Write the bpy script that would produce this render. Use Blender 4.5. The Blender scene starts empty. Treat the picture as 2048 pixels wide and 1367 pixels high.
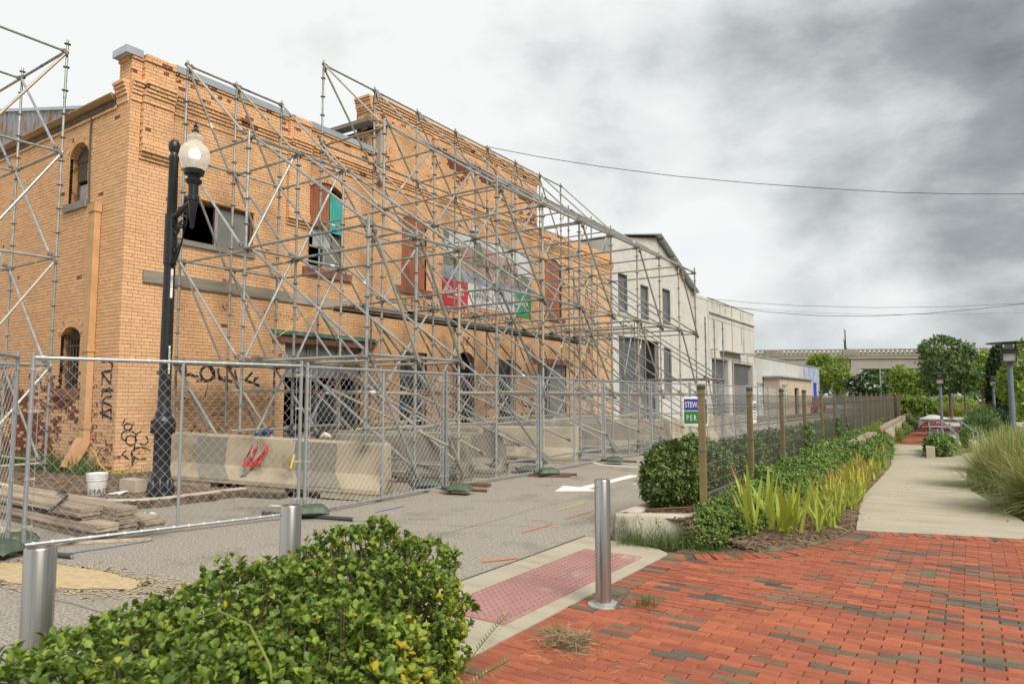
import bpy, math, random
import numpy as np
from mathutils import Vector, Matrix, noise
random.seed(7); rng = np.random.default_rng(7)
scn = bpy.context.scene
COL = scn.collection
# ---------------------------------------------------------------- camera
F = 1365.0; HOR = 793.0; HC = 1.5
PITCH = math.atan((HOR - 683.5) / F); YAW = math.radians(33.85)
FWD = np.array([-math.sin(YAW) * math.cos(PITCH), math.cos(YAW) * math.cos(PITCH), math.sin(PITCH)])
RGT = np.array([math.cos(YAW), math.sin(YAW), 0.0]); UPV = np.cross(RGT, FWD)
CAM = np.array([0, 0, HC])
cam = bpy.data.cameras.new("camera"); camo = bpy.data.objects.new("camera", cam); COL.objects.link(camo)
cam.sensor_width = 36; cam.lens = F / 2048 * 36; cam.clip_start = 0.1; cam.clip_end = 3000
camo.matrix_world = Matrix(((RGT[0], UPV[0], -FWD[0], 0), (RGT[1], UPV[1], -FWD[1], 0), (RGT[2], UPV[2], -FWD[2], HC), (0, 0, 0, 1)))
cam.dof.use_dof = True; cam.dof.focus_distance = 8.5; cam.dof.aperture_fstop = 4.0
scn.camera = camo
# ---------------------------------------------------------------- sky and sun
SUN_EL, SUN_AZ = math.radians(46), math.radians(112)      # azimuth clockwise from +Y
w = bpy.data.worlds.new("World"); scn.world = w; w.use_nodes = True
nt = w.node_tree; nt.nodes.clear(); NN = nt.nodes.new; LK = nt.links.new
out = NN("ShaderNodeOutputWorld"); bg = NN("ShaderNodeBackground"); LK(bg.outputs[0], out.inputs[0])
sky = NN("ShaderNodeTexSky"); sky.sky_type = 'NISHITA'; sky.sun_disc = False
sky.sun_elevation = SUN_EL; sky.sun_rotation = SUN_AZ
tc = NN("ShaderNodeTexCoord"); sep = NN("ShaderNodeSeparateXYZ"); LK(tc.outputs['Generated'], sep.inputs[0])
def wm(op, a, b=None, c=None, clamp=False):
    n = NN("ShaderNodeMath"); n.operation = op; n.use_clamp = clamp
    for i, x in enumerate((a, b, c)):
        if x is None: continue
        if isinstance(x, (int, float)): n.inputs[i].default_value = x
        else: LK(x, n.inputs[i])
    return n.outputs[0]
def scaled(off):
    m = NN("ShaderNodeMapping"); m.inputs['Location'].default_value = off; m.inputs['Scale'].default_value = (1.0, 1.0, 1.75); LK(tc.outputs['Generated'], m.inputs[0]); return m.outputs[0]
def wnoise(vec, scale, det, rough, dist=0.0):
    n = NN("ShaderNodeTexNoise"); LK(vec, n.inputs['Vector']); n.inputs['Scale'].default_value = scale
    n.inputs['Detail'].default_value = det; n.inputs['Roughness'].default_value = rough; n.inputs['Distortion'].default_value = dist
    return n.outputs[0]
def wramp(fac, stops):
    r = NN("ShaderNodeValToRGB"); LK(fac, r.inputs[0]); e = r.color_ramp.elements
    while len(e) < len(stops): e.new(0.5)
    for k, (p, c) in enumerate(stops): e[k].position = p; e[k].color = (*c, 1)
    return r.outputs[0]
def wmix(f, a, b):
    m = NN("ShaderNodeMix"); m.data_type = 'RGBA'
    for sck, x in ((m.inputs[0], f), (m.inputs[6], a), (m.inputs[7], b)):
        if isinstance(x, tuple): sck.default_value = (*x, 1)
        elif isinstance(x, (int, float)): sck.default_value = x
        else: LK(x, sck)
    return m.outputs[2]
ZC = CLOUD_Z if 'CLOUD_Z' in globals() else 6.5
v0 = scaled((ZC, 1.3, 0)); v1 = scaled((ZC, 1.3, 0.085))
big = wnoise(v0, 2.0, 3, 0.5, 0.2); mid = wnoise(v0, 5.2, 10, 0.56, 0.10); up = wnoise(v1, 5.2, 10, 0.56, 0.10)
# the bank of cloud thickens and darkens towards the east; billows are paler on their upper side
east = wm('ADD', wm('MULTIPLY', sep.outputs[0], 0.95), wm('MULTIPLY', sep.outputs[1], 0.02))
dens = wm('ADD', wm('ADD', wm('MULTIPLY', big, 0.85), wm('MULTIPLY', mid, 0.62)), wm('MULTIPLY', wm('SUBTRACT', east, 0.05), 0.36))
dens = wm('ADD', dens, wm('MULTIPLY', wm('SUBTRACT', up, mid), wm('MULTIPLY', wm('ADD', east, 0.55, clamp=True), 1.0)))
cloud = wramp(dens, [(0.53, (0.68, 0.69, 0.685)), (0.62, (0.60, 0.615, 0.615)), (0.71, (0.44, 0.465, 0.47)), (0.81, (0.27, 0.292, 0.302)), (0.94, (0.17, 0.19, 0.20))])
skys = NN("ShaderNodeVectorMath"); skys.operation = 'SCALE'; LK(sky.outputs[0], skys.inputs[0]); skys.inputs[3].default_value = 0.10
cover = wramp(big, [(0.30, (0.86, 0.86, 0.86)), (0.42, (1, 1, 1))])
allsky = wmix(cover, skys.outputs[0], cloud)
hz = wm('SUBTRACT', 1.0, wm('MULTIPLY', wm('ABSOLUTE', sep.outputs[2]), 6.5), clamp=True)
allsky = wmix(wm('MULTIPLY', hz, 0.30), allsky, (0.56, 0.59, 0.59))
LK(allsky, bg.inputs[0]); bg.inputs[1].default_value = 1.0
sl = bpy.data.lights.new("sun", 'SUN'); sl.energy = 3.4; sl.angle = math.radians(38); sl.color = (1, .95, .87)
so = bpy.data.objects.new("sun", sl); COL.objects.link(so)
sd = Vector((math.sin(SUN_AZ) * math.cos(SUN_EL), math.cos(SUN_AZ) * math.cos(SUN_EL), math.sin(SUN_EL)))
so.rotation_euler = sd.to_track_quat('Z', 'Y').to_euler(); so.location = (10, -10, 30)
vs = scn.view_settings; vs.view_transform = 'Standard'; vs.look = 'None'; vs.exposure = 0.45; vs.gamma = 1; vs.use_curve_mapping = False
scn.cycles.max_bounces = 6; scn.cycles.transparent_max_bounces = 12
# ---------------------------------------------------------------- helpers
def ray(u, v): return FWD + RGT * (u - 1024.0) / F + UPV * (683.5 - v) / F
def onX(u, v, x): d = ray(u, v); return CAM + d * (x / d[0])
def onY(u, v, y): d = ray(u, v); return CAM + d * (y / d[1])
def onZ(u, v, z=0.0): d = ray(u, v); return CAM + d * ((z - HC) / d[2])
def zp(y):                                   # park side falls away from the brick plaza, then rises again
    if y < 12: return 0.0
    if y < 34: return -0.02 * (y - 12)
    if y < 45: return -0.44
    return min(-0.44 + 0.02 * (y - 45), 0.26)
class MB:
    def __init__(s): s.v = []; s.f = []; s.m = []; s.a = []
    def face(s, pts, m=0):
        n = len(s.v); s.v.extend(tuple(map(float, p)) for p in pts); s.f.append(tuple(range(n, n + len(pts)))); s.m.append(m)
    def hexa(s, p, m=0, skip=()):
        n = len(s.v); s.v.extend(tuple(map(float, q)) for q in p)
        for k, q in enumerate(((3, 2, 1, 0), (4, 5, 6, 7), (0, 1, 5, 4), (1, 2, 6, 5), (2, 3, 7, 6), (3, 0, 4, 7))):
            if k in skip: continue
            s.f.append(tuple(n + i for i in q)); s.m.append(m)
    def box(s, a, b, m=0, skip=()):
        (x0, y0, z0), (x1, y1, z1) = a, b
        s.hexa([(x0, y0, z0), (x1, y0, z0), (x1, y1, z0), (x0, y1, z0), (x0, y0, z1), (x1, y0, z1), (x1, y1, z1), (x0, y1, z1)], m, skip)
    def obox(s, c, ax, ay, az, m=0):          # oriented box: centre and three half axes
        c, ax, ay, az = (np.array(q, float) for q in (c, ax, ay, az))
        s.hexa([c - ax - ay - az, c + ax - ay - az, c + ax + ay - az, c - ax + ay - az, c - ax - ay + az, c + ax - ay + az, c + ax + ay + az, c - ax + ay + az], m)
    def ring(s, c, d, r, n, ref=None):
        d = np.array(d, float); d /= max(np.linalg.norm(d), 1e-9)
        h = np.array([0, 0, 1.0]) if abs(d[2]) < .9 else np.array([1.0, 0, 0])
        a = np.cross(d, h); a /= np.linalg.norm(a); b = np.cross(d, a); n0 = len(s.v)
        for k in range(n):
            t = 2 * math.pi * k / n; s.v.append(tuple(np.array(c, float) + (a * math.cos(t) + b * math.sin(t)) * r))
        return n0
    def tube(s, p0, p1, r, n=7, m=0, r2=None, caps=True):
        p0 = np.array(p0, float); p1 = np.array(p1, float); d = p1 - p0
        a = s.ring(p0, d, r, n); b = s.ring(p1, d, r if r2 is None else r2, n)
        for k in range(n):
            j = (k + 1) % n; s.f.append((a + k, b + k, b + j, a + j)); s.m.append(m)
        if caps:
            s.f.append(tuple(a + k for k in range(n))); s.m.append(m); s.f.append(tuple(b + n - 1 - k for k in range(n))); s.m.append(m)
    def path(s, pts, r, n=6, m=0):
        pts = [np.array(p, float) for p in pts]; rs = r if hasattr(r, '__len__') else [r] * len(pts); last = None
        for i, p in enumerate(pts):
            d = pts[min(i + 1, len(pts) - 1)] - pts[max(i - 1, 0)]; q = s.ring(p, d, rs[i], n)
            if last is not None:
                for k in range(n):
                    j = (k + 1) % n; s.f.append((last + k, q + k, q + j, last + j)); s.m.append(m)
            else: s.f.append(tuple(q + k for k in range(n))); s.m.append(m)
            last = q
        s.f.append(tuple(last + n - 1 - k for k in range(n))); s.m.append(m)
    def lathe(s, prof, c=(0, 0, 0), n=16, m=0):
        last = None
        for r, z in prof:
            n0 = len(s.v)
            for k in range(n):
                t = 2 * math.pi * k / n; s.v.append((c[0] + r * math.cos(t), c[1] + r * math.sin(t), c[2] + z))
            if last is not None:
                for k in range(n):
                    j = (k + 1) % n; s.f.append((last + k, last + j, n0 + j, n0 + k)); s.m.append(m)
            last = n0
    def prism(s, poly, d, m=0):                # planar polygon (3-D points) extruded by vector d
        poly = [np.array(p, float) for p in poly]; d = np.array(d, float); n = len(poly); n0 = len(s.v)
        s.v.extend(tuple(p) for p in poly); s.v.extend(tuple(p + d) for p in poly)
        s.f.append(tuple(n0 + n - 1 - k for k in range(n))); s.m.append(m); s.f.append(tuple(n0 + n + k for k in range(n))); s.m.append(m)
        for k in range(n):
            j = (k + 1) % n; s.f.append((n0 + k, n0 + j, n0 + n + j, n0 + n + k)); s.m.append(m)
    def ribbon(s, pts, wd, nrm, m=0):
        pts = [np.array(p, float) for p in pts]; nrm = np.array(nrm, float)
        for q, (a, b) in enumerate(zip(pts[:-1], pts[1:])):
            a = a + nrm * .0005 * (q % 2); b = b + nrm * .0005 * (q % 2); d = b - a; L = np.linalg.norm(d)
            if L < 1e-6: continue
            d /= L; t = np.cross(nrm, d) * wd / 2; e = d * wd * .3
            s.face([a - t - e, b - t + e, b + t + e, a + t - e], m)
def mesh_of(name, mb, mats, smooth=None):
    me = bpy.data.meshes.new(name); me.from_pydata(mb.v, [], mb.f)
    for x in (mats if isinstance(mats, (list, tuple)) else [mats]): me.materials.append(x)
    if any(mb.m): me.polygons.foreach_set('material_index', mb.m)
    if mb.a:
        at = me.attributes.new('peel', 'FLOAT', 'FACE'); at.data.foreach_set('value', mb.a)
    if smooth is not None:
        me.polygons.foreach_set('use_smooth', [True] * len(me.polygons)); me.set_sharp_from_angle(angle=smooth)
    me.update(); return me
def np_mesh(name, V, Q, mats, mi=None):
    me = bpy.data.meshes.new(name); V = np.asarray(V, np.float32); Q = np.asarray(Q, np.int32); k = Q.shape[1]
    me.vertices.add(len(V)); me.vertices.foreach_set('co', V.ravel()); me.loops.add(Q.size); me.loops.foreach_set('vertex_index', Q.ravel())
    me.polygons.add(len(Q)); me.polygons.foreach_set('loop_start', np.arange(0, Q.size, k, dtype=np.int32))
    for x in (mats if isinstance(mats, (list, tuple)) else [mats]): me.materials.append(x)
    if mi is not None: me.polygons.foreach_set('material_index', np.asarray(mi, np.int32))
    me.update(calc_edges=True); me.validate(); return me
def link(name, me, parent=None, kind=None):
    o = bpy.data.objects.new(name, me); COL.objects.link(o)
    if parent is not None: o.parent = parent
    if kind: o['kind'] = kind
    return o
def obj(name, mb, mats, parent=None, smooth=None, kind=None): return link(name, mesh_of(name, mb, mats, smooth), parent, kind)
def tag(o, label, cat, group=None, kind=None):
    o['label'] = label; o['category'] = cat
    if group: o['group'] = group
    if kind: o['kind'] = kind
    return o
def thing(name, label, cat, group=None):
    o = bpy.data.objects.new(name, None); o.empty_display_size = .2; COL.objects.link(o); return tag(o, label, cat, group)
def copy_tree(o, parent=None):
    c = o.copy(); COL.objects.link(c)
    if parent is not None: c.parent = parent
    for ch in o.children: copy_tree(ch, c)
    return c
# ---------------------------------------------------------------- materials
def ramp2(nt, fac, a, b, p0, p1):
    r = nt.nodes.new("ShaderNodeValToRGB"); nt.links.new(fac, r.inputs[0]); e = r.color_ramp.elements
    e[0].position = p0; e[0].color = (*a, 1); e[1].position = p1; e[1].color = (*b, 1); return r.outputs[0]
def mat(name, col, rough=.75, metal=0.0, col2=None, scale=6, lo=.4, hi=.65, col3=None, scale3=1.2, lo3=.5, hi3=.7, bump=0.0, bscale=60,
        stretch=None, island=0.0, rand=0.0, spec=.4, alpha=None, emit=None, coord='Object', fine=0.0, trans=None, grime=None):
    m = bpy.data.materials.new(name); m.use_nodes = True; nt = m.node_tree; b = nt.nodes["Principled BSDF"]; N = nt.nodes.new; L = nt.links.new
    b.inputs['Roughness'].default_value = rough; b.inputs['Metallic'].default_value = metal; b.inputs['Specular IOR Level'].default_value = spec
    tcn = N("ShaderNodeTexCoord"); vec = tcn.outputs[coord] if coord != 'World' else N("ShaderNodeNewGeometry").outputs['Position']
    if stretch:
        mp = N("ShaderNodeMapping"); mp.inputs['Scale'].default_value = stretch; L(vec, mp.inputs[0]); vec = mp.outputs[0]
    def noi(sc, det=5, rg=.6):
        n = N("ShaderNodeTexNoise"); L(vec, n.inputs['Vector']); n.inputs['Scale'].default_value = sc; n.inputs['Detail'].default_value = det; n.inputs['Roughness'].default_value = rg; return n.outputs[0]
    def mix(f, a, c, mode='MIX'):
        x = N("ShaderNodeMix"); x.data_type = 'RGBA'; x.blend_type = mode
        for sck, q in ((x.inputs[0], f), (x.inputs[6], a), (x.inputs[7], c)):
            if isinstance(q, tuple): sck.default_value = (*q, 1)
            elif isinstance(q, (int, float)): sck.default_value = q
            else: L(q, sck)
        return x.outputs[2]
    c = col
    if col2 is not None: c = ramp2(nt, noi(scale), col, col2, lo, hi)
    if col3 is not None:
        r = ramp2(nt, noi(scale3), (0, 0, 0), (1, 1, 1), lo3, hi3); c = mix(r, c, col3)
    if grime: c = mix(1.0, c, ramp2(nt, noi(grime[1], 9, .68), (1, 1, 1), (1 - grime[0],) * 3, grime[2], grime[3]), 'MULTIPLY')
    if fine: c = mix(fine, c, ramp2(nt, noi(bscale, 3, .7), (0, 0, 0), (1, 1, 1), .3, .7), 'OVERLAY')
    if island or rand:
        h = N("ShaderNodeHueSaturation")
        src = N("ShaderNodeNewGeometry").outputs['Random Per Island'] if island else N("ShaderNodeObjectInfo").outputs['Random']
        amt = island or rand; mr = N("ShaderNodeMapRange"); L(src, mr.inputs[0]); mr.inputs[3].default_value = 1 - amt; mr.inputs[4].default_value = 1 + amt
        L(mr.outputs[0], h.inputs['Value'])
        if isinstance(c, tuple): h.inputs['Color'].default_value = (*c, 1)
        else: L(c, h.inputs['Color'])
        c = h.outputs[0]
    if isinstance(c, tuple): b.inputs['Base Color'].default_value = (*c, 1)
    else: L(c, b.inputs['Base Color'])
    if bump:
        bp = N("ShaderNodeBump"); bp.inputs['Strength'].default_value = bump; bp.inputs['Distance'].default_value = .02; L(noi(bscale, 4, .65), bp.inputs['Height']); L(bp.outputs[0], b.inputs['Normal'])
    if alpha is not None: b.inputs['Alpha'].default_value = alpha
    if trans is not None: b.inputs['Transmission Weight'].default_value = trans
    if emit: b.inputs['Emission Color'].default_value = (*emit[0], 1); b.inputs['Emission Strength'].default_value = emit[1]
    return m
def leafmat(name, stops, rough=.45, trans=.25, spec=.4, tipattr=None):
    m = bpy.data.materials.new(name); m.use_nodes = True; nt = m.node_tree; b = nt.nodes["Principled BSDF"]; N = nt.nodes.new; L = nt.links.new
    g = N("ShaderNodeNewGeometry"); r = N("ShaderNodeValToRGB"); L(g.outputs['Random Per Island'], r.inputs[0]); e = r.color_ramp.elements
    while len(e) < len(stops): e.new(.5)
    for k, (p, c) in enumerate(stops): e[k].position = p; e[k].color = (*c, 1)
    c = r.outputs[0]
    if tipattr:
        at = N("ShaderNodeAttribute"); at.attribute_name = 'tip'
        oi = N("ShaderNodeObjectInfo"); tc = N("ShaderNodeTexCoord"); no = N("ShaderNodeTexNoise"); L(g.outputs['Position'], no.inputs['Vector']); no.inputs['Scale'].default_value = 9
        ad = N("ShaderNodeMath"); ad.operation = 'MULTIPLY_ADD'; L(no.outputs[0], ad.inputs[0]); ad.inputs[1].default_value = .9; L(at.outputs['Fac'], ad.inputs[2])
        rr = N("ShaderNodeValToRGB"); L(ad.outputs[0], rr.inputs[0]); rr.color_ramp.elements[0].position = 1.28 / 2; rr.color_ramp.elements[1].position = 1.42 / 2
        hf = N("ShaderNodeMath"); hf.operation = 'MULTIPLY'; L(ad.outputs[0], hf.inputs[0]); hf.inputs[1].default_value = .5; L(hf.outputs[0], rr.inputs[0])
        x = N("ShaderNodeMix"); x.data_type = 'RGBA'; L(rr.outputs[0], x.inputs[0]); L(c, x.inputs[6]); x.inputs[7].default_value = (*tipattr, 1); c = x.outputs[2]
    L(c, b.inputs['Base Color']); b.inputs['Roughness'].default_value = rough; b.inputs['Specular IOR Level'].default_value = spec
    t = N("ShaderNodeBsdfTranslucent"); L(c, t.inputs[0]); ms = N("ShaderNodeMixShader"); ms.inputs[0].default_value = trans
    o = nt.nodes["Material Output"]; L(b.outputs[0], ms.inputs[1]); L(t.outputs[0], ms.inputs[2]); L(ms.outputs[0], o.inputs[0]); return m
def peelmat(name, paint, paint2, bare, bare2):
    """painted brick: 'peel' (a face attribute, 0..1) uncovers the bare clay in ragged patches"""
    m = bpy.data.materials.new(name); m.use_nodes = True; nt = m.node_tree; b = nt.nodes["Principled BSDF"]; N = nt.nodes.new; L = nt.links.new
    g = N("ShaderNodeNewGeometry"); at = N("ShaderNodeAttribute"); at.attribute_name = 'peel'
    def noi(sc, det=5, st=None):
        n = N("ShaderNodeTexNoise"); n.inputs['Scale'].default_value = sc; n.inputs['Detail'].default_value = det; n.inputs['Roughness'].default_value = .65
        if st: mp = N("ShaderNodeMapping"); mp.inputs['Scale'].default_value = st; L(g.outputs['Position'], mp.inputs[0]); L(mp.outputs[0], n.inputs['Vector'])
        else: L(g.outputs['Position'], n.inputs['Vector'])
        return n.outputs[0]
    def mix(f, a, c):
        x = N("ShaderNodeMix"); x.data_type = 'RGBA'
        for sck, q in ((x.inputs[0], f), (x.inputs[6], a), (x.inputs[7], c)):
            if isinstance(q, tuple): sck.default_value = (*q, 1)
            else: L(q, sck)
        return x.outputs[2]
    pc = ramp2(nt, noi(1.3), paint, paint2, .35, .7)
    pc = mix(ramp2(nt, noi(3.0, 6, (1, 1, .25)), (0, 0, 0), (.5, .5, .5), .60, .80), pc, tuple(x * .45 for x in paint))      # run-off stains
    bc = ramp2(nt, noi(14), bare, bare2, .4, .65)
    s = N("ShaderNodeMath"); s.operation = 'MULTIPLY_ADD'; L(noi(16, 6), s.inputs[0]); s.inputs[1].default_value = .9; L(at.outputs['Fac'], s.inputs[2])
    f = ramp2(nt, s.outputs[0], (0, 0, 0), (1, 1, 1), .74, .80)
    c = mix(f, pc, bc); h = N("ShaderNodeHueSaturation"); L(c, h.inputs['Color']); mr = N("ShaderNodeMapRange"); L(g.outputs['Random Per Island'], mr.inputs[0]); mr.inputs[3].default_value = .89; mr.inputs[4].default_value = 1.06
    L(mr.outputs[0], h.inputs['Value']); L(h.outputs[0], b.inputs['Base Color']); b.inputs['Roughness'].default_value = .8; b.inputs['Specular IOR Level'].default_value = .25
    bp = N("ShaderNodeBump"); bp.inputs['Strength'].default_value = .35; bp.inputs['Distance'].default_value = .01; L(noi(55), bp.inputs['Height']); L(bp.outputs[0], b.inputs['Normal']); return m
ORANGE = (.715, .425, .225)
m_brick = peelmat("painted brick", ORANGE, (.745, .46, .255), (.17, .055, .036), (.27, .10, .06))
m_mortar = mat("painted mortar", (.50, .28, .13), .9, col2=(.11, .06, .035), lo=.44, hi=.62, scale=5.5, bump=.3)
m_gutter = mat("brown gutter paint", (.34, .20, .085), .6, col2=(.24, .135, .055), scale=2, stretch=(.6, 4, 4))
m_ochre = mat("ochre painted metal", (.58, .34, .16), .6, col2=(.47, .27, .12), scale=3, col3=(.25, .22, .18), scale3=5, lo3=.66, hi3=.7, bump=.1)
m_coping = mat("galvanised coping", (.40, .45, .48), .4, .35, col2=(.46, .51, .54), scale=2, rand=.05)
m_wood_dark = mat("dark old wood", (.085, .06, .042), .8, col2=(.16, .12, .085), scale=5, stretch=(1, 1, 6), bump=.3)
m_wood_grey = mat("weathered grey board", (.30, .26, .21), .85, col2=(.22, .19, .16), scale=3, stretch=(6, .5, 6), bump=.3, bscale=30)
m_wood_pale = mat("pale weathered board", (.44, .38, .31), .85, col2=(.36, .30, .24), scale=3, stretch=(6, .5, 6), bump=.3, bscale=30)
m_plank = mat("scaffold plank wood", (.40, .31, .22), .85, col2=(.27, .22, .165), scale=3, lo=.35, hi=.7, stretch=(.6, 7, 7), bump=.3, bscale=25, rand=.26, col3=(.50, .41, .31), scale3=1.6)
m_trim = mat("brown window trim", (.20, .095, .06), .7, col2=(.14, .07, .05), scale=6, bump=.15)
m_sill = mat("red brown sill", (.27, .12, .085), .8, col2=(.20, .09, .065), scale=7, bump=.2)
m_shutter = mat("rust red corrugated shutter", (.37, .135, .065), .7, col2=(.29, .10, .05), scale=4, stretch=(1, 6, .6), bump=.1)
m_teal = mat("teal corrugated shutter", (.035, .36, .31), .6, col2=(.05, .42, .36), scale=5)
m_green_flash = mat("verdigris flashing", (.13, .30, .23), .7, col2=(.06, .09, .07), scale=9)
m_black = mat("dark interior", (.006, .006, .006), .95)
m_glass = mat("window glass", (.035, .042, .045), .06, spec=1.0)
m_glass_g = mat("dusty grey glass", (.20, .205, .19), .12, col2=(.25, .25, .235), scale=1.5, spec=.9)
m_glass_p = mat("pale glass sheeting", (.42, .45, .48), .18, col2=(.33, .36, .40), scale=3, spec=.8)
m_alu = mat("grey aluminium frame", (.42, .42, .40), .5, .3, col2=(.34, .34, .33), scale=6)
m_corr = mat("rusty corrugated iron", (.30, .32, .34), .55, .3, col2=(.25, .27, .29), scale=3, col3=(.27, .13, .055), scale3=2.2, lo3=.47, hi3=.60, stretch=(2.5, 1, .7))
m_roof = mat("grey roofing", (.10, .10, .10), .9, col2=(.14, .14, .135), scale=2)
m_white = mat("white painted brick", (.50, .475, .44), .8, col2=(.42, .40, .37), scale=1.2, bump=.25, bscale=25)
m_white_b = mat("white painted brick face", (.68, .65, .605), .8, col2=(.61, .585, .545), scale=1.1, island=.07, bump=.2, bscale=30, col3=(.42, .36, .31), scale3=1.9, lo3=.68, hi3=.76)
m_stucco = mat("pale stucco", (.60, .585, .545), .85, grime=(.22, 1.2, .50, .68), col2=(.54, .525, .49), scale=.7, col3=(.46, .43, .38), scale3=1.0, lo3=.54, hi3=.75, stretch=(1, 1, .25), bump=.15, bscale=40)
m_greyblk = mat("grey painted block", (.50, .49, .465), .85, col2=(.45, .44, .42), scale=.8, bump=.15, bscale=20)
m_mural = mat("faded blue mural paint", (.40, .44, .50), .85, col2=(.22, .29, .45), scale=1.1)
m_beige = mat("beige painted wall", (.52, .43, .33), .85, col2=(.46, .375, .285), scale=1.0)
m_rollup = mat("grey roller shutter", (.175, .175, .185), .5, .2, col2=(.145, .145, .155), scale=2)
m_pipe = mat("galvanised scaffold pipe", (.40, .42, .41), .42, .55, col2=(.29, .30, .285), scale=7, col3=(.40, .36, .27), scale3=2.5, lo3=.55, hi3=.75, rand=.16)
m_pipe_tan = mat("muddy scaffold pipe", (.42, .385, .30), .55, .35, col2=(.36, .33, .27), scale=8, col3=(.30, .18, .10), scale3=3, lo3=.62, hi3=.7, rand=.14)
m_coup = mat("scaffold coupler steel", (.22, .21, .185), .55, .5, col2=(.30, .28, .24), scale=20)
m_fence = mat("galvanised fence pipe", (.36, .38, .385), .45, .5, col2=(.34, .355, .36), scale=9, rand=.06)
m_wire = mat("galvanised chain link wire", (.45, .46, .46), .45, .5)
m_conc = mat("barrier concrete", (.43, .36, .25), .9, col2=(.35, .29, .20), scale=2.2, col3=(.22, .19, .145), scale3=1.3, lo3=.60, hi3=.72, bump=.25, bscale=50, rand=.07, grime=(.45, 2.4, .50, .70))
m_conc_d = mat("grimy barrier concrete", (.285, .25, .195), .9, col2=(.22, .19, .15), scale=1.8, col3=(.38, .33, .25), scale3=1.1, lo3=.55, hi3=.66, bump=.3, bscale=50, rand=.08, grime=(.45, 2.0, .48, .70))
m_patch = mat("grey overpaint", (.20, .18, .145), .9, col2=(.26, .23, .18), scale=9, lo=.5, hi=.75)
m_lampblk = mat("black lamp paint", (.013, .014, .016), .38, spec=.5, col2=(.02, .02, .022), scale=8)
m_steel = mat("brushed stainless steel", (.34, .325, .30), .30, .85, col2=(.50, .485, .455), scale=5, stretch=(14, 14, .12), lo=.35, hi=.65)
m_gold = mat("olive gold fence paint", (.26, .205, .095), .55, .2, col2=(.20, .155, .07), scale=6, rand=.05)
m_capd = mat("dark bronze cap", (.085, .072, .05), .5, .3)
m_wirek = mat("black coated wire", (.14, .135, .12), .45, spec=.5)
m_asph = mat("asphalt", (.115, .102, .084), .92, col2=(.53, .475, .395), scale=50, lo=.30, hi=.68, bump=.8, bscale=60, fine=.3, grime=(.35, 1.1, .53, .70), col3=(.23, .205, .17), scale3=.55, lo3=.55, hi3=.95, coord='World', spec=.25)
m_crack = mat("crack sealant", (.11, .10, .09), .9)
m_cpath = mat("broom finished concrete", (.42, .375, .285), .9, col2=(.37, .33, .25), scale=1.1, col3=(.34, .31, .25), scale3=1.3, lo3=.60, hi3=.74, stretch=(.5, 3.5, 1), grime=(.30, 1.6, .54, .72), bump=.25, bscale=70, coord='World', spec=.25)
m_ckerb = mat("kerb concrete", (.49, .445, .36), .9, col2=(.42, .38, .30), scale=2.5, col3=(.24, .22, .18), scale3=2.2, lo3=.58, hi3=.75, bump=.35, bscale=45, coord='World', grime=(.45, 2.2, .50, .68))
m_sand = mat("joint sand", (.15, .115, .075), .95, col2=(.07, .058, .04), scale=12, coord='World')
PAV = [(.37, .115, .062), (.315, .10, .058), (.41, .128, .066), (.225, .145, .092), (.155, .125, .088), (.11, .10, .082)]
m_pav = [mat("paver clay %s" % n, c, .8, col2=tuple(x * .78 for x in c), scale=9, lo=.3, hi=.8, rand=.13, bump=.3, bscale=110, fine=.16, col3=tuple(x * .62 + .012 for x in c), scale3=1.3, lo3=.48, hi3=.92, coord='World', spec=.25) for n, c in zip(("red", "deep red", "bright red", "brown", "dark brown", "charcoal"), PAV)]
m_pavs = [mat("paver field %s" % n, c, .8, col2=tuple(x * .78 for x in c), scale=9, lo=.3, hi=.8, island=.13, bump=.3, bscale=110, fine=.16, col3=tuple(x * .62 + .012 for x in c), scale3=1.3, lo3=.48, hi3=.92, coord='World', spec=.25) for n, c in zip(("red", "deep red", "bright red", "brown", "dark brown", "charcoal"), PAV)]
m_tact = mat("tactile plate", (.33, .17, .155), .8, col2=(.39, .22, .20), scale=6, lo=.35, hi=.75, col3=(.44, .34, .27), scale3=2.4, lo3=.60, hi3=.72, coord='World', bump=.1, grime=(.3, 3, .5, .7))
m_soil = mat("bare soil", (.115, .083, .052), .95, col2=(.19, .145, .095), scale=6, bump=.6, bscale=25, coord='World')
m_lawn = mat("park ground", (.085, .10, .035), .95, col2=(.13, .12, .055), scale=2, bump=.6, bscale=30, coord='World')
m_mulch = mat("bark chip", (.15, .085, .05), .9, island=.5, col2=(.22, .15, .10), scale=9)
m_redmul = mat("red bark mulch", (.30, .085, .045), .95, col2=(.17, .05, .03), scale=16, bump=.9, bscale=20, coord='World')
m_paintw = mat("white road paint", (.74, .73, .68), .8, col2=(.60, .59, .54), scale=16, lo=.5, hi=.7, coord='World')
m_paint_o = mat("orange marking paint", (.60, .19, .09), .85, col2=(.36, .22, .15), scale=22, coord='World')
m_paint_y = mat("yellow marking paint", (.66, .55, .07), .85, col2=(.45, .38, .12), scale=30, coord='World')
m_paint_b = mat("blue marking paint", (.06, .19, .42), .85, col2=(.13, .20, .30), scale=30, coord='World')
m_saw = mat("sawdust", (.55, .42, .24), .95, col2=(.42, .33, .20), scale=14, bump=.5, bscale=80, coord='World')
m_graf = mat("black spray paint", (.02, .02, .022), .7)
m_grafr = mat("red spray paint", (.34, .05, .05), .7)
m_ghost = mat("faded maroon lettering", (.22, .06, .045), .85, col2=(.34, .13, .07), scale=9)
m_bag = mat("dark green sandbag", (.06, .09, .058), .55, col2=(.095, .13, .088), scale=9, bump=.4, bscale=18, rand=.1)
m_rusty = mat("rusty pipe", (.17, .10, .065), .7, .3, col2=(.25, .13, .07), scale=12)
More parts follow.
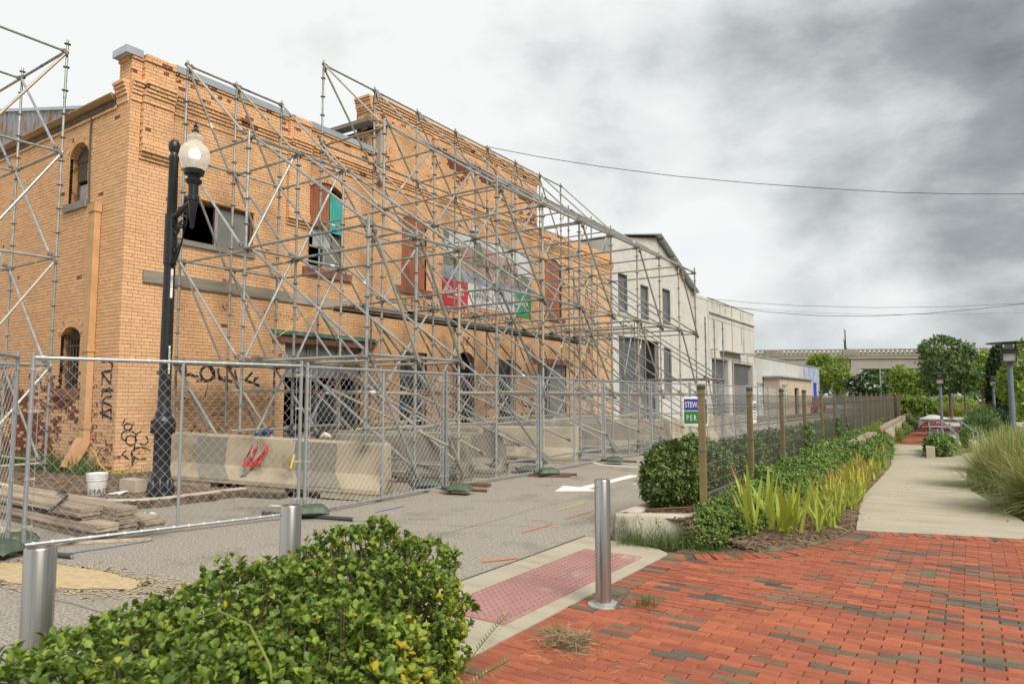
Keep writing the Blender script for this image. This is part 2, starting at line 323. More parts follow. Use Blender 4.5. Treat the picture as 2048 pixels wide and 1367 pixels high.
m_darkpipe = mat("dark grey pipe", (.075, .075, .08), .5, .3)
m_dirtwhite = mat("white plastic", (.72, .72, .70), .45, col2=(.62, .61, .58), scale=6)
m_redm = mat("red webbing", (.48, .028, .03), .7); m_navy = mat("navy webbing", (.022, .045, .095), .7)
m_yel = mat("yellow cord", (.72, .50, .04), .6); m_orangepl = mat("orange plastic", (.80, .22, .04), .5)
m_sblue = mat("sign blue", (.035, .05, .30), .5); m_sgrn = mat("sign green", (.03, .21, .05), .5); m_swht = mat("sign white", (.80, .80, .78), .5)
m_bred = mat("banner red", (.55, .055, .07), .6, col2=(.50, .05, .06), scale=3); m_bgrn = mat("banner green", (.045, .27, .10), .6); m_bwht = mat("banner white", (.66, .66, .66), .6)
m_bsky = mat("banner sky print", (.52, .53, .56), .6, col2=(.60, .60, .62), scale=1.2); m_bpink = mat("banner building print", (.36, .22, .19), .6, col2=(.46, .31, .26), scale=4)
m_broad = mat("banner road print", (.25, .29, .37), .6, col2=(.38, .40, .45), scale=2); m_btree = mat("banner foliage print", (.15, .18, .12), .6, col2=(.25, .26, .19), scale=9); m_bdark = mat("banner figure print", (.075, .075, .09), .6)
m_btxt = mat("banner lettering", (.055, .055, .06), .6)
m_over = mat("overpass concrete", (.33, .30, .255), .9, col2=(.28, .255, .215), scale=.15, coord='World'); m_over_shade = mat("shade toned concrete", (.14, .12, .095), .9, col2=(.19, .165, .13), scale=.5, coord='World'); m_over_d = mat("stained parapet concrete", (.21, .185, .148), .9, col2=(.29, .26, .21), scale=.6, coord='World')  # darkest of the three has the far parapet's shade put into its colour
m_plamp = mat("blue grey lamp paint", (.16, .19, .235), .5, col2=(.18, .21, .25), scale=6); m_plampd = mat("dark lamp metal", (.075, .08, .09), .5, .2)
m_plglass = mat("frosted lamp glass", (.62, .60, .52), .4, col2=(.55, .53, .45), scale=3)
m_bark = mat("bark", (.13, .10, .08), .9, col2=(.20, .165, .13), scale=12, stretch=(3, 3, .6), bump=.4); m_twig = mat("twig", (.115, .075, .05), .85, col2=(.17, .12, .085), scale=20)
m_rail = mat("grey handrail paint", (.30, .33, .37), .5, .2); m_tred = mat("red table coating", (.50, .075, .045), .5)
m_capst = mat("brown capstone", (.26, .19, .145), .9, col2=(.36, .29, .23), scale=8)
m_carw = mat("white car paint", (.65, .65, .66), .25, spec=.6); m_carr = mat("red car paint", (.36, .02, .025), .25, spec=.6); m_card = mat("dark car glass", (.02, .022, .026), .1, spec=.8); m_tyre = mat("tyre rubber", (.015, .015, .016), .8)
m_steelw = mat("power cable", (.025, .026, .028), .6)
m_globe = bpy.data.materials.new("frosted acorn globe"); m_globe.use_nodes = True
_n = m_globe.node_tree; _b = _n.nodes["Principled BSDF"]; _b.inputs['Base Color'].default_value = (.60, .60, .57, 1); _b.inputs['Roughness'].default_value = .3
_t = _n.nodes.new("ShaderNodeBsdfTranslucent"); _t.inputs[0].default_value = (.93, .90, .80, 1); _g = _n.nodes.new("ShaderNodeBsdfTransparent"); _x = _n.nodes.new("ShaderNodeMixShader"); _x.inputs[0].default_value = .6
_y = _n.nodes.new("ShaderNodeMixShader"); _y.inputs[0].default_value = .48
_n.links.new(_b.outputs[0], _x.inputs[1]); _n.links.new(_t.outputs[0], _x.inputs[2]); _n.links.new(_x.outputs[0], _y.inputs[1]); _n.links.new(_g.outputs[0], _y.inputs[2]); _n.links.new(_y.outputs[0], _n.nodes["Material Output"].inputs[0])
m_bulb = mat("lit bulb", (1, .95, .8), .5, emit=((1, .93, .80), 3.2))
l_hedge = leafmat("hedge leaf", [(0, (.075, .13, .028)), (.35, (.125, .20, .034)), (.65, (.185, .275, .040)), (.955, (.28, .37, .05)), (.985, (.36, .40, .05)), (1, (.60, .36, .03))], .45, .30, .3)
l_hedgey = leafmat("yellowing hedge leaf", [(0, (.20, .30, .04)), (.7, (.34, .39, .045)), (1, (.62, .42, .03))], .45, .3, .3)
l_box = leafmat("glossy shrub leaf", [(0, (.05, .10, .022)), (.45, (.10, .175, .036)), (.80, (.19, .28, .055)), (.95, (.28, .30, .075)), (1, (.30, .14, .07))], .32, .2)
l_ivy = leafmat("ivy leaf", [(0, (.07, .13, .028)), (.5, (.13, .22, .045)), (.85, (.21, .32, .065)), (1, (.33, .37, .09))], .45, .25)
l_grass = leafmat("grass blade", [(0, (.055, .12, .022)), (.6, (.11, .19, .04)), (1, (.26, .25, .10))], .5, .3)
l_iris = leafmat("iris leaf", [(0, (.21, .32, .05)), (.5, (.36, .45, .07)), (.8, (.50, .53, .085)), (1, (.62, .56, .11))], .45, .38, tipattr=(.34, .15, .055))
l_orn = leafmat("ornamental grass blade", [(0, (.17, .24, .055)), (.5, (.30, .36, .10)), (.85, (.44, .44, .16)), (1, (.62, .53, .33))], .5, .3)
l_tree = leafmat("tree leaf", [(0, (.07, .13, .04)), (.5, (.12, .20, .058)), (1, (.20, .29, .085))], .45, .25)
l_lime = leafmat("light green tree leaf", [(0, (.14, .22, .034)), (.5, (.24, .34, .055)), (1, (.36, .44, .09))], .45, .3)
l_dark = leafmat("dark tree leaf", [(0, (.03, .065, .026)), (.6, (.05, .105, .036)), (1, (.085, .15, .05))], .45, .2)
l_yell = leafmat("yellow green grass", [(0, (.16, .20, .03)), (.6, (.27, .31, .05)), (1, (.40, .40, .10))], .5, .3)
l_dry = leafmat("dry straw", [(0, (.22, .15, .08)), (1, (.46, .36, .21))], .7, .2)
l_flower = leafmat("white blossom", [(0, (.7, .68, .66)), (1, (.8, .76, .74))], .6, .3)
m_blade_red = mat("rust tinged pipe", (.27, .13, .09), .6, .2)
# ================================================================ ground, road, pavements
def sheet(name, pts, z, m, kind='structure', thick=.02):
    b = MB(); b.prism([(x, y, z - thick) for x, y in pts], (0, 0, thick), 0); return obj(name, b, m, None, None, kind)
b = MB(); b.face([(-1500, -300, -.8), (1500, -300, -.8), (1500, 2500, -.8), (-1500, 2500, -.8)]); obj('ground', b, m_lawn, None, None, 'structure')
sheet('road', [(-60, -40), (-3.3, -40), (-3.3, 150), (-60, 150)], 0, m_asph, thick=.05)
ys = [-40] + list(range(-10, 160, 2)); xs = [-3.35, -2.3, -1.2, 0, 1.5, 4, 8, 20, 70]
V = [(x, y, zp(y) - .03 + (0 if x < 4 else .02 * (x - 4) * min(1, max(0, (y - 10) / 15)))) for y in ys for x in xs]; nx = len(xs)
Q = [(j * nx + i, j * nx + i + 1, (j + 1) * nx + i + 1, (j + 1) * nx + i) for j in range(len(ys) - 1) for i in range(nx - 1)]
link('park_ground', np_mesh('park_ground', V, Q, m_lawn), None, 'structure')
# kerb ramp slab of concrete beside the road
b = MB(); b.prism([(x, y, -.04) for x, y in ((-3.5, 3.05), (-2.46, 3.05), (-2.46, 6.36), (-2.62, 6.5), (-3.3, 6.62), (-3.5, 6.62))], (0, 0, .048))
b.prism([(x, y, -.04) for x, y in ((-3.5, -6), (-2.9, -6), (-2.9, 3.042), (-3.5, 3.042))], (0, 0, .048)); obj('kerb_ramp', b, m_cpath, None, None, 'structure')
b = MB(); b.ribbon([(-3.535, -6, .004), (-3.53, 2.0, .004), (-3.545, 4.0, .004), (-3.53, 5.2, .004), (-3.54, 6.7, .004)], .022, (0, 0, 1)); pts = []
for k in range(26): pts.append((-3.9 - .35 * k + .12 * noise.noise((k * .7, 0, 0)), 7.0 - .17 * k + .25 * noise.noise((k * .45, 4, 0)), .0045))
b.ribbon(pts, .007, (0, 0, 1)); b.ribbon([(-3.6 + .10 * noise.noise((k * .5, 9, 0)), 6.9 + k * .9, .0045) for k in range(20)], .006, (0, 0, 1))
b.ribbon([(-4.9 + .10 * noise.noise((k * .6, 3, 0)), .6 + k * .8, .0045) for k in range(28)], .006, (0, 0, 1)); b.ribbon([(-7.5 + k * .4, 2.2 + .2 * noise.noise((k * .6, 7, 0)) + .05 * k, .0046) for k in range(11)], .006, (0, 0, 1))
obj('road_cracks', b, m_crack, None, None, 'structure')
# painted marks on the asphalt
b = MB()
for pl in ([(-5.56, 9.55), (-4.93, 9.76), (-5.28, 10.25), (-5.33, 12.2), (-5.55, 12.2), (-5.45, 10.35), (-5.77, 11.32)],): b.face([(x, y, .005) for x, y in [(-5.56, 9.5), (-4.93, 9.95), (-5.27, 10.1), (-5.30, 12.3), (-5.52, 12.3), (-5.47, 10.2), (-5.80, 10.2)]])
for a0, r in ((0, 1.0),):
    b.ribbon([(-6.3 + 1.1 * math.cos(t), 14.6 + .9 * math.sin(t), .005) for t in np.linspace(-2.8, .6, 16)], .11, (0, 0, 1)); b.ribbon([(-6.1 + 1.0 * math.cos(t), 16.6 + .7 * math.sin(t), .005) for t in np.linspace(-2.6, .4, 14)], .10, (0, 0, 1))
b.ribbon([(-8.1, 6.1, .005), (-7.2, 6.4, .005)], .10, (0, 0, 1)); b.ribbon([(-4.86, 11.0, .005), (-4.84, 12.0, .005)], .06, (0, 0, 1)); obj('road_marking', b, m_paintw, None, None, 'structure')
for nm, mt, segs in (('yellow_mark', m_paint_y, [((-4.60, 7.95), (-4.62, 8.72), .03)]), ('orange_mark', m_paint_o, [((-4.21, 7.48), (-4.20, 8.14), .035), ((-4.20, 6.48), (-4.18, 7.06), .045), ((-3.76, 5.15), (-3.60, 5.42), .07), ((-4.05, 11.6), (-3.7, 12.6), .035)]), ('blue_mark', m_paint_b, [((-7.28, 3.05), (-7.2, 3.55), .035), ((-7.2, 3.55), (-7.18, 3.95), .03), ((-6.5, 6.5), (-6.55, 7.1), .03)])):
    b = MB()
    for (x0, y0), (x1, y1), wd in segs: b.ribbon([(x0 + (x1 - x0) * t, y0 + (y1 - y0) * t + 0, .006) for t in np.linspace(0, 1, 7)], wd, (0, 0, 1))
    obj(nm, b, mt, None, None, 'structure')
pl = []
for k in range(40):
    t = 2 * math.pi * k / 40; r = 1 + .22 * noise.noise((math.cos(t) * 1.7, math.sin(t) * 1.7, 5)) + .10 * noise.noise((math.cos(t) * 6, math.sin(t) * 6, 2)); pl.append((-6.5 + .95 * r * math.cos(t), 2.72 + .26 * r * math.sin(t) + .18 * math.cos(t)))
b = MB(); b.face([(x, y, .006) for x, y in pl])
for k in range(700):
    t = random.uniform(0, 6.28); r = 1 + abs(random.gauss(0, .35)); x, y = -6.5 + .95 * r * math.cos(t), 2.72 + .26 * r * math.sin(t) + .18 * r * math.cos(t); q = random.uniform(.006, .03); b.face([(x + q * math.cos(a), y + q * math.sin(a) * .8, .0058) for a in (0, 1.3, 2.5, 3.8, 5)])
obj('sawdust', b, m_saw, None, None, 'stuff')
# ---- brick plaza: sand bed, soldier course along the edges, running bond field
curve = [(-2.455, 3.0), (-2.45, 6.40), (-2.30, 6.46), (-2.14, 6.55), (-1.83, 6.80), (-1.60, 7.05), (-1.46, 7.27), (-1.35, 7.52), (-1.28, 7.79), (-1.21, 8.1), (-1.17, 8.38), (-1.15, 8.62)]
edge2 = [(-1.15, 8.62), (.39, 9.07), (3.0, 9.83)]
plaza = [(-2.455, -3), (-2.45, 6.40)] + curve[2:] + edge2[1:] + [(3.0, -3)]
b = MB(); b.prism([(x, y, -.045) for x, y in plaza[::-1]], (0, 0, .045)); pave = obj('pavement', b, m_sand, None, None, 'structure')
def inside(p, poly):
    x, y = p; r = False; j = len(poly) - 1
    for i in range(len(poly)):
        xi, yi = poly[i]; xj, yj = poly[j]
        if (yi > y) != (yj > y) and x < (xj - xi) * (y - yi) / (yj - yi) + xi: r = not r
        j = i
    return r
def walk(pl, step):
    out = []; rem = 0.0
    for (x0, y0), (x1, y1) in zip(pl[:-1], pl[1:]):
        L = math.hypot(x1 - x0, y1 - y0); t = rem
        while t < L: out.append((x0 + (x1 - x0) * t / L, y0 + (y1 - y0) * t / L, math.atan2(y1 - y0, x1 - x0))); t += step
        rem = t - L
    return out
def paver_mesh(name, L, W, m):
    b = MB(); h = .0; e = .006; x, y = L / 2, W / 2
    b.hexa([(-x, -y, -.03), (x, -y, -.03), (x, y, -.03), (-x, y, -.03), (-x, -y, h - e), (x, -y, h - e), (x, y, h - e), (-x, y, h - e)], 0, (0, 1)); b.v += [(-x + e, -y + e, h), (x - e, -y + e, h), (x - e, y - e, h), (-x + e, y - e, h)]
    n = len(b.v) - 4; b.f += [(n, n + 1, n + 2, n + 3)] + [(n - 4 + k, n - 4 + (k + 1) % 4, n + (k + 1) % 4, n + k) for k in range(4)]; b.m += [0] * 5
    return mesh_of(name, b, m)
bricks = []     # x, y, rot, length, tone
def tone(x=0, y=0):
    r = random.random(); pd = min(.75, .09 + .95 * max(0, noise.noise((x * 1.3, y * 3.2, 4)) + .02))
    if random.random() < pd: return 3 if r < .38 else 4 if r < .75 else 5
    return 0 if r < .58 else 1 if r < .78 else 2
left = [(-2.455, -1.0), (-2.45, 6.36)]
for x, y, a in walk(left, .077): bricks.append((x + .105, y, 0, .2, tone(x, y)))
for pl in (curve[1:], edge2):
    for x, y, a in walk(pl, .077): bricks.append((x + .104 * math.sin(a), y - .104 * math.cos(a), a - math.pi / 2, .2, tone(x, y)))
def shrink():
    ins = [(-2.243, -1.0), (-2.243, 6.30)]
    for pl in (curve[2:], edge2):
        for (x0, y0), (x1, y1) in zip(pl[:-1], pl[1:]):
            a = math.atan2(y1 - y0, x1 - x0); ins.append((x0 + .21 * math.sin(a), y0 - .21 * math.cos(a)))
    ins += [(2.6, 9.5), (2.6, -1.0)]; return ins
inner = shrink(); row = 0; y = .2
bed = MB()
while y < 9.6:
    x = -2.243 + .0 + (.1015 if row % 2 else 0) - .203
    while x < 2.6:
        x0, x1 = x + .0015, x + .2015
        cs = [(x0 + .004, y - .034), (x1 - .004, y - .034), (x0 + .004, y + .034), (x1 - .004, y + .034)]; n = sum(inside(c, inner) for c in cs)
        if n == 4: bricks.append(((x0 + x1) / 2, y, 0, .2, tone(x, y)))
        elif n > 0:
            ks = [k for k in np.linspace(x0, x1, 21) if inside((k, y - .033), inner) and inside((k, y + .033), inner)]
            if len(ks) > 4: bricks.append(((ks[0] + ks[-1]) / 2, y, 0, ks[-1] - ks[0], tone(x, y)))
        x += .203
    y += .077; row += 1
pm = [paver_mesh('brick', .1965, .0715, m) for m in m_pav]
def px_of(p):
    d = np.array(p) - CAM; z = d @ FWD
    return (1024 + F * (d @ RGT) / z, 683.5 - F * (d @ UPV) / z, z) if z > .05 else (-1e4, -1e4, z)
def size_rank(q):
    u, v, z = px_of((q[0], q[1], 0)); vis = -40 < u < 2090 and v < 1400 and not (u < 960 and v > 1050)
    return (0 if vis else 1, z)
bricks.sort(key=size_rank); rest = [MB() for _ in range(6)]
for k, (x, y, a, L, t) in enumerate(bricks):
    dz = .014 + random.uniform(-.0028, .0022); ja = a + random.gauss(0, .006); dx, dy = random.gauss(0, .0012), random.gauss(0, .0012)
    if k < 300:
        o = link('brick', pm[t], pave); o.location = (x + dx, y + dy, dz); o.rotation_euler = (random.gauss(0, .006), random.gauss(0, .004), ja); o.scale = (L / .2, 1, 1)
    else:
        ca, sa = math.cos(ja), math.sin(ja); b = rest[t]; hx, hy = L / 2 - .0015, .0355
        b.hexa([(x + dx + ca * px - sa * py, y + dy + sa * px + ca * py, z) for z in (-.02, dz) for px, py in ((-hx, -hy), (hx, -hy), (hx, hy), (-hx, hy))], 0, (0,))
allb = MB()
for t, b in enumerate(rest):
    n = len(allb.v); allb.v += b.v; allb.f += [tuple(i + n for i in f) for f in b.f]; allb.m += [t] * len(b.f)
obj('paver_field', allb, m_pavs, pave, None, 'stuff')
# ---- concrete path in slabs
lft = [(8.62, -1.15), (9.5, -1.22), (11.2, -1.41), (15, -1.52), (18.6, -1.65), (22.0, -1.95), (25, -2.25), (31, -2.75)]
rgt = [(9.07, .39), (10.5, .47), (11.8, .20), (13.2, -.05), (15, -.14), (18.3, -.16), (22, .10), (25, .75), (28, 1.5)]
def lerp(tb, y): return float(np.interp(y, [q[0] for q in tb], [q[1] for q in tb]))
b = MB(); b.face([(-.6, 8.7, -.012), (.39, 9.0, -.012), (.5, 12, -.012), (-1.4, 12, -.012)]); pathc = obj('path', b, m_sand, None, None, 'structure')
yj = [None, 10.3, 11.9, 13.5, 15.1, 16.7, 18.3, 19.9, 21.5, 23.1]
for i in range(len(yj) - 1):
    b = MB(); y1 = yj[i + 1]
    lo = [(-1.14, 8.63), (.39, 9.08)] if i == 0 else [(lerp(lft, yj[i] + .012), yj[i] + .012), (lerp(rgt, yj[i] + .012), yj[i] + .012)]
    poly = lo + [(lerp(rgt, y1), y1)] + [(lerp(lft, y1), y1)]
    if i == 0: poly = [(-1.14, 8.63), (.39, 9.08), (.47, 10.3), (lerp(lft, 10.3), 10.3)]
    n = len(poly); base = [(x, yy, zp(yy) - .03) for x, yy in poly]; top = [(x, yy, zp(yy) + .010) for x, yy in poly]
    b.face(top)
    for k in range(n): j = (k + 1) % n; b.face([base[k], base[j], top[j], top[k]])
    obj('slab', b, m_cpath, pathc)
def pslab(nm, quad, dz=.010):
    b = MB(); b.face([(x, y, zp(y) + dz) for x, y in quad]); n = len(quad)
    for k in range(n): j = (k + 1) % n; b.face([(quad[k][0], quad[k][1], zp(quad[k][1]) - .05), (quad[j][0], quad[j][1], zp(quad[j][1]) - .05), (quad[j][0], quad[j][1], zp(quad[j][1]) + dz), (quad[k][0], quad[k][1], zp(quad[k][1]) + dz)])
    return obj(nm, b, m_cpath, pathc)
for y0, y1 in ((23.1, 25), (25, 27), (27, 29), (29, 31.2)): pslab('slab', [(lerp(lft, y0), y0 + .012), (-1.25, y0 + .012), (-1.35, y1), (lerp(lft, y1), y1)])
mainL = [(23.1, -.75), (26.5, -.1), (34, .3), (46, .9), (60, 1.2), (90, 2.2)]; mainR = [(23.1, .3), (28, 1.5), (36, 2.3), (46, 3.1), (60, 3.1), (90, 4.6)]
for y0, y1 in ((23.1, 25), (25, 27), (27, 30), (30, 34), (34, 38), (38, 42), (42, 46), (46, 52), (52, 60), (60, 70), (70, 80), (80, 90)): pslab('slab', [(lerp(mainL, y0), y0 + .012), (lerp(mainR, y0), y0 + .012), (lerp(mainR, y1), y1), (lerp(mainL, y1), y1)])
b = MB()
rm = [(31.25, -2.75, -.35), (34, -2.77, -.1), (45, -2.85, .15), (58, -3.0, .3), (62, -3.2, .3)]
for (y0, l0, r0), (y1, l1, r1) in zip(rm[:-1], rm[1:]): b.face([(l0, y0, zp(y0) + .02), (r0, y0, zp(y0) + .02), (r1, y1, zp(y1) + .02), (l1, y1, zp(y1) + .02)])
obj('red_mulch', b, m_redmul, None, None, 'structure')
# ---- tactile plates set into the ramp
def tactile(y0, y1, label):
    t = thing('tactile_plate', label, 'tactile paving', 'red tactile plates in the kerb ramp'); b = MB(); b.box((-3.215, y0, .006), (-2.61, y1, .016)); obj('plate', b, m_tact, t); b = MB()
    for i in range(10):
        for j in range(int((y1 - y0) / .0575)):
            c = (-3.215 + .0325 + i * .06, y0 + .032 + j * .0575, .016); b.lathe([(.019, -.002), (.014, .009), (.0001, .0095)], c, 7)
    obj('dome', b, m_tact, t, None, 'stuff')
tactile(3.80, 4.935, 'red tactile plate nearer the dense green hedge'); tactile(4.945, 6.08, 'red tactile plate beyond the first, towards the concrete planter kerb')
# ---- planter kerb, fence bed, bank and low capped wall
def xf(y): return -2.41 - .0333 * (y - 7.25)
def kerb_run(b, pts, wd, z0, z1, left=True):
    prof = [(0, z0), (0.015, z1 - .05), (.03, z1 - .012), (.06, z1), (wd - .04, z1), (wd, z1 - .03), (wd, z0)]; rings = []
    for i, (x, y) in enumerate(pts):
        a = pts[max(i - 1, 0)]; c = pts[min(i + 1, len(pts) - 1)]; d = np.array([c[0] - a[0], c[1] - a[1]], float); d /= np.linalg.norm(d); nrm = np.array([-d[1], d[0]]) * (1 if left else -1)
        n0 = len(b.v); b.v += [(x + nrm[0] * q, y + nrm[1] * q, z) for q, z in prof]; rings.append(n0)
    k = len(prof)
    for r0, r1 in zip(rings[:-1], rings[1:]):
        for q in range(k - 1): b.f.append((r0 + q, r1 + q, r1 + q + 1, r0 + q + 1)); b.m.append(0)
    b.f.append(tuple(rings[0] + q for q in range(k))); b.m.append(0); b.f.append(tuple(rings[-1] + k - 1 - q for q in range(k))); b.m.append(0)
b = MB(); kerb_run(b, [(-2.34, 9.5), (-2.34, 8.2), (-2.36, 7.25), (-2.40, 7.08), (-2.50, 6.98), (-2.75, 6.86), (-3.08, 6.70), (-3.18, 6.68), (-3.24, 6.74), (-3.26, 6.9), (-3.28, 8), (-3.4, 12), (-4.0, 30), (-4.8, 54)], .20, -.03, .27, False)
t = tag(obj('planter_kerb', b, m_ckerb, None, .7), 'rounded grey concrete kerb around the hedge bed beside the road', 'planter kerb')
V = []; ysb = [6.9, 7.3, 7.8, 8.4, 9, 10, 11, 12.5, 14, 16, 18, 20, 22, 24, 26, 28, 30, 32, 36, 42, 50, 56]
def bedge(y):      # right-hand foot of the planted bank: paver curve, then the path edge
    if y < 8.62: return float(np.interp(y, [q[1] for q in curve[1:]], [q[0] for q in curve[1:]]))
    return lerp(lft, y) if y < 31 else -2.75 - .006 * (y - 31)
for y in ysb:
    e = bedge(y); f = min(xf(y), e - .1)
    for x, z in ((-3.1 - .033 * max(0, y - 8), .235), (f, .24), (f + .12, .22), (f + .45 * (e - f), .10 + .4 * zp(y)), (e - .03, zp(y) + .02), (e, zp(y) - .03)): V.append((x, y, z))
Q = [(j * 6 + i, j * 6 + i + 1, (j + 1) * 6 + i + 1, (j + 1) * 6 + i) for j in range(len(ysb) - 1) for i in range(5)]; link('planted_bank', np_mesh('planted_bank', V, Q, m_soil), None, 'structure')
b = MB(); b.prism([(x, y, -.02) for x, y in [(-2.43, 6.43), (-2.14, 6.58), (-1.83, 6.82), (-1.46, 7.29), (-1.30, 7.79), (-1.19, 8.38), (-1.17, 8.62), (-1.8, 9), (-2.3, 8)]][::-1], (0, 0, .035)); obj('mulch_bed', b, m_soil, None, None, 'structure')
wl = MB(); cp = [MB(), MB()]
for y0, y1, k in ((17.5, 22.8, 0), (24.2, 48, 1)):
    x0, x1 = xf(y0) + .36, xf(y1) + .36
    wl.prism([(x0, y0, -.9), (x0 + .18, y0, -.9), (x1 + .18, y1, -.9), (x1, y1, -.9)], (0, 0, 1.28)); cp[k].prism([(x0 - .03, y0 - .02, .38), (x0 + .21, y0 - .02, .38), (x1 + .21, y1, .38), (x1 - .03, y1, .38)], (0, 0, .09))
t = thing('garden_wall', 'low garden wall with brown capstones beside the olive fence', 'garden wall'); obj('wall_body', wl, m_ckerb, t)
for c in cp: obj('capstone', c, m_capst, t)
# ---- pavement on the building side: kerb, soil, a strip of old brick paving
sw = [(-40, 4.55), (-10.3, 4.55), (-9.75, 4.62), (-9.38, 4.85), (-9.22, 5.2), (-9.2, 5.8), (-9.2, 90), (-40, 90)]
b = MB(); b.prism([(x, y, -.02) for x, y in sw], (0, 0, .125)); obj('sidewalk', b, m_soil, None, None, 'structure')
b = MB(); kerb_run(b, [(-9.2, 90), (-9.2, 30), (-9.2, 5.8), (-9.22, 5.2), (-9.38, 4.85), (-9.75, 4.62), (-10.3, 4.55), (-40, 4.55)], .16, -.02, .128, False); obj('kerb', b, m_ckerb, None, .7, 'structure')
b = MB(); row = 0
for y in np.arange(4.98, 6.6, .1035):
    row += 1
    for x in np.arange(-10.7, -9.55, .203):
        if random.random() < .12 or (y > 6.0 and x < -9.9): continue
        z = .112 + random.uniform(-.006, .008); x0 = x + (.1 if row % 2 else 0); b.hexa([(x0 + px, y + py, q) for q in (.09, z) for px, py in ((0, 0), (.19, 0), (.19, .09), (0, .09))], 0, (0,))
obj('sidewalk_bricks', b, m_pavs[3], None, None, 'stuff')
# ================================================================ orange brick building
WX = -12.9; SY = 6.34; CH = .0678
def TF(u, d, z): return (WX + d, u, z)          # street front: u runs along the street
def TS(u, d, z): return (-u, SY - d, z)         # side wall: u runs back from the corner
def arch_half(hw, zs, rise, z):
    if z <= zs: return hw
    R = (hw * hw + rise * rise) / (2 * rise); q = R * R - (z - (zs + rise - R)) ** 2
    return math.sqrt(q) if q > 0 else 0
class Op:       # opening, optionally with a segmental brick arch
    def __init__(s, u0, u1, z0, z1, rise=0): s.u0, s.u1, s.z0, s.z1, s.rise = u0, u1, z0, z1, rise; s.uc = (u0 + u1) / 2; s.hw = (u1 - u0) / 2; s.top = z1 + rise
    def span(s, z, g=.0):
        if z < s.z0 or z > s.top + (.12 if s.rise else 0): return None
        if not s.rise: return (s.u0, s.u1) if z < s.z1 else None
        h = arch_half(s.hw + .10 * (z > s.z1), s.z1, s.rise + .12, z); return (s.uc - h, s.uc + h) if h > 0 else None
def lay(T, u0, u1, z0, z1, ops, off, peel, depth=.07, pick=None, flip=False, cuts=()):
    """running bond of separate bricks; returns the mesh builder and a list of the bricks asked for one by one"""
    b = MB(); singles = []; row = 0; z = z0
    while z + .059 <= z1 + 1e-6:
        zc = z + .030; head = row % 6 == 5; L = .1016 if head else .2032; u = u0 - (L / 2 if row % 2 else 0); gaps = [g for g in (o.span(zc) for o in ops) if g]
        while u < u1 - .01:
            a, c = max(u, u0), min(u + L - .0085, u1); u += L; segs = [(a, c)]
            for g0, g1 in gaps:
                segs = [s for q in segs for s in (((q[0], min(q[1], g0)), (max(q[0], g1), q[1])) if q[1] > g0 and q[0] < g1 else (q,)) if s[1] - s[0] > .015]
            for q in cuts: segs = [s for a, c in segs for s in (((a, q - .002), (q + .002, c)) if a + .01 < q < c - .01 else ((a, c),))]
            for a, c in segs:
                uc = (a + c) / 2; o = off(uc, zc) + random.gauss(0, .0016); p = peel(uc, zc); q = depth + max(o, 0)
                P = [T(uu, dd, zz) for zz in (z, z + .059) for uu, dd in ((a, o), (c, o), (c, o - q), (a, o - q))]
                if flip: P = [P[k] for k in (3, 2, 1, 0, 7, 6, 5, 4)]
                if pick and p < .3 and pick(uc, zc, c - a): singles.append((uc, zc, c - a, o)); continue
                b.hexa(P, 0, (4,) if not flip else (2,)); b.a.extend([p] * 5)
        z += CH; row += 1
    return b, singles
def backing(b, T, u0, u1, z0, z1, ops, th=.28, d0=-.012):
    us = sorted({u0, u1, *[o.u0 for o in ops], *[o.u1 for o in ops]}); us = [u for u in us if u0 <= u <= u1]
    for a, c in zip(us[:-1], us[1:]):
        m = (a + c) / 2; zs = sorted([(o.z0, o.top) for o in ops if o.u0 < m < o.u1]); z = z0
        for g0, g1 in zs + [(z1, z1)]:
            if g0 > z: b.hexa([T(uu, dd, zz) for zz in (z, g0) for uu, dd in ((a, d0), (c, d0), (c, d0 - th), (a, d0 - th))])
            z = max(z, g1)
def arch_ring(b, T, o, depth=.2, peel=.1, rows=1):
    R = (o.hw ** 2 + o.rise ** 2) / (2 * o.rise); zc = o.z1 + o.rise - R; ha = math.asin(min(1, (o.hw + .02) / R))
    for rr in range(rows):
        r0 = R + rr * .105; r1 = r0 + .098; n = max(6, int(2 * ha * r0 / .072))
        for k in range(n):
            t0 = -ha + 2 * ha * (k + .06) / n; t1 = -ha + 2 * ha * (k + .94) / n; d = .004 + random.gauss(0, .002)
            P = [T(o.uc + r * math.sin(t), dd, zc + r * math.cos(t)) for dd in (d - depth, d) for r, t in ((r0, t0), (r0, t1), (r1, t1), (r1, t0))]; b.hexa(P); b.a.extend([peel + random.uniform(-.1, .2)] * 6)
def arch_poly(T, o, d, ins=0.0, zb=None, n=10):
    hw = o.hw - ins; pts = [T(o.uc - hw, d, o.z0 if zb is None else zb), T(o.uc + hw, d, o.z0 if zb is None else zb)]
    for k in range(n + 1): t = 1 - 2 * k / n; pts.append(T(o.uc + hw * t, d, o.z1 + arch_z(o, hw * t) - ins))
    return pts
def arch_z(o, du):
    if not o.rise: return 0
    R = (o.hw ** 2 + o.rise ** 2) / (2 * o.rise); return math.sqrt(max(R * R - du * du, 0)) - (R - o.rise)
def tb(b, T, u0, u1, z0, z1, d0, d1, m=0): b.hexa([T(u, d, z) for z in (z0, z1) for u, d in ((u0, d0), (u1, d0), (u1, d1), (u0, d1))], m)
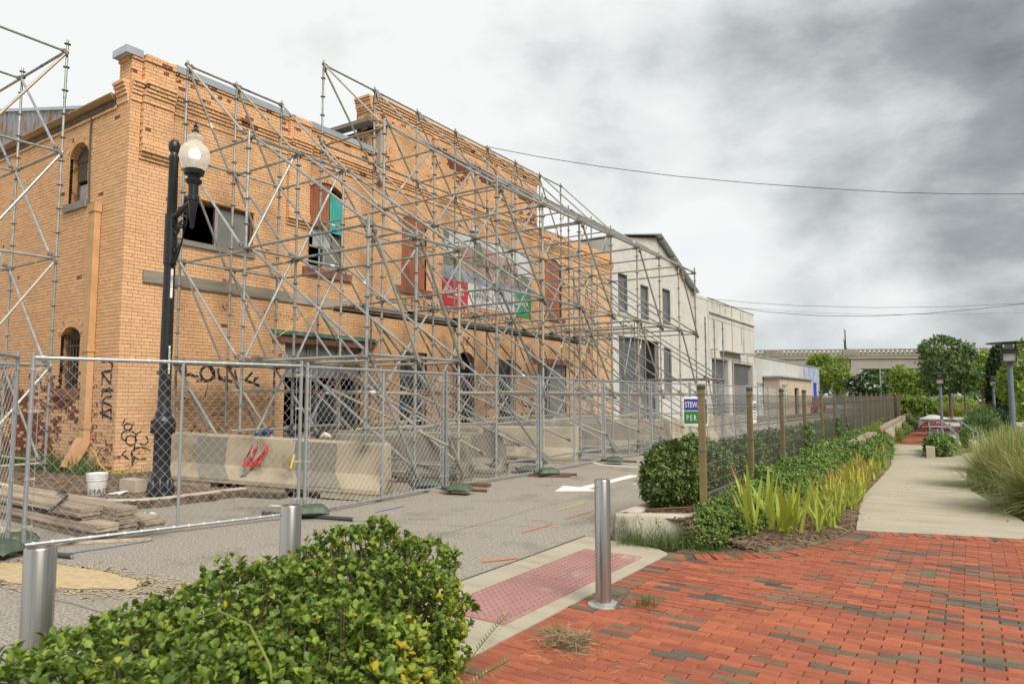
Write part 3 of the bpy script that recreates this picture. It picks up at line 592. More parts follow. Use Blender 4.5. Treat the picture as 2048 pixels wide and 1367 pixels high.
def frame(T, u0, u1, z0, z1, d, wd, th, vb=(), hb=()):
    b = MB(); tb(b, T, u0, u0 + wd, z0, z1, d, d - th); tb(b, T, u1 - wd, u1, z0, z1, d, d - th); tb(b, T, u0 + wd, u1 - wd, z1 - wd, z1, d, d - th); tb(b, T, u0 + wd, u1 - wd, z0, z0 + wd, d, d - th)
    for u in vb: tb(b, T, u - wd / 2, u + wd / 2, z0 + wd, z1 - wd, d - .004, d - th + .004)
    for z in hb: tb(b, T, u0 + wd, u1 - wd, z - wd / 2, z + wd / 2, d - .008, d - th + .008)
    return b
def pane(T, u0, u1, z0, z1, d, m, parent, name='pane'):
    b = MB(); tb(b, T, u0, u1, z0, z1, d, d - .012); return obj(name, b, m, parent)
bld = thing('brick_building', 'old orange painted brick building with stepped cornice behind the scaffolding', 'building')
W1 = Op(7.40, 9.06, 4.60, 5.50); W2 = Op(10.56, 11.66, 4.60, 6.50, .22); W3 = Op(13.75, 14.80, 4.53, 6.36, .28); W4 = Op(21.42, 22.60, 4.50, 6.50, .18)
D1 = Op(9.98, 12.32, .12, 2.72); W5 = Op(13.76, 14.86, .12, 2.73); AD = Op(16.18, 17.16, .12, 2.60, .28); W6 = Op(18.46, 19.34, .45, 2.72); W7 = Op(20.88, 23.0, .45, 2.66)
fops = [W1, W2, W3, W4, D1, W5, AD, W6, W7]
SU = Op(14.46, 15.26, 5.40, 6.42, .24); SLo = Op(14.42, 15.26, 1.66, 2.72, .17); sops = [SU, SLo]
def steps(z, z0, n, s, h=CH): k = int((z - z0) / h); return s * (k + 1) if 0 <= k < n else 0
def off1(u, z):
    o = steps(z, 7.13, 5, .026)
    if z > 7.88: o = .035
    if 6.53 < u < 7.13 and z > 5.98: o += .035 if z < 6.06 else .075 if z < 6.13 else .125 if z < 6.34 else .095
    if 9.90 < u < 10.50 and z > 5.45: o += .035 if z < 5.53 else .075 if z < 5.60 else .125 if z < 5.81 else .095
    return o
def off2(u, z):
    o = steps(z, 7.20, 4, .028)
    if z > 9.15: o = .03 * min(5, 1 + int((z - 9.15) / (CH * 1.2)))
    for q in (15.1, 18.35):
        if abs(u - q) < .12 and 8.35 < z < 9.15: o += .09
    return o
def off3(u, z): return steps(z, 6.95, 5, .028) if z < 7.4 else .05
def nz(u, z, s, k=0): return .5 + .5 * noise.noise((u * s, z * s * 1.4, k))
def peel_front(u, z):
    a = nz(u, z, .9, 3); r = random.random(); p = .0 + .30 * max(0, a - .55) * 2
    if 2.75 < z < 3.66 and u > 8.2: p += .30 * max(0, nz(u, z, 1.6, 5) - .33) * 2 * (r > .35)
    if z > 7.3 and u < 12.65: p += (.28 + .2 * nz(u, z, 1.3, 21)) * (r > .92)
    if z < 1.0: p += .25 * (r > .7)
    if u > 12.65 and 7.6 < z < 9.1: p += .50 * max(0, nz(u, z, .95, 9) - .44) * 2.2 * (r > .45)
    for q0, q1 in ((15.75, 16.85), (17.35, 18.1), (19.6, 20.55)):
        if u > 12.65 and q0 < u < q1 and 8.45 < z < 8.88: p = .85
    if u > 23.5 and z > 2 and z < 7: p += .45 * max(0, nz(u, z, .8, 12) - .45) * 2
    if z > 5.9 and 12.6 < u: p += .12 * (r > .7)
    if r > .993: p += .35
    return min(p, .95)
def peel_side(u, z):
    r = random.random(); p = .05 + .2 * max(0, nz(u, z, .7, 2) - .5) * 2
    if z < 1.95: p += .60 * min(1, max(0, (.6 * nz(u, z, .6, 8) + .4 * nz(u, z, 2.2, 4) - .30) * 3.0)) * (1 if z < 1.7 else .6) * (.5 if u < 13.9 else 1) * (1 if r > .22 else .3)
    if r > .996: p += .4
    return min(p, .95)
cnt = [0]
def pick1(u, z, L):
    if L < .19 or u > 8.9 or not (1.2 < z < 6.9): return False
    if random.random() < .62 or cnt[0] >= 290: return False
    cnt[0] += 1; return True
back = MB(); bk = MB(); ring = MB(); singles = []
for (u0, u1, z1, off) in ((SY, 12.65, 8.06, off1), (12.65, 20.9, 9.57, off2), (20.9, 27.08, 7.72, off3)):
    ops = [o for o in fops if u0 <= o.uc < u1]; bb, sg = lay(TF, u0, u1, .10, z1, ops, off, peel_front, .07, pick1 if u0 == SY else None, False, (6.53, 7.13, 9.90, 10.50) if u0 == SY else (14.98, 15.22, 18.23, 18.47) if u0 < 13 else ())
    n = len(bk.v); bk.v += bb.v; bk.f += [tuple(i + n for i in f) for f in bb.f]; bk.m += bb.m; bk.a += bb.a; singles += sg
    backing(back, TF, u0 + (.016 if u0 == SY else 0), u1 - (.001 if u1 < 27 else 0), .05, z1 - .02, ops, .38)
for o in fops:
    if o.rise: arch_ring(ring, TF, o, rows=2)
fw = obj('front_wall', back, m_mortar, bld); wallbricks = obj('brick_face', bk, m_brick, fw, None, 'stuff'); obj('arch_bricks', ring, m_brick, fw, None, 'stuff')
sb = MB(); sb.hexa([(-.035, -.0974, -.0295), (.035, -.0974, -.0295), (.035, .0974, -.0295), (-.035, .0974, -.0295), (-.035, -.0974, .0295), (.035, -.0974, .0295), (.035, .0974, .0295), (-.035, .0974, .0295)]); sbm = mesh_of('brick', sb, m_brick)
for uc, zc, L, o in singles: q = link('brick', sbm, fw); q.location = (WX + o - .035, uc, zc); q.scale = (1, L / .1948, 1)
def offs(u, z): return (steps(z, 7.13, 5, .026) if z < 7.5 else (.035 if z > 7.88 else 0)) if u < 13.36 else (.03 if 6.98 < z < 7.1 else 0)
bs = MB(); back2 = MB(); ring2 = MB()
b1, _ = lay(TS, 12.972, 13.36, 7.0, 8.0, [], offs, peel_side, .07, None, True); b2, _ = lay(TS, 12.972, 23.5, .10, 7.1, sops, offs, peel_side, .07, None, True)
for bb in (b2, b1): n = len(bs.v); bs.v += bb.v; bs.f += [tuple(i + n for i in f) for f in bb.f]; bs.m += bb.m; bs.a += bb.a
backing(back2, TS, 13.30, 26, .05, 7.10, sops, .36)
for o in sops: arch_ring(ring2, TS, o, rows=2)
sw_ = obj('side_wall', back2, m_mortar, bld); obj('brick_face', bs, m_brick, sw_, None, 'stuff'); obj('arch_bricks', ring2, m_brick, sw_, None, 'stuff')
# return of the taller middle block above the corner block
def TR_(u, d, z): return (-u, 12.65 - d, z)
rb, _ = lay(TR_, 12.972, 13.55, 8.0, 9.57, [], lambda u, z: .03 * min(5, 1 + int((z - 9.15) / (CH * 1.2))) if z > 9.15 else 0, peel_side, .07, None, True); rk = MB(); rk.box((-13.6, 12.663, 7.9), (-13.28, 13.1, 9.54)); rw = obj('return_wall', rk, m_mortar, bld); obj('brick_face', rb, m_brick, rw, None, 'stuff')
rk = MB(); rk.box((-13.28, 20.55, 7.5), (-12.98, 20.887, 9.54)); obj('return_wall', rk, m_mortar, bld)
# roof, far walls, floor: the shell that keeps the inside dark
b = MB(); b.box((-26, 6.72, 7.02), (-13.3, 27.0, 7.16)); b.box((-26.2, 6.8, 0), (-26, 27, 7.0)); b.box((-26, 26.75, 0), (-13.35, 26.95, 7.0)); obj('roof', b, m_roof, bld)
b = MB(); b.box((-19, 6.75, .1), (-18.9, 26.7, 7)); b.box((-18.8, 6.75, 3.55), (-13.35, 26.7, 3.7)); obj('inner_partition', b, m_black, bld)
# metal coping in lengths
for u0, u1 in ((6.19, 6.515), (7.15, 9.88), (10.52, 12.64)):
    b = MB(); b.hexa([(x, y, z) for z in (7.945, 8.085) for x, y in ((WX - .46, u0), (WX + .055, u0), (WX + .055, u1), (WX - .46, u1))]); obj('coping', b, m_coping, bld)
b = MB(); b.hexa([TF(u, d, z) for z in (7.96, 8.08) for u, d in ((12.645, .06), (12.95, .06), (12.95, .05), (12.645, .05))]); obj('coping', b, m_coping, bld)
# gutter and downpipe on the side wall
b = MB()
prof = [(0, 7.17), (.0, 7.28), (-.12, 7.30), (-.13, 7.27), (-.08, 7.19)]
b.prism([(-13.40, SY - .01 + y, z) for y, z in prof], (-12.5, 0, 0)); obj('gutter', b, m_gutter, bld)
b = MB(); b.box((-26, SY - .05, 7.08), (-13.42, SY - .003, 7.165)); obj('eaves_board', b, m_wood_dark, bld)
dp = MB(); dp.box((-14.03, SY - .13, .62), (-13.80, SY - .012, 5.12)); ds = obj('downpipe', dp, m_ochre, bld)
b = MB(); b.box((-14.05, SY - .15, 5.05), (-13.78, SY - .010, 5.22)); obj('downpipe_head', b, m_ochre, ds)
for z in (2.35, .9): b = MB(); b.box((-14.045, SY - .145, z), (-13.785, SY - .0095, z + .13)); obj('downpipe_collar', b, m_ochre, ds)
b = MB(); P = [(-14.05, SY - .02, .64), (-13.79, SY - .02, .64), (-13.79, SY - .22, .70), (-14.05, SY - .22, .70)]
b.hexa([(-14.02, SY - .42, .22), (-13.81, SY - .42, .22), (-13.81, SY - .28, .13), (-14.02, SY - .28, .13), (-14.04, SY - .15, .74), (-13.795, SY - .15, .74), (-13.795, SY - .02, .60), (-14.04, SY - .02, .60)]); obj('downpipe_shoe', b, m_ochre, ds)
b = MB(); b.path([(-14.35, SY - .03, 7.1), (-14.36, SY - .025, 6.2), (-14.30, SY - .025, 5.3)], .02, 5); obj('cable', b, m_crack, bld)
# side windows
fr = obj('window', frame(TS, SU.u0, SU.u1, SU.z0, SU.z1, -.17, .06, .06, hb=(5.95,)), m_wood_dark, bld)
b = MB(); b.prism(arch_poly(TS, SU, -.15, .01, 6.32), (0, .03, 0)); tb(b, TS, SU.u0 + .05, SU.u1 - .05, 5.93, 6.34, -.16, -.18); obj('boarded_panel', b, m_wood_dark, fr)
pane(TS, SU.u0 + .18, SU.u1 - .05, SU.z0 + .05, 5.86, -.20, m_glass_p, fr); b = MB(); tb(b, TS, SU.u0 - .06, SU.u1 + .10, 5.26, 5.41, .05, -.2); obj('sill', b, m_wood_grey, fr)
fr = obj('window', frame(TS, SLo.u0, SLo.u1, SLo.z0, SLo.z1, -.17, .07, .07), m_wood_dark, bld); b = MB(); b.prism(arch_poly(TS, SLo, -.16, .01, 2.66), (0, .03, 0)); obj('lintel_board', b, m_wood_dark, fr); pane(TS, SLo.u0 + .06, SLo.u1 - .06, SLo.z0 + .06, SLo.z1, -.26, m_glass, fr)
b = MB()
for k in range(6): u = SLo.u0 + .1 + k * .128; b.tube(TS(u, -.10, SLo.z0 + .03), TS(u, -.10, SLo.z1 + .05), .011, 5)
for z in (1.95, 2.5): tb(b, TS, SLo.u0 + .04, SLo.u1 - .04, z, z + .03, -.09, -.11)
obj('window_bars', b, m_wood_dark, fr); b = MB(); tb(b, TS, SLo.u0 - .09, SLo.u1 + .09, 1.50, 1.665, .05, -.2); obj('sill', b, m_sill, fr)
# front windows
fr = obj('window', frame(TF, W1.u0, W1.u1, W1.z0, W1.z1, -.06, .045, .07, vb=(8.20,)), m_trim, bld); pane(TF, 8.23, 8.93, W1.z0 + .05, W1.z1 - .05, -.10, m_glass_g, fr); b = MB(); tb(b, TF, 8.90, 8.96, W1.z0 + .05, W1.z1 - .05, -.05, -.11); obj('sash_bar', b, m_alu, fr); b = MB(); tb(b, TF, 8.17, 8.24, W1.z0 + .04, W1.z1 - .04, -.045, -.055); obj('sash_bar', b, m_alu, fr)
b = MB(); tb(b, TF, W1.u0 - .05, W1.u1 + .04, W1.z0 - .09, W1.z0 + .02, .035, -.1); tb(b, TF, W1.u0 - .02, W1.u1 + .02, W1.z0 - .13, W1.z0 - .092, .012, -.1); obj('sill', b, m_wood_grey, fr)
def corrug(b, T, u0, u1, z0, z1, d, op=None, pitch=.075):
    n = int((u1 - u0) / pitch)
    for k in range(n):
        a = u0 + (u1 - u0) * k / n; c = u0 + (u1 - u0) * (k + 1) / n; m1 = a + .35 * (c - a); m2 = a + .65 * (c - a)
        for q0, q1, d0, d1 in ((a, m1, d, d + .022), (m1, m2, d + .022, d + .022), (m2, c, d + .022, d)):
            t0 = z1 + (arch_z(op, q0 - op.uc) if op else 0); t1 = z1 + (arch_z(op, q1 - op.uc) if op else 0); b.face([T(q0, d0, z0), T(q1, d1, z0), T(q1, d1, t1), T(q0, d0, t0)])
fr = obj('window', frame(TF, W2.u0, W2.u1, W2.z0, 5.62, -.10, .05, .07, vb=(11.12,), hb=(5.12,)), m_alu, bld); b = MB(); corrug(b, TF, W2.u0, 11.22, 5.60, W2.z1, -.05, W2); obj('shutter', b, m_shutter, fr)
b = MB(); corrug(b, TF, 11.225, W2.u1, 5.52, W2.z1 - .06, -.04, None); obj('teal_shutter', b, m_teal, fr); pane(TF, 11.15, W2.u1 - .05, W2.z0 + .05, 5.1, -.14, m_glass_g, fr); pane(TF, 10.80, 11.09, 5.15, 5.58, -.14, m_glass_p, fr); pane(TF, 11.15, 11.35, 5.16, 5.57, -.14, m_glass_p, fr); pane(TF, 11.40, 11.6, 5.16, 5.5, -.15, m_glass_g, fr)
b = MB(); tb(b, TF, 10.40, 11.90, 4.37, 4.55, .06, -.12); obj('sill', b, m_sill, fr); b = MB()
for u in (W2.u0, W2.u1 - .05): tb(b, TF, u, u + .05, W2.z0, W2.z1 - .02, -.035, -.098)
obj('jamb_trim', b, m_trim, fr)
for o, (s0, s1) in ((W3, (13.50, 15.10)), (W4, (21.2, 22.85))):
    b = MB(); corrug(b, TF, o.u0 + .01, o.u1 - .01, o.z0, o.z1, -.06, o); fr = obj('window', b, m_shutter, bld); b = MB(); tb(b, TF, s0, s1, o.z0 - .17, o.z0 + .01, .06, -.12); obj('sill', b, m_sill, fr)
# ground floor shopfront and doors
fr = obj('shopfront', frame(TF, D1.u0, D1.u1, D1.z0, D1.z1, -.10, .06, .08, vb=(10.72, 10.80, 11.63, 11.70), hb=(1.98, 1.62)), m_wood_grey, bld)
for u0, u1 in ((10.03, 10.70), (10.82, 11.60), (11.72, 12.27)): pane(TF, u0, u1, 2.0, 2.66, -.14, m_glass_g, fr)
pane(TF, 10.82, 11.60, .9, 1.58, -.16, m_glass, fr); pane(TF, 11.72, 12.27, .2, 1.58, -.15, m_glass, fr); b = MB(); tb(b, TF, 10.82, 11.60, .12, .86, -.12, -.16); obj('lower_panel', b, m_wood_dark, fr)
b = MB(); tb(b, TF, 9.62, 12.74, 2.73, 2.90, .05, -.1); ln = obj('lintel', b, m_trim, bld); b = MB(); tb(b, TF, 9.56, 12.84, 2.905, 2.96, .10, -.05); tb(b, TF, 9.58, 12.80, 2.965, 3.0, .03, -.05); obj('flashing', b, m_green_flash, ln)
fr = obj('door', frame(TF, W5.u0, W5.u1, W5.z0, W5.z1, -.08, .07, .08, hb=(2.1,)), m_alu, bld); pane(TF, W5.u0 + .06, W5.u1 - .06, .9, 2.66, -.14, m_glass, fr); b = MB(); tb(b, TF, W5.u0 + .07, W5.u1 - .07, .14, .9, -.11, -.15); obj('kick_panel', b, m_black, fr)
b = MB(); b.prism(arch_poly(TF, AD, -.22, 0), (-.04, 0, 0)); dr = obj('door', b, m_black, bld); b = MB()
for s in (-1, 1): tb(b, TF, AD.uc + s * (AD.hw - .03) - .03, AD.uc + s * (AD.hw - .03) + .03, .12, AD.z1, -.10, -.2)
tb(b, TF, AD.u0 + .06, AD.u1 - .06, 2.1, 2.2, -.10, -.2); obj('door_frame', b, m_wood_dark, dr); pane(TF, AD.u0 + .15, AD.u1 - .15, 1.0, 2.0, -.20, m_glass, dr); b = MB(); tb(b, TF, AD.uc - .05, AD.uc + .02, .2, 2.0, -.16, -.195); obj('door_stile', b, m_trim, dr)
fr = obj('window', frame(TF, W6.u0, W6.u1, W6.z0, W6.z1, -.08, .06, .07), m_alu, bld); pane(TF, W6.u0 + .05, W6.u1 - .05, W6.z0 + .05, W6.z1 - .05, -.12, m_glass, fr)
fr = obj('window', frame(TF, W7.u0, W7.u1, W7.z0, W7.z1, -.08, .06, .07, vb=(21.75, 21.95)), m_alu, bld); pane(TF, W7.u0 + .05, 21.73, W7.z0 + .05, W7.z1 - .05, -.12, m_glass, fr); pane(TF, 21.98, W7.u1 - .05, W7.z0 + .05, W7.z1 - .05, -.12, m_glass_g, fr); b = MB(); tb(b, TF, 20.42, 23.5, 2.70, 2.90, .035, -.1); obj('lintel', b, m_sill, bld)
# long boards nailed along the front
for u0, u1, z0, z1, m, d in ((6.70, 10.02, 3.66, 3.89, m_wood_grey, .045), (10.03, 14.2, 3.66, 3.87, m_wood_pale, .04), (14.21, 18.4, 3.65, 3.87, m_wood_pale, .045), (18.41, 22.2, 3.65, 3.86, m_wood_pale, .04), (22.21, 25.4, 3.64, 3.85, m_wood_pale, .042)):
    b = MB(); tb(b, TF, u0, u1, z0, z1, d, .006); obj('board', b, m, bld)
# sagging timber eaves behind the parapet, corrugated roof gable behind the side wall
b = MB(); A, B = onY(655, 258, 12.3), onY(737, 233, 12.3); A2 = A + (B - A) * 1.02
for dz, dy, m in ((0, 0, 0), (-.14, .35, 0)): b.hexa([A + np.array([0, dy, dz - .10]), A2 + np.array([0, dy, dz - .10]), A2 + np.array([0, dy + .3, dz - .10]), A + np.array([0, dy + .3, dz - .10]), A + np.array([0, dy, dz]), A2 + np.array([0, dy, dz]), A2 + np.array([0, dy + .34, dz + .02]), A + np.array([0, dy + .34, dz + .02])])
obj('timber_eaves', b, m_wood_grey, bld); b = MB(); b.box((A[0], 12.72, 7.2), (A2[0], 12.9, A[2] - .26)); obj('clapboard', b, m_wood_pale, bld)
b = MB(); P0 = onY(-160, 228, 7.6); P1 = onY(250, 212, 7.6); n = 90
for k in range(n):
    a = P0 + (P1 - P0) * k / n; c = P0 + (P1 - P0) * (k + 1) / n; s = .03 if k % 2 else 0; e = .0 if k % 2 else .03
    b.face([(a[0], 7.6 - s, 7.0), (c[0], 7.6 - e, 7.0), (c[0], 7.6 - e, c[2]), (a[0], 7.6 - s, a[2])])
gb = obj('metal_gable', b, m_corr, bld); b = MB(); b.hexa([(P0[0], 7.54, P0[2] - .05), (P1[0], 7.54, P1[2] - .05), (P1[0], 7.8, P1[2] - .05), (P0[0], 7.8, P0[2] - .05), (P0[0], 7.54, P0[2] + .03), (P1[0], 7.54, P1[2] + .03), (P1[0], 7.8, P1[2] + .03), (P0[0], 7.8, P0[2] + .03)]); obj('gable_trim', b, m_coping, gb)
# gooseneck wall lamp above the banner
t = thing('wall_lamp', 'gooseneck metal wall lamp above the large banner', 'wall lamp'); p = onX(945, 462, WX + .5); b = MB(); b.path([(WX + .0, p[1] - .25, p[2] - .1), (WX + .2, p[1] - .25, p[2] + .28), (WX + .42, p[1] - .1, p[2] + .34), (WX + .55, p[1], p[2] + .16)], .018, 6); obj('gooseneck', b, m_alu, t); b = MB(); b.lathe([(.02, .22), (.06, .18), (.17, .0), (.18, -.02)], (WX + .56, p[1], p[2] - .02), 12); obj('lamp_shade', b, m_alu, t)
# ---- writing: flat letters a few millimetres proud of the surface they are painted on
def text(name, s, size, org, ux, uz, m, parent, sx=1.0, align='LEFT'):
    cu = bpy.data.curves.new(name, 'FONT'); cu.body = s; cu.size = size; cu.align_x = align; cu.resolution_u = 3; to = bpy.data.objects.new(name, cu); COL.objects.link(to); bpy.context.view_layer.update()
    me = bpy.data.meshes.new_from_object(to.evaluated_get(bpy.context.evaluated_depsgraph_get())); bpy.data.objects.remove(to); me.materials.clear(); me.materials.append(m)
    ux = Vector(ux).normalized(); uz = Vector(uz).normalized(); n = ux.cross(uz); o = link(name, me, parent)
    mw = Matrix(((ux.x * sx, uz.x, n.x, org[0]), (ux.y * sx, uz.y, n.y, org[1]), (ux.z * sx, uz.z, n.z, org[2]), (0, 0, 0, 1))); me.transform(mw); return o
text('ghost_lettering', 'HARDWARE COMPANY', .46, (WX + .008, 13.85, 3.93), (0, 1, 0), (0, 0, 1), m_ghost, bld, 1.22)
text('ghost_lettering', '16 18', .30, (WX + .008, 16.05, 3.08), (0, 1, 0), (0, 0, 1), m_ghost, bld, 1.1)
def strokes(name, segs, wd, m, plane, parent=bld):
    b = MB()
    for st in segs:
        pts = [plane(u, v) for u, v in st]; P = [pts[0]]
        for a, c in zip(pts[:-1], pts[1:]): P += [a + (c - a) * t for t in (.5, 1)]
        b.ribbon(P, wd, (1, 0, 0) if plane is PF else (0, -1, 0))
    return obj(name, b, m, parent)
PF = lambda u, v: onX(u, v, WX + .009)
PS = lambda u, v: onY(u, v, SY - .009)
def arc(cx, cy, rx, ry, a0, a1, n=9): return [(cx + rx * math.cos(math.radians(a0 + (a1 - a0) * k / n)), cy + ry * math.sin(math.radians(a0 + (a1 - a0) * k / n))) for k in range(n + 1)]
strokes('graffiti_lettering', [arc(386, 737, 0, 0, 0, 1, 1), [(368, 750), (372, 740), (370, 731)], [(366, 751), (380, 748), (396, 753)], arc(415, 746, 14, 15, -60, 300), [(421, 736), (430, 756)], [(436, 738), (439, 757), (452, 760), (463, 762)], [(470, 740), (474, 765)], [(504, 745), (491, 760), (503, 764), (518, 771)], [(508, 765), (510, 757), (516, 755)]], .05, m_graf, PF)
strokes('graffiti_lettering', [[(204, 722), (216, 720), (225, 728), (222, 741), (204, 744)], [(203, 745), (221, 768), (222, 748)], [(203, 768), (205, 752)], [(203, 792), (206, 779), (219, 776), (221, 786)], [(203, 782), (225, 780)], [(223, 792), (210, 795), (204, 803), (223, 811)], [(204, 803), (205, 836)], [(200, 826), (222, 818)], [(202, 826), (222, 836), (222, 818)]], .042, m_graf, PS)
strokes('graffiti_lettering', [[(245, 850), (250, 837)], arc(256, 853, 8, 7, 0, 330), [(268, 846), (259, 861)], [(264, 862), (272, 868), (282, 862)], arc(262, 880, 11, 10, 0, 350), arc(250, 871, 7, 9, 60, 300), [(272, 870), (268, 902)], arc(287, 880, 9, 9, -60, 140), arc(282, 906, 20, 12, 60, 330), [(265, 905), (264, 932), (270, 912)], [(252, 900), (244, 908), (258, 918)]], .022, m_graf, PF)
strokes('graffiti_lettering', [[(416, 767), (411, 790), (407, 796)], [(368, 795), (378, 797), (371, 805)], arc(436, 832, 14, 4, 180, 340), [(383, 861), (382, 878)], [(537, 795), (536, 813), (541, 814)], [(409, 858), (412, 862), (415, 856)], [(436, 858), (444, 862)]], .014, m_graf, PF)
strokes('graffiti_lettering', [arc(668, 779, 12, 10, 0, 300), [(660, 760), (664, 765)], [(755, 752), (764, 765), (770, 756)], arc(778, 772, 10, 11, 90, 330), [(750, 795), (758, 790), (756, 800)], arc(772, 797, 8, 9, 30, 260)], .05, m_grafr, PF)
text('graffiti_lettering', 'PEEKHER', .26, tuple(onX(969, 818, WX + .009)), (0, 1, .0), (0, 0, 1), m_graf, bld, .8)
strokes('graffiti_lettering', [arc(1052, 800, 8, 12, 80, 300), arc(1063, 806, 6, 9, 0, 330), [(1044, 806), (1046, 790)], [(1040, 838), (1044, 826), (1050, 838), (1056, 826)], arc(1066, 832, 5, 7, 0, 330)], .05, m_graf, PF)
strokes('graffiti_lettering', [[(2, 775), (6, 745), (12, 772)], [(14, 770), (18, 748), (24, 768), (30, 746)], [(0, 778), (22, 776)], [(32, 745), (34, 772)], [(10, 782), (36, 783)], arc(63, 752, 5, 6, 0, 320), [(72, 768), (76, 748), (82, 770)]], .03, m_graf, PS)
t = thing('banner', 'large printed leasing banner on the orange wall behind the scaffolding', 'banner'); zb, zt = 4.32, 6.58
def bq(name, m, y0, y1, z0, z1, d): b = MB(); b.hexa([TF(u, dd, z) for z in (z0, z1) for u, dd in ((y0, d), (y1, d), (y1, .012), (y0, .012))]); return obj(name, b, m, t)
bq('printed_picture', m_bsky, 15.5, 20.42, 5.04, zt, .02); bq('red_block', m_bred, 15.5, 16.74, 4.24, 5.038, .02); bq('white_block', m_bwht, 16.742, 19.38, 4.32, 5.038, .02); bq('green_block', m_bgrn, 19.382, 20.42, 4.26, 5.038, .02)
def bp(name, m, pts, d): b = MB(); b.prism([TF(u, d, z) for u, z in pts], (-.002, 0, 0)); return obj(name, b, m, t)
bp('printed_street', m_broad, [(15.52, 5.05), (20.40, 5.05), (20.40, 5.28), (18.6, 5.32), (15.52, 5.46)], .024)
bp('printed_building', m_bpink, [(16.25, 5.42), (19.55, 5.30), (19.55, 5.95), (18.2, 6.25), (17.3, 6.33), (16.25, 6.05)], .026)
bp('printed_tree', m_btree, [(16.95, 5.6), (17.5, 5.6), (17.58, 6.05), (17.35, 6.42), (17.1, 6.40), (16.92, 6.05)], .029); bp('printed_tree', m_btree, [(18.5, 5.45), (18.9, 5.45), (18.95, 5.8), (18.7, 5.95), (18.5, 5.8)], .029); bp('printed_tree', m_btree, [(15.52, 6.2), (15.75, 6.15), (15.8, 6.45), (15.52, 6.52)], .029); bp('printed_tree', m_btree, [(19.5, 5.25), (20.4, 5.2), (20.4, 5.6), (20.0, 5.75), (19.6, 5.6)], .029); bp('printed_tree', m_btree, [(15.52, 5.45), (16.4, 5.42), (16.3, 5.75), (15.9, 5.85), (15.52, 5.7)], .0285)
b = MB()
for k in range(34):
    u = random.uniform(15.7, 20.2); z = random.uniform(5.2, 5.42); h = random.uniform(.05, .12); b.hexa([TF(u + a, d, zz) for zz in (z, z + h) for a, d in ((0, .031), (.03, .031), (.03, .028), (0, .028))])
for k in range(9): u = 17.65 + k * .21; b.hexa([TF(u + a, d, zz) for zz in (5.62, 5.9) for a, d in ((0, .031), (.05, .031), (.05, .028), (0, .028))])
obj('printed_figures', b, m_bdark, t)
Y1 = (0, 1, 0); Z1 = (0, 0, 1); text('banner_text', 'BAYER', .30, (WX + .024, 15.62, 4.60), Y1, Z1, m_swht, t, 1.05); text('banner_text', 'PROPERTIES', .085, (WX + .024, 15.72, 4.46), Y1, Z1, m_swht, t, 1.35); text('banner_text', 'FOR LEASE', .26, (WX + .024, 18.06, 4.80), Y1, Z1, m_btxt, t, 1.15, 'CENTER'); text('banner_text', 'OFFICE & RETAIL', .27, (WX + .024, 18.06, 4.585), Y1, Z1, m_btxt, t, 1.12, 'CENTER'); text('banner_text', '205.939.3111', .14, (WX + .024, 18.1, 4.37), Y1, Z1, m_btxt, t, 1.1, 'CENTER'); text('banner_text', 'LENSA', .24, (WX + .024, 19.43, 4.66), Y1, Z1, m_swht, t, 1.15)
# ================================================================ white brick building, stucco building, low grey building
wb = thing('white_brick_building', 'white painted brick building with dark windows and a gable roof', 'building')
gab = [(27.10, 8.55), (28.6, 8.82), (32.3, 9.52), (37.7, 7.42), (40.28, 7.42)]
def gtop(u): return float(np.interp(u, [q[0] for q in gab], [q[1] for q in gab]))
X1 = Op(27.75, 28.75, 5.28, 7.05); X2 = Op(30.25, 31.25, 5.2, 6.85); X3 = Op(33.05, 34.15, 5.2, 7.05); X4 = Op(33.1, 34.2, 1.6, 4.0); XG = Op(27.75, 32.4, .1, 4.22)
X5 = Op(32.6, 34.0, .12, 1.55)
wops = [X1, X2, X3, X4, XG]; b = MB(); bb = MB(); backing(b, TF, 27.10, 40.28, .05, 7.42, wops, .3)
us = np.linspace(27.1, 40.28, 28); b.prism([TF(27.1, -.013, 7.42)] + [TF(37.7, -.013, 7.42)] + [TF(u, -.013, gtop(u)) for u in (32.3, 28.6, 27.1)], (-.3, 0, 0))
z = .1
row = 0
while z < 9.5:
    gaps = [g for g in (o.span(z + .03) for o in wops) if g]; u = 27.10 - (.1016 if row % 2 else 0)
    while u < 40.28:
        a, c = max(u, 27.10), min(u + .194, 40.28); u += .2032
        if z + .058 > min(gtop(a), gtop(c)): continue
        segs = [(a, c)]
        for g0, g1 in gaps: segs = [s for q in segs for s in (((q[0], min(q[1], g0)), (max(q[0], g1), q[1])) if q[1] > g0 and q[0] < g1 else (q,)) if s[1] - s[0] > .015]
        for a, c in segs: o = random.gauss(0, .002); bb.hexa([TF(uu, dd, zz) for zz in (z, z + .058) for uu, dd in ((a, o), (c, o), (c, -.05), (a, -.05))], 0, (4,))
    z += CH; row += 1
fw2 = obj('front_wall', b, m_white, wb); obj('brick_face', bb, m_white_b, fw2, None, 'stuff')
for o in (X1, X2, X3, X4):
    b = MB(); tb(b, TF, o.u0, o.u1, o.z0, o.z1, -.12, -.15); f2 = obj('window', b, m_rollup, wb); obj('window_frame', frame(TF, o.u0, o.u1, o.z0, o.z1, -.06, .05, .05), m_rollup, f2); b = MB(); tb(b, TF, o.u0 - .08, o.u1 + .08, o.z0 - .12, o.z0 - .005, .05, -.1); obj('sill', b, m_white, f2)
def slatted(b, u0, u1, z0, z1, d, h=.085):
    z = z0
    while z < z1 - .01: tb(b, TF, u0, u1, z, min(z + h * .8, z1), d, d - .03); z += h
    tb(b, TF, u0, u1, z0, z1, d - .032, d - .05)
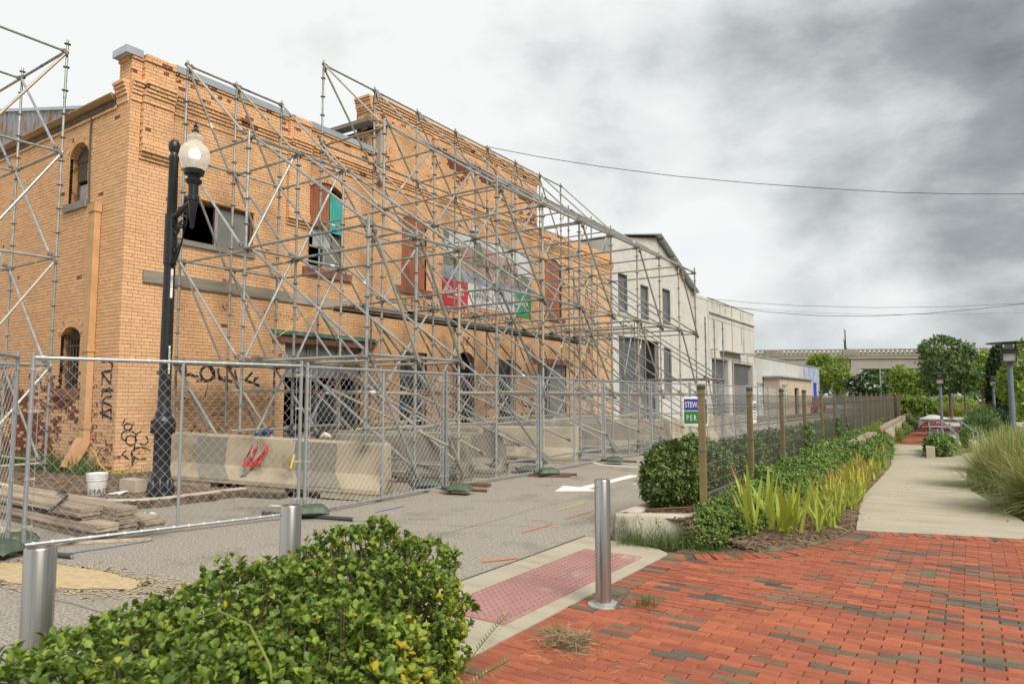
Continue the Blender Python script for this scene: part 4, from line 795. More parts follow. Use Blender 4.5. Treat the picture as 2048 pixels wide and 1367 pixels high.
b = MB(); slatted(b, 27.78, 30.9, .12, 4.18, -.15); obj('roller_shutter', b, m_rollup, wb); b = MB(); tb(b, TF, 30.92, 32.38, .12, 4.18, -.2, -.26); obj('dark_doorway', b, m_black, wb); b = MB(); tb(b, TF, 27.6, 32.6, 4.225, 4.5, .03, -.1); obj('lintel', b, m_stucco, wb)
b = MB(); b.hexa([(WX + .34, 32.2, 9.62), (WX + .34, 37.9, 7.38), (WX - 8, 37.9, 7.38), (WX - 8, 32.2, 9.62), (WX + .34, 32.2, 9.68), (WX + .34, 37.9, 7.44), (WX - 8, 37.9, 7.48), (WX - 8, 32.2, 9.68)]); b.hexa([(WX + .1, 28.4, 8.88), (WX + .34, 32.2, 9.62), (WX - 8, 32.2, 9.62), (WX - 8, 28.4, 8.86), (WX + .1, 28.4, 8.92), (WX + .34, 32.2, 9.68), (WX - 8, 32.2, 9.72), (WX - 8, 28.4, 8.92)])
rf = obj('roof', b, m_coping, wb)
for k, u in enumerate((32.6, 34.2, 35.9, 37.5)): b = MB(); zz = gtop(u) + .0; b.box((WX - .2, u - .06, zz - .06), (WX + .32, u + .06, zz + .075)); obj('purlin_end', b, m_plank, rf)
b = MB(); b.box((-26, 27.11, 0), (-25.8, 40.2, 7.4)); b.box((-25.8, 27.3, 7.2), (-13.25, 40.2, 7.38)); obj('shell', b, m_roof, wb); b = MB(); b.box((-25.8, 27.13, 0), (-13.22, 27.28, 8.5)); obj('end_wall', b, m_white, wb)
sc_ = thing('stucco_building', 'pale stucco building with two grey roller doors and a flat parapet', 'building'); G1 = Op(40.7, 44.0, .1, 3.8); G2 = Op(44.75, 49.9, .1, 3.72)
b = MB(); backing(b, TF, 40.29, 50.65, .05, 7.40, [G1, G2], .4, .05); b.box((-26, 40.3, .05), (WX - .36, 50.6, 7.3)); w3 = obj('front_wall', b, m_stucco, sc_)
b = MB(); tb(b, TF, 40.35, 50.66, 6.55, 6.66, .16, .04); tb(b, TF, 40.35, 50.66, 6.22, 6.27, .075, .04); tb(b, TF, 40.29, 50.655, 7.402, 7.46, .09, -.4); obj('ledge', b, m_stucco, sc_)
b = MB(); tb(b, TF, 40.4, 50.64, 3.86, 4.22, .085, .04); tb(b, TF, 44.1, 44.7, .1, 3.858, .09, .04); tb(b, TF, 49.95, 50.66, .1, 3.858, .09, .04); obj('door_surround', b, m_stucco, sc_); b = MB(); tb(b, TF, 45.0, 45.12, .12, 7.35, .09, .052); obj('rain_pipe', b, m_beige, sc_)
for o in (G1, G2): b = MB(); slatted(b, o.u0 + .02, o.u1 - (.5 if o is G2 else .4), .12, o.z1 - .02, -.12); tb(b, TF, o.u1 - (.48 if o is G2 else .38), o.u1 - .01, .12, o.z1 - .02, -.3, -.33, 1); obj('roller_shutter', b, [m_rollup, m_black], sc_)
for u in (40.5, 46.3, 48.4, 50.3): b = MB(); tb(b, TF, u, u + .12, 4.28, 4.36, 1.1 if u > 41 else .5, .04); obj('canopy_bracket', b, m_wood_pale, sc_)
b = MB(); tb(b, TF, 42.2, 46.8, 4.30, 4.34, .5, .06); obj('canopy_rail', b, m_alu, sc_)
b = MB()
for u, z0, z1 in ((42.5, 6.68, 7.3), (43.6, 6.68, 7.1), (47.2, 5.0, 6.2), (47.1, 6.68, 7.2), (47.8, 4.4, 5.4)): tb(b, TF, u, u + .10, z0, z1, .054, .045)
obj('stain_streaks', b, m_patch, sc_)
lg = thing('low_grey_building', 'low grey block building with a beige porch and faded blue mural', 'building'); L1 = Op(51.2, 57.6, .9, 2.5); b = MB(); backing(b, TF, 50.7, 76.0, .05, 4.42, [L1], .3); b.box((-26, 50.7, .05), (WX - .33, 75.9, 4.2)); obj('front_wall', b, m_greyblk, lg)
b = MB(); tb(b, TF, 50.68, 76.05, 4.42, 4.50, .06, -.35); obj('parapet_cap', b, m_coping, lg); fr = obj('window', frame(TF, 51.2, 57.6, .9, 2.5, -.06, .07, .06, vb=np.arange(52.1, 57.4, .9), hb=(1.3, 1.7, 2.1)), m_dirtwhite, lg); pane(TF, 51.25, 57.55, .95, 2.45, -.12, m_glass_p, fr)
b = MB(); tb(b, TF, 68.0, 75.8, .3, 4.3, .006, -.01); obj('mural', b, m_mural, lg); b = MB(); tb(b, TF, 72.6, 74.2, .5, 2.9, .012, .008); obj('mural_figure', b, m_sblue, lg)
PO = Op(53.6, 55.6, 1.1, 2.4); b = MB()
def TP(u, d, z): return (WX + 1.2 + d, u, z)
backing(b, TP, 53.0, 65.0, .05, 2.95, [Op(53.6, 55.4, 1.1, 2.4), Op(58.0, 59.6, .05, 2.2)], .2, 0); b.box((WX + .02, 53.0, .05), (WX + .99, 53.2, 2.95)); b.box((WX + .02, 64.8, .05), (WX + .99, 65, 2.95)); po = obj('porch', b, m_beige, lg); b = MB(); b.box((WX + .01, 52.8, 2.953), (WX + 1.4, 65.2, 3.06)); obj('porch_roof', b, m_coping, po)
fr = obj('window', frame(TP, 53.6, 55.4, 1.1, 2.4, -.06, .06, .05, vb=(53.96, 54.32, 54.68, 55.04), hb=(1.43, 1.75, 2.08)), m_dirtwhite, po); b = MB(); tb(b, TP, 53.64, 55.36, 1.14, 2.36, -.13, -.15); obj('pane', b, m_glass_g, fr); b = MB(); tb(b, TP, 58.0, 59.6, .05, 2.2, -.5, -.55); obj('doorway', b, m_trim, po)
# ================================================================ scaffolding
m_tapeb = mat('blue marking tape', (.045, .16, .42), .5)
RA, RB, RC = -12.4, -10.37, -7.37; R = .0242; ROS = .45
def standard(parent, x, y, z0, z1, m, base=True):
    b = MB(); b.tube((x, y, z0 + (.12 if base else 0)), (x, y, z1), R, 8); z = z0 + .35
    while z < z1 - .02:
        b.lathe([(.026, -.006), (.058, -.005), (.058, .005), (.026, .006)], (x, y, z), 9, 1); z += ROS
    z = z0 + 1.55
    while z < z1 - .3: b.tube((x, y, z), (x, y, z + .14), .029, 8, 0); z += 1.8
    s = obj('standard', b, [m, m_coup], parent, .7)
    if base: b = MB(); b.box((x - .075, y - .075, z0 + .002), (x + .075, y + .075, z0 + .012)); b.tube((x, y, z0 + .012), (x, y, z0 + .3), .019, 7); b.lathe([(.02, 0), (.075, .01), (.075, .025), (.02, .035)], (x, y, z0 + .19), 7); obj('base_jack', b, m_coup, s, .7)
    return s
def pm_(): return m_pipe if random.random() < .80 else m_pipe_tan
def tubeo(name, parent, p0, p1, r=R, m=None, cup=True):
    b = MB(); p0 = np.array(p0, float); p1 = np.array(p1, float); b.tube(p0, p1, r, 8)
    d = (p1 - p0) / np.linalg.norm(p1 - p0)
    if cup:
        for p, s in ((p0, 1), (p1, -1)):
            b.tube(p + d * s * .02, p + d * s * .10, r * 1.32, 7, 1); side = np.cross(d, (0, 0, 1.0)); nn = np.linalg.norm(side); side = side / nn if nn > .1 else np.array([1.0, 0, 0]); b.obox(p + d * s * .05, d * .022, side * .034, np.cross(d, side) * .034, 1)
    if name != 'standard' and random.random() < .16: q = p0 + (p1 - p0) * random.uniform(.08, .92); b.tube(q - d * .05, q + d * .05, r * 1.06, 8, 2)
    return obj(name, b, [m or pm_(), m_coup, random.choice((m_tapeb, m_tapeb, m_yel, m_swht))], parent, .7)
sc1 = thing('scaffold', 'tall galvanised tube scaffolding stepping down from the orange brick front to the street', 'scaffolding')
SH = [7.14, 8.21, 9.33]; TL = [10.47, 12.15, 13.78, 15.46, 17.08, 18.68, 20.25, 21.75]; FAR = [22.72, 23.70, 24.68]
nS = [.30, 2.10, 4.05, 6.05, 7.90]; nT = [.25, 1.57, 3.53, 5.52, 7.38, 9.30]; nF = [.30, 2.10, 4.05, 6.0]
def gz(x): return .105 if x < -8.5 else 0
def frame_rows(ys, nodes, topA, topB, topC, kind):
    iA, iB, iC = len(nodes) - 1, len(nodes) - 2, len(nodes) - 3
    for k, y in enumerate(ys):
        for x, t in ((RA, topA), (RB, topB), (RC, topC)):
            z0 = .83 if (kind == 'S' and k == 0 and x == RC) else gz(x); standard(sc1, x, y, z0, t, m_pipe_tan if x == RC and random.random() < .5 else m_pipe)
        for i, z in enumerate(nodes):
            o = random.uniform(-.012, .012)
            if i <= iB: tubeo('transom', sc1, (RA, y + .05, z + o), (RB, y + .05, z + o))
            if i <= iC and not (i == 0 and kind == 'S' and k == 0): tubeo('transom', sc1, (RB, y - .05, z - o), (RC, y - .05, z - o))
        for i in range(1, iA + 1):       # braces in the plane of the frame step down towards the street
            if i >= 1: tubeo('brace', sc1, (RA + .04, y - .06, nodes[i] + .04), (RB - .03, y - .06, nodes[i - 1] + .05))
            if i <= iB and not (i == 1 and kind == 'S' and k == 0): tubeo('brace', sc1, (RB + .04, y + .06, nodes[i] + .04), (RC - .03, y + .06, nodes[i - 1] + .05))
    for k in range(len(ys) - 1):
        y0, y1 = ys[k], ys[k + 1]
        for x, top in ((RA, iA), (RB, iB), (RC, iC)):
            for i, z in enumerate(nodes[:top + 1]):
                if i == 0 and x == RC and kind == 'S': continue
                tubeo('ledger', sc1, (x + .03, y0, z + .02), (x + .03, y1, z + .02))
        for i in range(1, iA + 1): tubeo('brace', sc1, (RA - .05, y0 + .05, nodes[i]), (RA - .05, y1 - .05, nodes[i - 1]))
        for i in range(0, iC + (1 if kind == 'S' else 1)): tubeo('brace', sc1, (RB - .05, y0 + .05, nodes[i]), (RB - .05, y1 - .05, nodes[i + 1] if i + 1 <= iB else nodes[i] + .01))
        for i in range(1, iC + 1):
            if k % 2 == 0 or kind != 'T': tubeo('brace', sc1, (RC + .06, y0 + .04, nodes[i] - .03), (RC + .06, y1 + .06, nodes[i - 1] - .12), m=m_pipe_tan if random.random() < .6 else None)
frame_rows(SH, nS, 8.03, 6.17, 4.22, 'S'); frame_rows(TL, nT, 9.45, 7.56, 5.72, 'T'); frame_rows(FAR, nF, 6.3, 4.3, 4.2, 'F')
for ys in (SH, TL, FAR):                        # low runs of tube near street level and raking outriggers
    for z, x in ((1.57, RC), (1.02, RC), (1.60, RB), (.62, RB), (.95, RB)):
        for a, c in zip(ys[:-1], ys[1:]): tubeo('guard_tube', sc1, (x - .05, a - .12, z + random.uniform(-.03, .03)), (x - .05, c + .12, z + random.uniform(-.03, .03)), m=m_pipe_tan if random.random() < .5 else m_blade_red if random.random() < .12 else None, cup=False)
for a, c in ((9.33, 10.47), (21.75, 22.72)):
    for z, x in ((1.57, RC), (1.02, RC), (1.6, RB)): tubeo('guard_tube', sc1, (x - .02, a, z), (x - .02, c, z), cup=False)
for y in SH[1:] + TL[:-1]: tubeo('raker', sc1, (RB, y + .08, 1.95 if y < 10 else 1.9), (RC + random.uniform(.3, .75), y + .08 + random.uniform(.0, .35), random.uniform(.42, .72)), m=m_pipe_tan)
for y in TL: tubeo('raker', sc1, (RA + .2, y - .1, 3.4), (RB + .1, y - .1, 1.62), cup=False)
# walkways: steel edge beams and planks
for a, c in zip(TL[:-1], TL[1:]):
    for x in (-11.75, -11.05): tubeo('deck_beam', sc1, (x, a - .1, 3.44), (x, c + .1, 3.44), .035, m_darkpipe if x < -11.5 else m_pipe, False)
    for k in range(3): b = MB(); x = -11.72 + k * .245; b.box((x, a - .16 + random.uniform(-.05, .05), 3.48), (x + .225, c + .02, 3.52)); obj('deck_plank', b, m_plank, sc1)
for k in range(3): b = MB(); x = RA + .12 + k * .25; b.box((x, 6.75 + random.uniform(0, .2), 2.135), (x + .225, 9.5, 2.175)); obj('deck_plank', b, m_plank, sc1)
for k in range(2): b = MB(); x = RB + .15 + k * .3; b.box((x, 7.0, 2.14), (x + .225, 9.6, 2.18)); obj('deck_plank', b, m_plank, sc1)
sc2 = thing('scaffold', 'two-bay galvanised scaffolding against the side wall with the arched windows', 'scaffolding')
nL = [.32, 2.07, 4.02, 6.02, 7.95]; LX = [-13.82, -15.78, -17.75]; LY = [5.6, 4.35]
for x in LX:
    for y in LY: standard(sc2, x, y, .105 if y > 4.7 else 0, 8.18, m_pipe)
    for z in nL: tubeo('transom', sc2, (x, LY[1], z), (x, LY[0], z))
for a, c in zip(LX[:-1], LX[1:]):
    for y in LY:
        for i, z in enumerate(nL): tubeo('ledger', sc2, (a, y, z + .03), (c, y, z + .03))
    for i in range(1, len(nL)): tubeo('brace', sc2, (c + .05, 5.55, nL[i] + .02), (a - .04, 5.52, nL[i - 1] + .05)); tubeo('brace', sc2, (a - .05, 4.4, nL[i] - .02), (c + .05, 4.4, nL[i - 1] + .08))
for i in range(1, 5): tubeo('brace', sc2, (LX[0] + .04, LY[0], nL[i]), (LX[0] + .04, LY[1], nL[i - 1]), m=m_pipe_tan if i == 2 else None)
# ================================================================ concrete barriers
def barrier(label, p_right, ang, L=3.78, h=.82, m=m_conc, tilt=0.0, patches=(), zoff=0.0):
    """p_right: foot of the right-hand front edge; the barrier runs back to the left of it"""
    t = thing('concrete_barrier', label, 'barrier', 'concrete road barriers weighting the scaffolding'); b = MB(); prof = [(0, .10), (.0, .16), (.15, .36), (.19, h - .03), (.21, h), (.33, h), (.35, h - .03), (.39, .36), (.54, .16), (.54, .10)]
    seg = [0, .03, L * .5, L - .03, L]; rings = []
    for k, s in enumerate(seg):
        c = .975 if k in (0, 4) else 1.0; n0 = len(b.v); b.v += [(-s, .27 + (y - .27) * c, .45 + (z - .45) * c) for y, z in prof]; rings.append(n0)
    q = len(prof)
    for r0, r1 in zip(rings[:-1], rings[1:]):
        for i in range(q): j = (i + 1) % q; b.f.append((r0 + i, r0 + j, r1 + j, r1 + i)); b.m.append(0)
    b.f.append(tuple(rings[0] + q - 1 - i for i in range(q))); b.f.append(tuple(rings[-1] + i for i in range(q))); b.m += [0, 0]
    for a, c in ((0.02, .95), (1.55, 2.25), (L - .95, L - .02)): b.box((-c, .015, 0), (-a, .525, .101))
    o = obj('barrier_body', b, m, t); b = MB()
    for z in (.28, .60): b.path([(.0, .26, z), (.10, .24, z), (.10, .38, z), (.0, .36, z)], .011, 5)
    obj('lifting_loop', b, m_coup, t, .7)
    for a, c in patches:
        P = []; b = MB()
        for y, z in ((-.002, .155), (.147, .355), (.185, h - .04)): P.append([(-(a + dx) + (.22 if y < .1 else .0), y - .005, z) for dx in (0, c - a)])
        for r0, r1 in zip(P[:-1], P[1:]): b.face([r0[0], r1[0], r1[1], r0[1]])
        obj('overpaint_patch', b, m_patch, t)
    t.location = (*p_right, zoff); t.rotation_euler = (0, tilt, ang); return t
barrier('long pale barrier nearest the street lamp with grey overpaint and red harness on it', (-7.10, 7.15), math.radians(17.5), 3.84, m=m_conc, tilt=math.radians(1.7), patches=((.80, 1.50), (2.75, 3.30)), zoff=.0)
barrier('grimy grey barrier just behind the pale one with the harness', (-7.34, 9.45), math.radians(17), m=m_conc_d)
barrier('weathered barrier third from the street lamp with a chipped foot', (-7.26, 10.42), math.radians(15), m=m_conc_d)
barrier('sandy coloured barrier with a dark band, in the middle of the row', (-7.34, 13.47), math.radians(13), m=m_conc, patches=((1.9, 2.5),))
barrier('stained barrier standing behind the sandy banded one', (-7.34, 16.68), math.radians(12), m=m_conc_d)
barrier('barrier at the far end of the row near the blue and green sign', (-7.2, 19.5), math.radians(12), m=m_conc)
barrier('barrier deep in the scaffold by the arched door', (-9.2, 12.2), math.radians(1), m=m_conc); barrier('barrier deep in the scaffold by the wide red-lintel window', (-9.0, 17.9), math.radians(0), m=m_conc_d)
barrier('last barrier, in front of the white brick building', (-7.0, 22.9), math.radians(88), m=m_conc); barrier('barrier below the roller door of the white brick building', (-7.0, 26.9), math.radians(88), m=m_conc_d)
def timber(label, p0, p1, w_=.14, h_=.09, z=0.0, m=None, name='timber', grp=None):
    b = MB(); a = np.array([*p0, z + h_ / 2 + .003]); c = np.array([*p1, z + h_ / 2 + .003]); d = (c - a) / 2; side = np.cross(d / np.linalg.norm(d), (0, 0, 1.0)); b.obox((a + c) / 2, d, side * w_ / 2, np.array([0, 0, h_ / 2])); return tag(obj(name, b, m or m_wood_dark), label, 'timber', grp)
timber('dark timber lying under the far end of the pale barrier', (-9.9, 6.2), (-8.5, 6.62), .16, .07); timber('reddish timber sleeper on the road under the grimy barrier', (-8.6, 9.0), (-6.75, 9.38), .16, .05, m=m_rusty); timber('short timber on the road between two sandbags', (-7.0, 11.0), (-6.3, 11.35), .12, .05, m=m_rusty); timber('pale timber lying on the road behind the fence by the pale barrier', (-7.6, 8.15), (-6.85, 8.5), .10, .04, m=m_plank)
# things lying on the pale barrier
ca, sa = math.cos(math.radians(17.5)), math.sin(math.radians(17.5))
def onbar(s, y, z): return (-7.10 - s * ca - y * sa, 7.15 - s * sa + y * ca, z + s * .03)
t = thing('safety_harness', 'red and navy safety harness hanging over the pale barrier', 'harness'); S0 = 2.22; b = MB()
for k in range(5): b.path([onbar(S0 - .06 * k + .08, .30, .86), onbar(S0 - .04 * k + .05, .22, .80), onbar(S0 + .05 - .02 * k, .19, .62), onbar(S0 + .02 + .01 * k, .12, .45)], .02, 5)
b.lathe([(.001, -.05), (.07, -.03), (.09, .02), (.05, .06), (.001, .08)], onbar(S0 - .1, .32, .87), 9); obj('navy_webbing', b, m_navy, t, .7); b = MB()
for k, dx in enumerate((.12, .02, -.14, -.2)): b.path([onbar(S0 - .1 + dx * .3, .22, .80), onbar(S0 - .05 + dx, .17, .60), onbar(S0 + .02 + dx * .8, .11, .46), onbar(S0 + .05 + dx * .4, .06, .36)], .019, 5)
b.path([onbar(S0 - .16, .10, .52), onbar(S0 - .2, .06, .44), onbar(S0 - .12, .05, .40), onbar(S0 - .05, .07, .47)], .02, 5); obj('red_webbing', b, m_redm, t, .7); b = MB()
for k in range(3): b.path([onbar(S0 + .03 + .03 * k, .04, .36), onbar(S0 + .08 + .02 * k, .02, .28 - .03 * k), onbar(S0 + .02 + .03 * k, .02, .24), onbar(S0 + .0 + .03 * k, .04, .33)], .009, 5)
b.path([onbar(S0 - .02, .18, .72), onbar(S0 + .03, .14, .58), onbar(S0 + .0, .12, .50)], .012, 5); obj('metal_buckle', b, m_alu, t, .7)
t = thing('tool_bag', 'dark tool bag and straps on top of the pale barrier', 'tool bag'); b = MB(); b.lathe([(.001, 0), (.09, .01), (.11, .08), (.09, .17), (.03, .21), (.001, .21)], onbar(1.62, .31, .835), 10); b.lathe([(.001, 0), (.06, .01), (.07, .06), (.03, .10), (.001, .11)], onbar(1.20, .31, .835), 9); b.path([onbar(1.5, .3, .9), onbar(1.42, .25, 1.05), onbar(1.33, .3, .9), onbar(1.22, .28, .86)], .02, 6); obj('bag_body', b, m_lampblk, t, .9); b = MB(); b.path([onbar(1.38, .3, .86), onbar(1.36, .24, .98), onbar(1.34, .28, .88)], .016, 5); obj('red_strap', b, m_redm, t, .7)
t = thing('hammer', 'orange handled hammer hanging on the pale barrier', 'hammer'); b = MB(); b.tube(onbar(1.49, .20, .78), onbar(1.50, .17, .56), .012, 6); obj('shaft', b, m_lampblk, t); b = MB(); b.tube(onbar(1.50, .165, .58), onbar(1.51, .09, .38), .017, 6); obj('grip', b, m_yel, t); b = MB(); b.tube(onbar(1.44, .20, .80), onbar(1.54, .20, .80), .018, 6); obj('hammer_head', b, m_alu, t)
t = tag(obj('crumpled_glove', (lambda b: (b.path([onbar(1.12, .3, .86), onbar(1.05, .28, .90), onbar(.96, .3, .87)], [.03, .04, .02], 7), b)[1])(MB()), m_stucco, None, .9), 'crumpled pale glove beside the tools on the pale barrier', 'glove')
# ================================================================ chain link fence panels
FP = [(-7.75, 2.94), (-7.02, 5.74), (-7.16, 8.70), (-7.05, 11.46), (-7.18, 14.55), (-7.08, 17.15), (-6.98, 19.95), (-6.9, 22.8), (-6.85, 25.7), (-6.8, 28.6), (-6.75, 31.5)]
LAB = ['chain link panel in front of the plank stack and street lamp', 'chain link panel in front of the pale barrier end', 'chain link panel between the two nearest pairs of sandbags', 'chain link panel by the white road arrow', 'chain link panel with the dark foot, past the road arrow', 'chain link panel just left of the round hedge bush', 'chain link panel behind the blue and green sign', 'far chain link panel seen through the olive fence, first', 'far chain link panel seen through the olive fence, second', 'last chain link panel, before the stucco building']
def chain_panel(label, p0, p1, z0=.05, h=1.83):
    t = thing('chain_link_panel', label, 'fence panel', 'temporary chain link fence panels'); a = np.array([*p0, z0]); c = np.array([*p1, z0]); d = c - a; L = np.linalg.norm(d); d /= L; a = a + d * .045; c = c - d * .045; L -= .09; Z = np.array([0, 0, 1.0]); r = .0215
    for nm, p, q in (('post', a - Z * .03, a + Z * (h + .06)), ('post', c - Z * .03, c + Z * (h + .06))): b = MB(); b.tube(p, q, r, 8); obj(nm, b, m_fence, t, .7)
    b = MB(); b.tube(a + Z * h, c + Z * h, .019, 8); obj('top_rail', b, m_fence, t, .7); b = MB(); b.tube(a, c, .019, 8); obj('bottom_rail', b, m_fence, t, .7)
    m_ = a + d * L * .5; b = MB(); b.tube(m_, m_ + Z * h, .017, 7); obj('middle_post', b, m_fence, t, .7); b = MB(); nrm = np.cross(d, Z); su, sv = .100, .118; w0 = nrm * .012; k = sv / su; N = int((L + h / k) / su)
    for i in range(N + 1):
        for sg in (1, -1):
            s0 = i * su - h / k; z00, z11 = 0.0, h; x0, x1 = s0, s0 + h / k
            if x0 < 0: z00 = -x0 * k; x0 = 0
            if x1 > L: z11 = h - (x1 - L) * k; x1 = L
            if x1 - x0 < .01: continue
            if sg < 0: q0, q1 = L - x0, L - x1
            else: q0, q1 = x0, x1
            b.tube(a + d * q0 + Z * z00 + w0 * sg * .15, a + d * q1 + Z * z11 + w0 * sg * .15, .0017 if z0 > .055 or p0[1] < 9 else .0014, 3, 0, None, False)
    for k2 in range(int(L / .16)):
        p = a + d * (k2 * .16 + .08)
        for z in (0, h): b.tube(p + Z * z - d * .012, p + Z * z + d * .012, .0215, 6, 0)
    for x in (.06, L - .06): b.tube(a + d * x, a + d * x + Z * h, .0035, 4)
    obj('wire_mesh', b, m_wire, t, None, 'stuff'); b = MB()
    for p in (a, c):
        sgn = 1 if p is a else -1
        for z in (.16, .62, 1.28, 1.70): b.tube(p + Z * z, p + Z * (z + .03), .027, 8); b.obox(p + Z * (z + .015) + d * sgn * .035, d * .035, nrm * .004, Z * .012)
    obj('clamp', b, m_alu, t, .7); return t
for k in range(10): chain_panel(LAB[k], FP[k], FP[k + 1], .05 if k else .06)
chain_panel('chain link panel running off to the left past the planks', (-7.80, 2.885), (-5.42, 1.225), .06)
SB = [(-7.62, 2.74, 'dark green sandbag at the left foot of the fence, behind the first bollard'), (-6.86, 5.78, 'dark green sandbag half hidden by the second bollard and the hedge'), (-6.62, 8.42, 'green sandbag on the fence foot below the pale barrier end'), (-6.68, 11.2, 'green sandbag on the fence foot left of the white arrow'), (-6.70, 14.1, 'green sandbag on the fence foot behind the white arrow'), (-6.7, 16.95, 'green sandbag on the fence foot beside the round hedge bush')]
def bag_mesh(seed):
    b = MB(); n, m2 = 17, 13; idx = {}
    for side in (1, -1):
        for i in range(n):
            for j in range(m2):
                u, v = -1 + 2 * i / (n - 1), -1 + 2 * j / (m2 - 1); e = max(0, (1 - abs(u) ** 3.2)) ** .55 * max(0, (1 - abs(v) ** 2.6)) ** .55; wr = noise.noise((u * 3 + seed, v * 3, seed)) * .022 + noise.noise((u * 9 + seed, v * 7, 2)) * .008
                x = u * (.30 - .025 * (1 - abs(v)) * abs(u)) ; y = v * (.175 - .02 * abs(u) ** 4); z = .075 + side * (.085 if side > 0 else .07) * e + (wr * e if side > 0 else 0) - .035 * abs(u) ** 4 - .02 * abs(v) ** 4; idx[side, i, j] = len(b.v); b.v.append((x, y, max(.002, z)))
        for i in range(n - 1):
            for j in range(m2 - 1):
                q = (idx[side, i, j], idx[side, i + 1, j], idx[side, i + 1, j + 1], idx[side, i, j + 1]); b.f.append(q if side > 0 else q[::-1]); b.m.append(0)
    b.path([(-.29, 0, .06), (-.36, .03, .05), (-.40, -.02, .07)], [.035, .03, .045], 7); return mesh_of('sandbag', b, m_bag, 1.3)
bms = [bag_mesh(3), bag_mesh(11)]
for k, (x, y, lab) in enumerate(SB):
    o = link('sandbag', bms[k % 2]); o.location = (x, y, .035); o.scale = (.70, .82, .85); o.rotation_euler = (0, 0, .35 + .5 * (k % 2)); tag(o, lab, 'sandbag', 'sandbags on the fence feet'); 
    o2 = thing('fence_foot', 'pipe foot under the ' + ('leftmost sandbag' if k == 0 else ['', 'sandbag by the second bollard', 'sandbag below the pale barrier end', 'sandbag left of the arrow', 'sandbag behind the arrow', 'sandbag beside the hedge bush'][k]), 'fence foot', 'pipe feet of the temporary fence'); b = MB(); px, py = FP[k]; r0, r1 = .024, .017; zc = .026
    b.tube((px - .55, py - .16, zc), (px + .75, py + .16, zc), r0, 8); obj('foot_pipe', b, m_darkpipe if k < 2 else m_rusty, o2, .7); b = MB(); b.tube((px + .748, py + .16, zc), (px + .752, py + .161, zc), .018, 8); b.tube((px - .02, py - .03, .0505), (px - .02, py - .03, .14), .018, 7); obj('foot_socket', b, m_alu, o2, .7)
for x, y, lab, rz in ((-7.95, 2.98, 'crumpled dark green sandbag behind the leftmost fence posts', 1.2), (-7.25, 11.45, 'second green sandbag just behind the fence, left of the arrow', .2), (-7.4, 8.6, 'dark green sandbag behind the fence under the barrier end', .6), (-7.1, 16.9, 'green sandbag behind the fence by the round hedge bush', .4)):
    o = link('sandbag', bms[0]); o.location = (x, y, .035); o.scale = (.75, .85, .8); o.rotation_euler = (0, 0, rz); tag(o, lab, 'sandbag', 'sandbags on the fence feet')
# ================================================================ street lamp with acorn globe
t = thing('street_lamp', 'black cast iron street lamp with a lit acorn globe on a scrolled bracket', 'street lamp'); LXY = (-9.56, 5.35); z0 = .105
b = MB(); b.lathe([(.17, 0), (.17, .03), (.155, .06), (.13, .10), (.14, .2), (.125, .30), (.112, .38), (.105, .44), (.100, .80), (.108, .84), (.145, .90), (.155, .98), (.145, 1.07), (.108, 1.12), (.11, 1.16), (.088, 1.22), (.086, 1.5)], (0, 0, 0), 20); obj('base', b, m_lampblk, t, .6)
b = MB()
for k in range(8): a = 2 * math.pi * k / 8 + .2; b.lathe([(.001, 0), (.045, .0), (.052, .08), (.034, .22), (.001, .25)], (.13 * math.cos(a), .13 * math.sin(a), .0), 9)
for k in range(12): a = 2 * math.pi * k / 12; b.tube((.102 * math.cos(a), .102 * math.sin(a), .42), (.102 * math.cos(a), .102 * math.sin(a), .82), .012, 6); b.tube((.142 * math.cos(a), .142 * math.sin(a), .88), (.142 * math.cos(a), .142 * math.sin(a), 1.06), .022, 6)
obj('base_leaf', b, m_lampblk, t, .7)
b = MB(); b.lathe([(.084, 1.2), (.078, 3.0), (.064, 4.82), (.072, 4.84), (.072, 4.90), (.056, 4.92), (.05, 4.96), (.075, 5.0), (.082, 5.05), (.075, 5.11), (.045, 5.145), (.001, 5.155)], (0, 0, 0), 20); obj('post', b, m_lampblk, t, .6)
D = np.array([.93, -.06, 0]); D /= np.linalg.norm(D)              # bracket points towards the street
def LP(r, z): return tuple(D * r + np.array([0, 0, z]))
b = MB(); b.path([LP(.0, 3.97), LP(.2, 4.02), LP(.46, 4.11), LP(.60, 4.13)], .043, 10); b.lathe([(.06, -.03), (.06, .03)], LP(.3, 4.06), 10); b.lathe([(.088, -.62), (.088, .12)], (0, 0, 3.92), 12)
b.obox(LP(-.0, 3.95), D * .11, np.array([0, .03, 0]), np.array([0, 0, .09])); b.obox(LP(0, 3.33), D * .11, np.array([0, .03, 0]), np.array([0, 0, .04])); br = obj('bracket', b, m_lampblk, t, .7)
b = MB()
def spiral(c, r0, turns, a0, n=22): return [LP(c[0] + r0 * (1 - .72 * k / n) * math.cos(a0 + turns * 2 * math.pi * k / n), c[1] + r0 * (1 - .72 * k / n) * math.sin(a0 + turns * 2 * math.pi * k / n)) for k in range(n + 1)]
b.path([LP(.10, 3.30), LP(.20, 3.36), LP(.30, 3.55), LP(.42, 3.80), LP(.50, 4.02)], .016, 6)
for c, r0, tn, a0 in (((.17, 3.52), .095, 1.4, -1.5), ((.17, 3.80), .085, -1.4, 1.2), ((.31, 3.86), .075, 1.3, 2.6), ((.46, 3.97), .065, -1.3, 0)): b.path(spiral(c, r0, tn, a0), .015, 6)
obj('scroll', b, m_lampblk, br, .9)
gl = LP(.60, 0)
def AC(prof): return [(r * (.76 if z < 4.85 else .80), 3.73 + (z - 3.42) * .585 + max(0, z - 4.86) * .13) for r, z in prof]
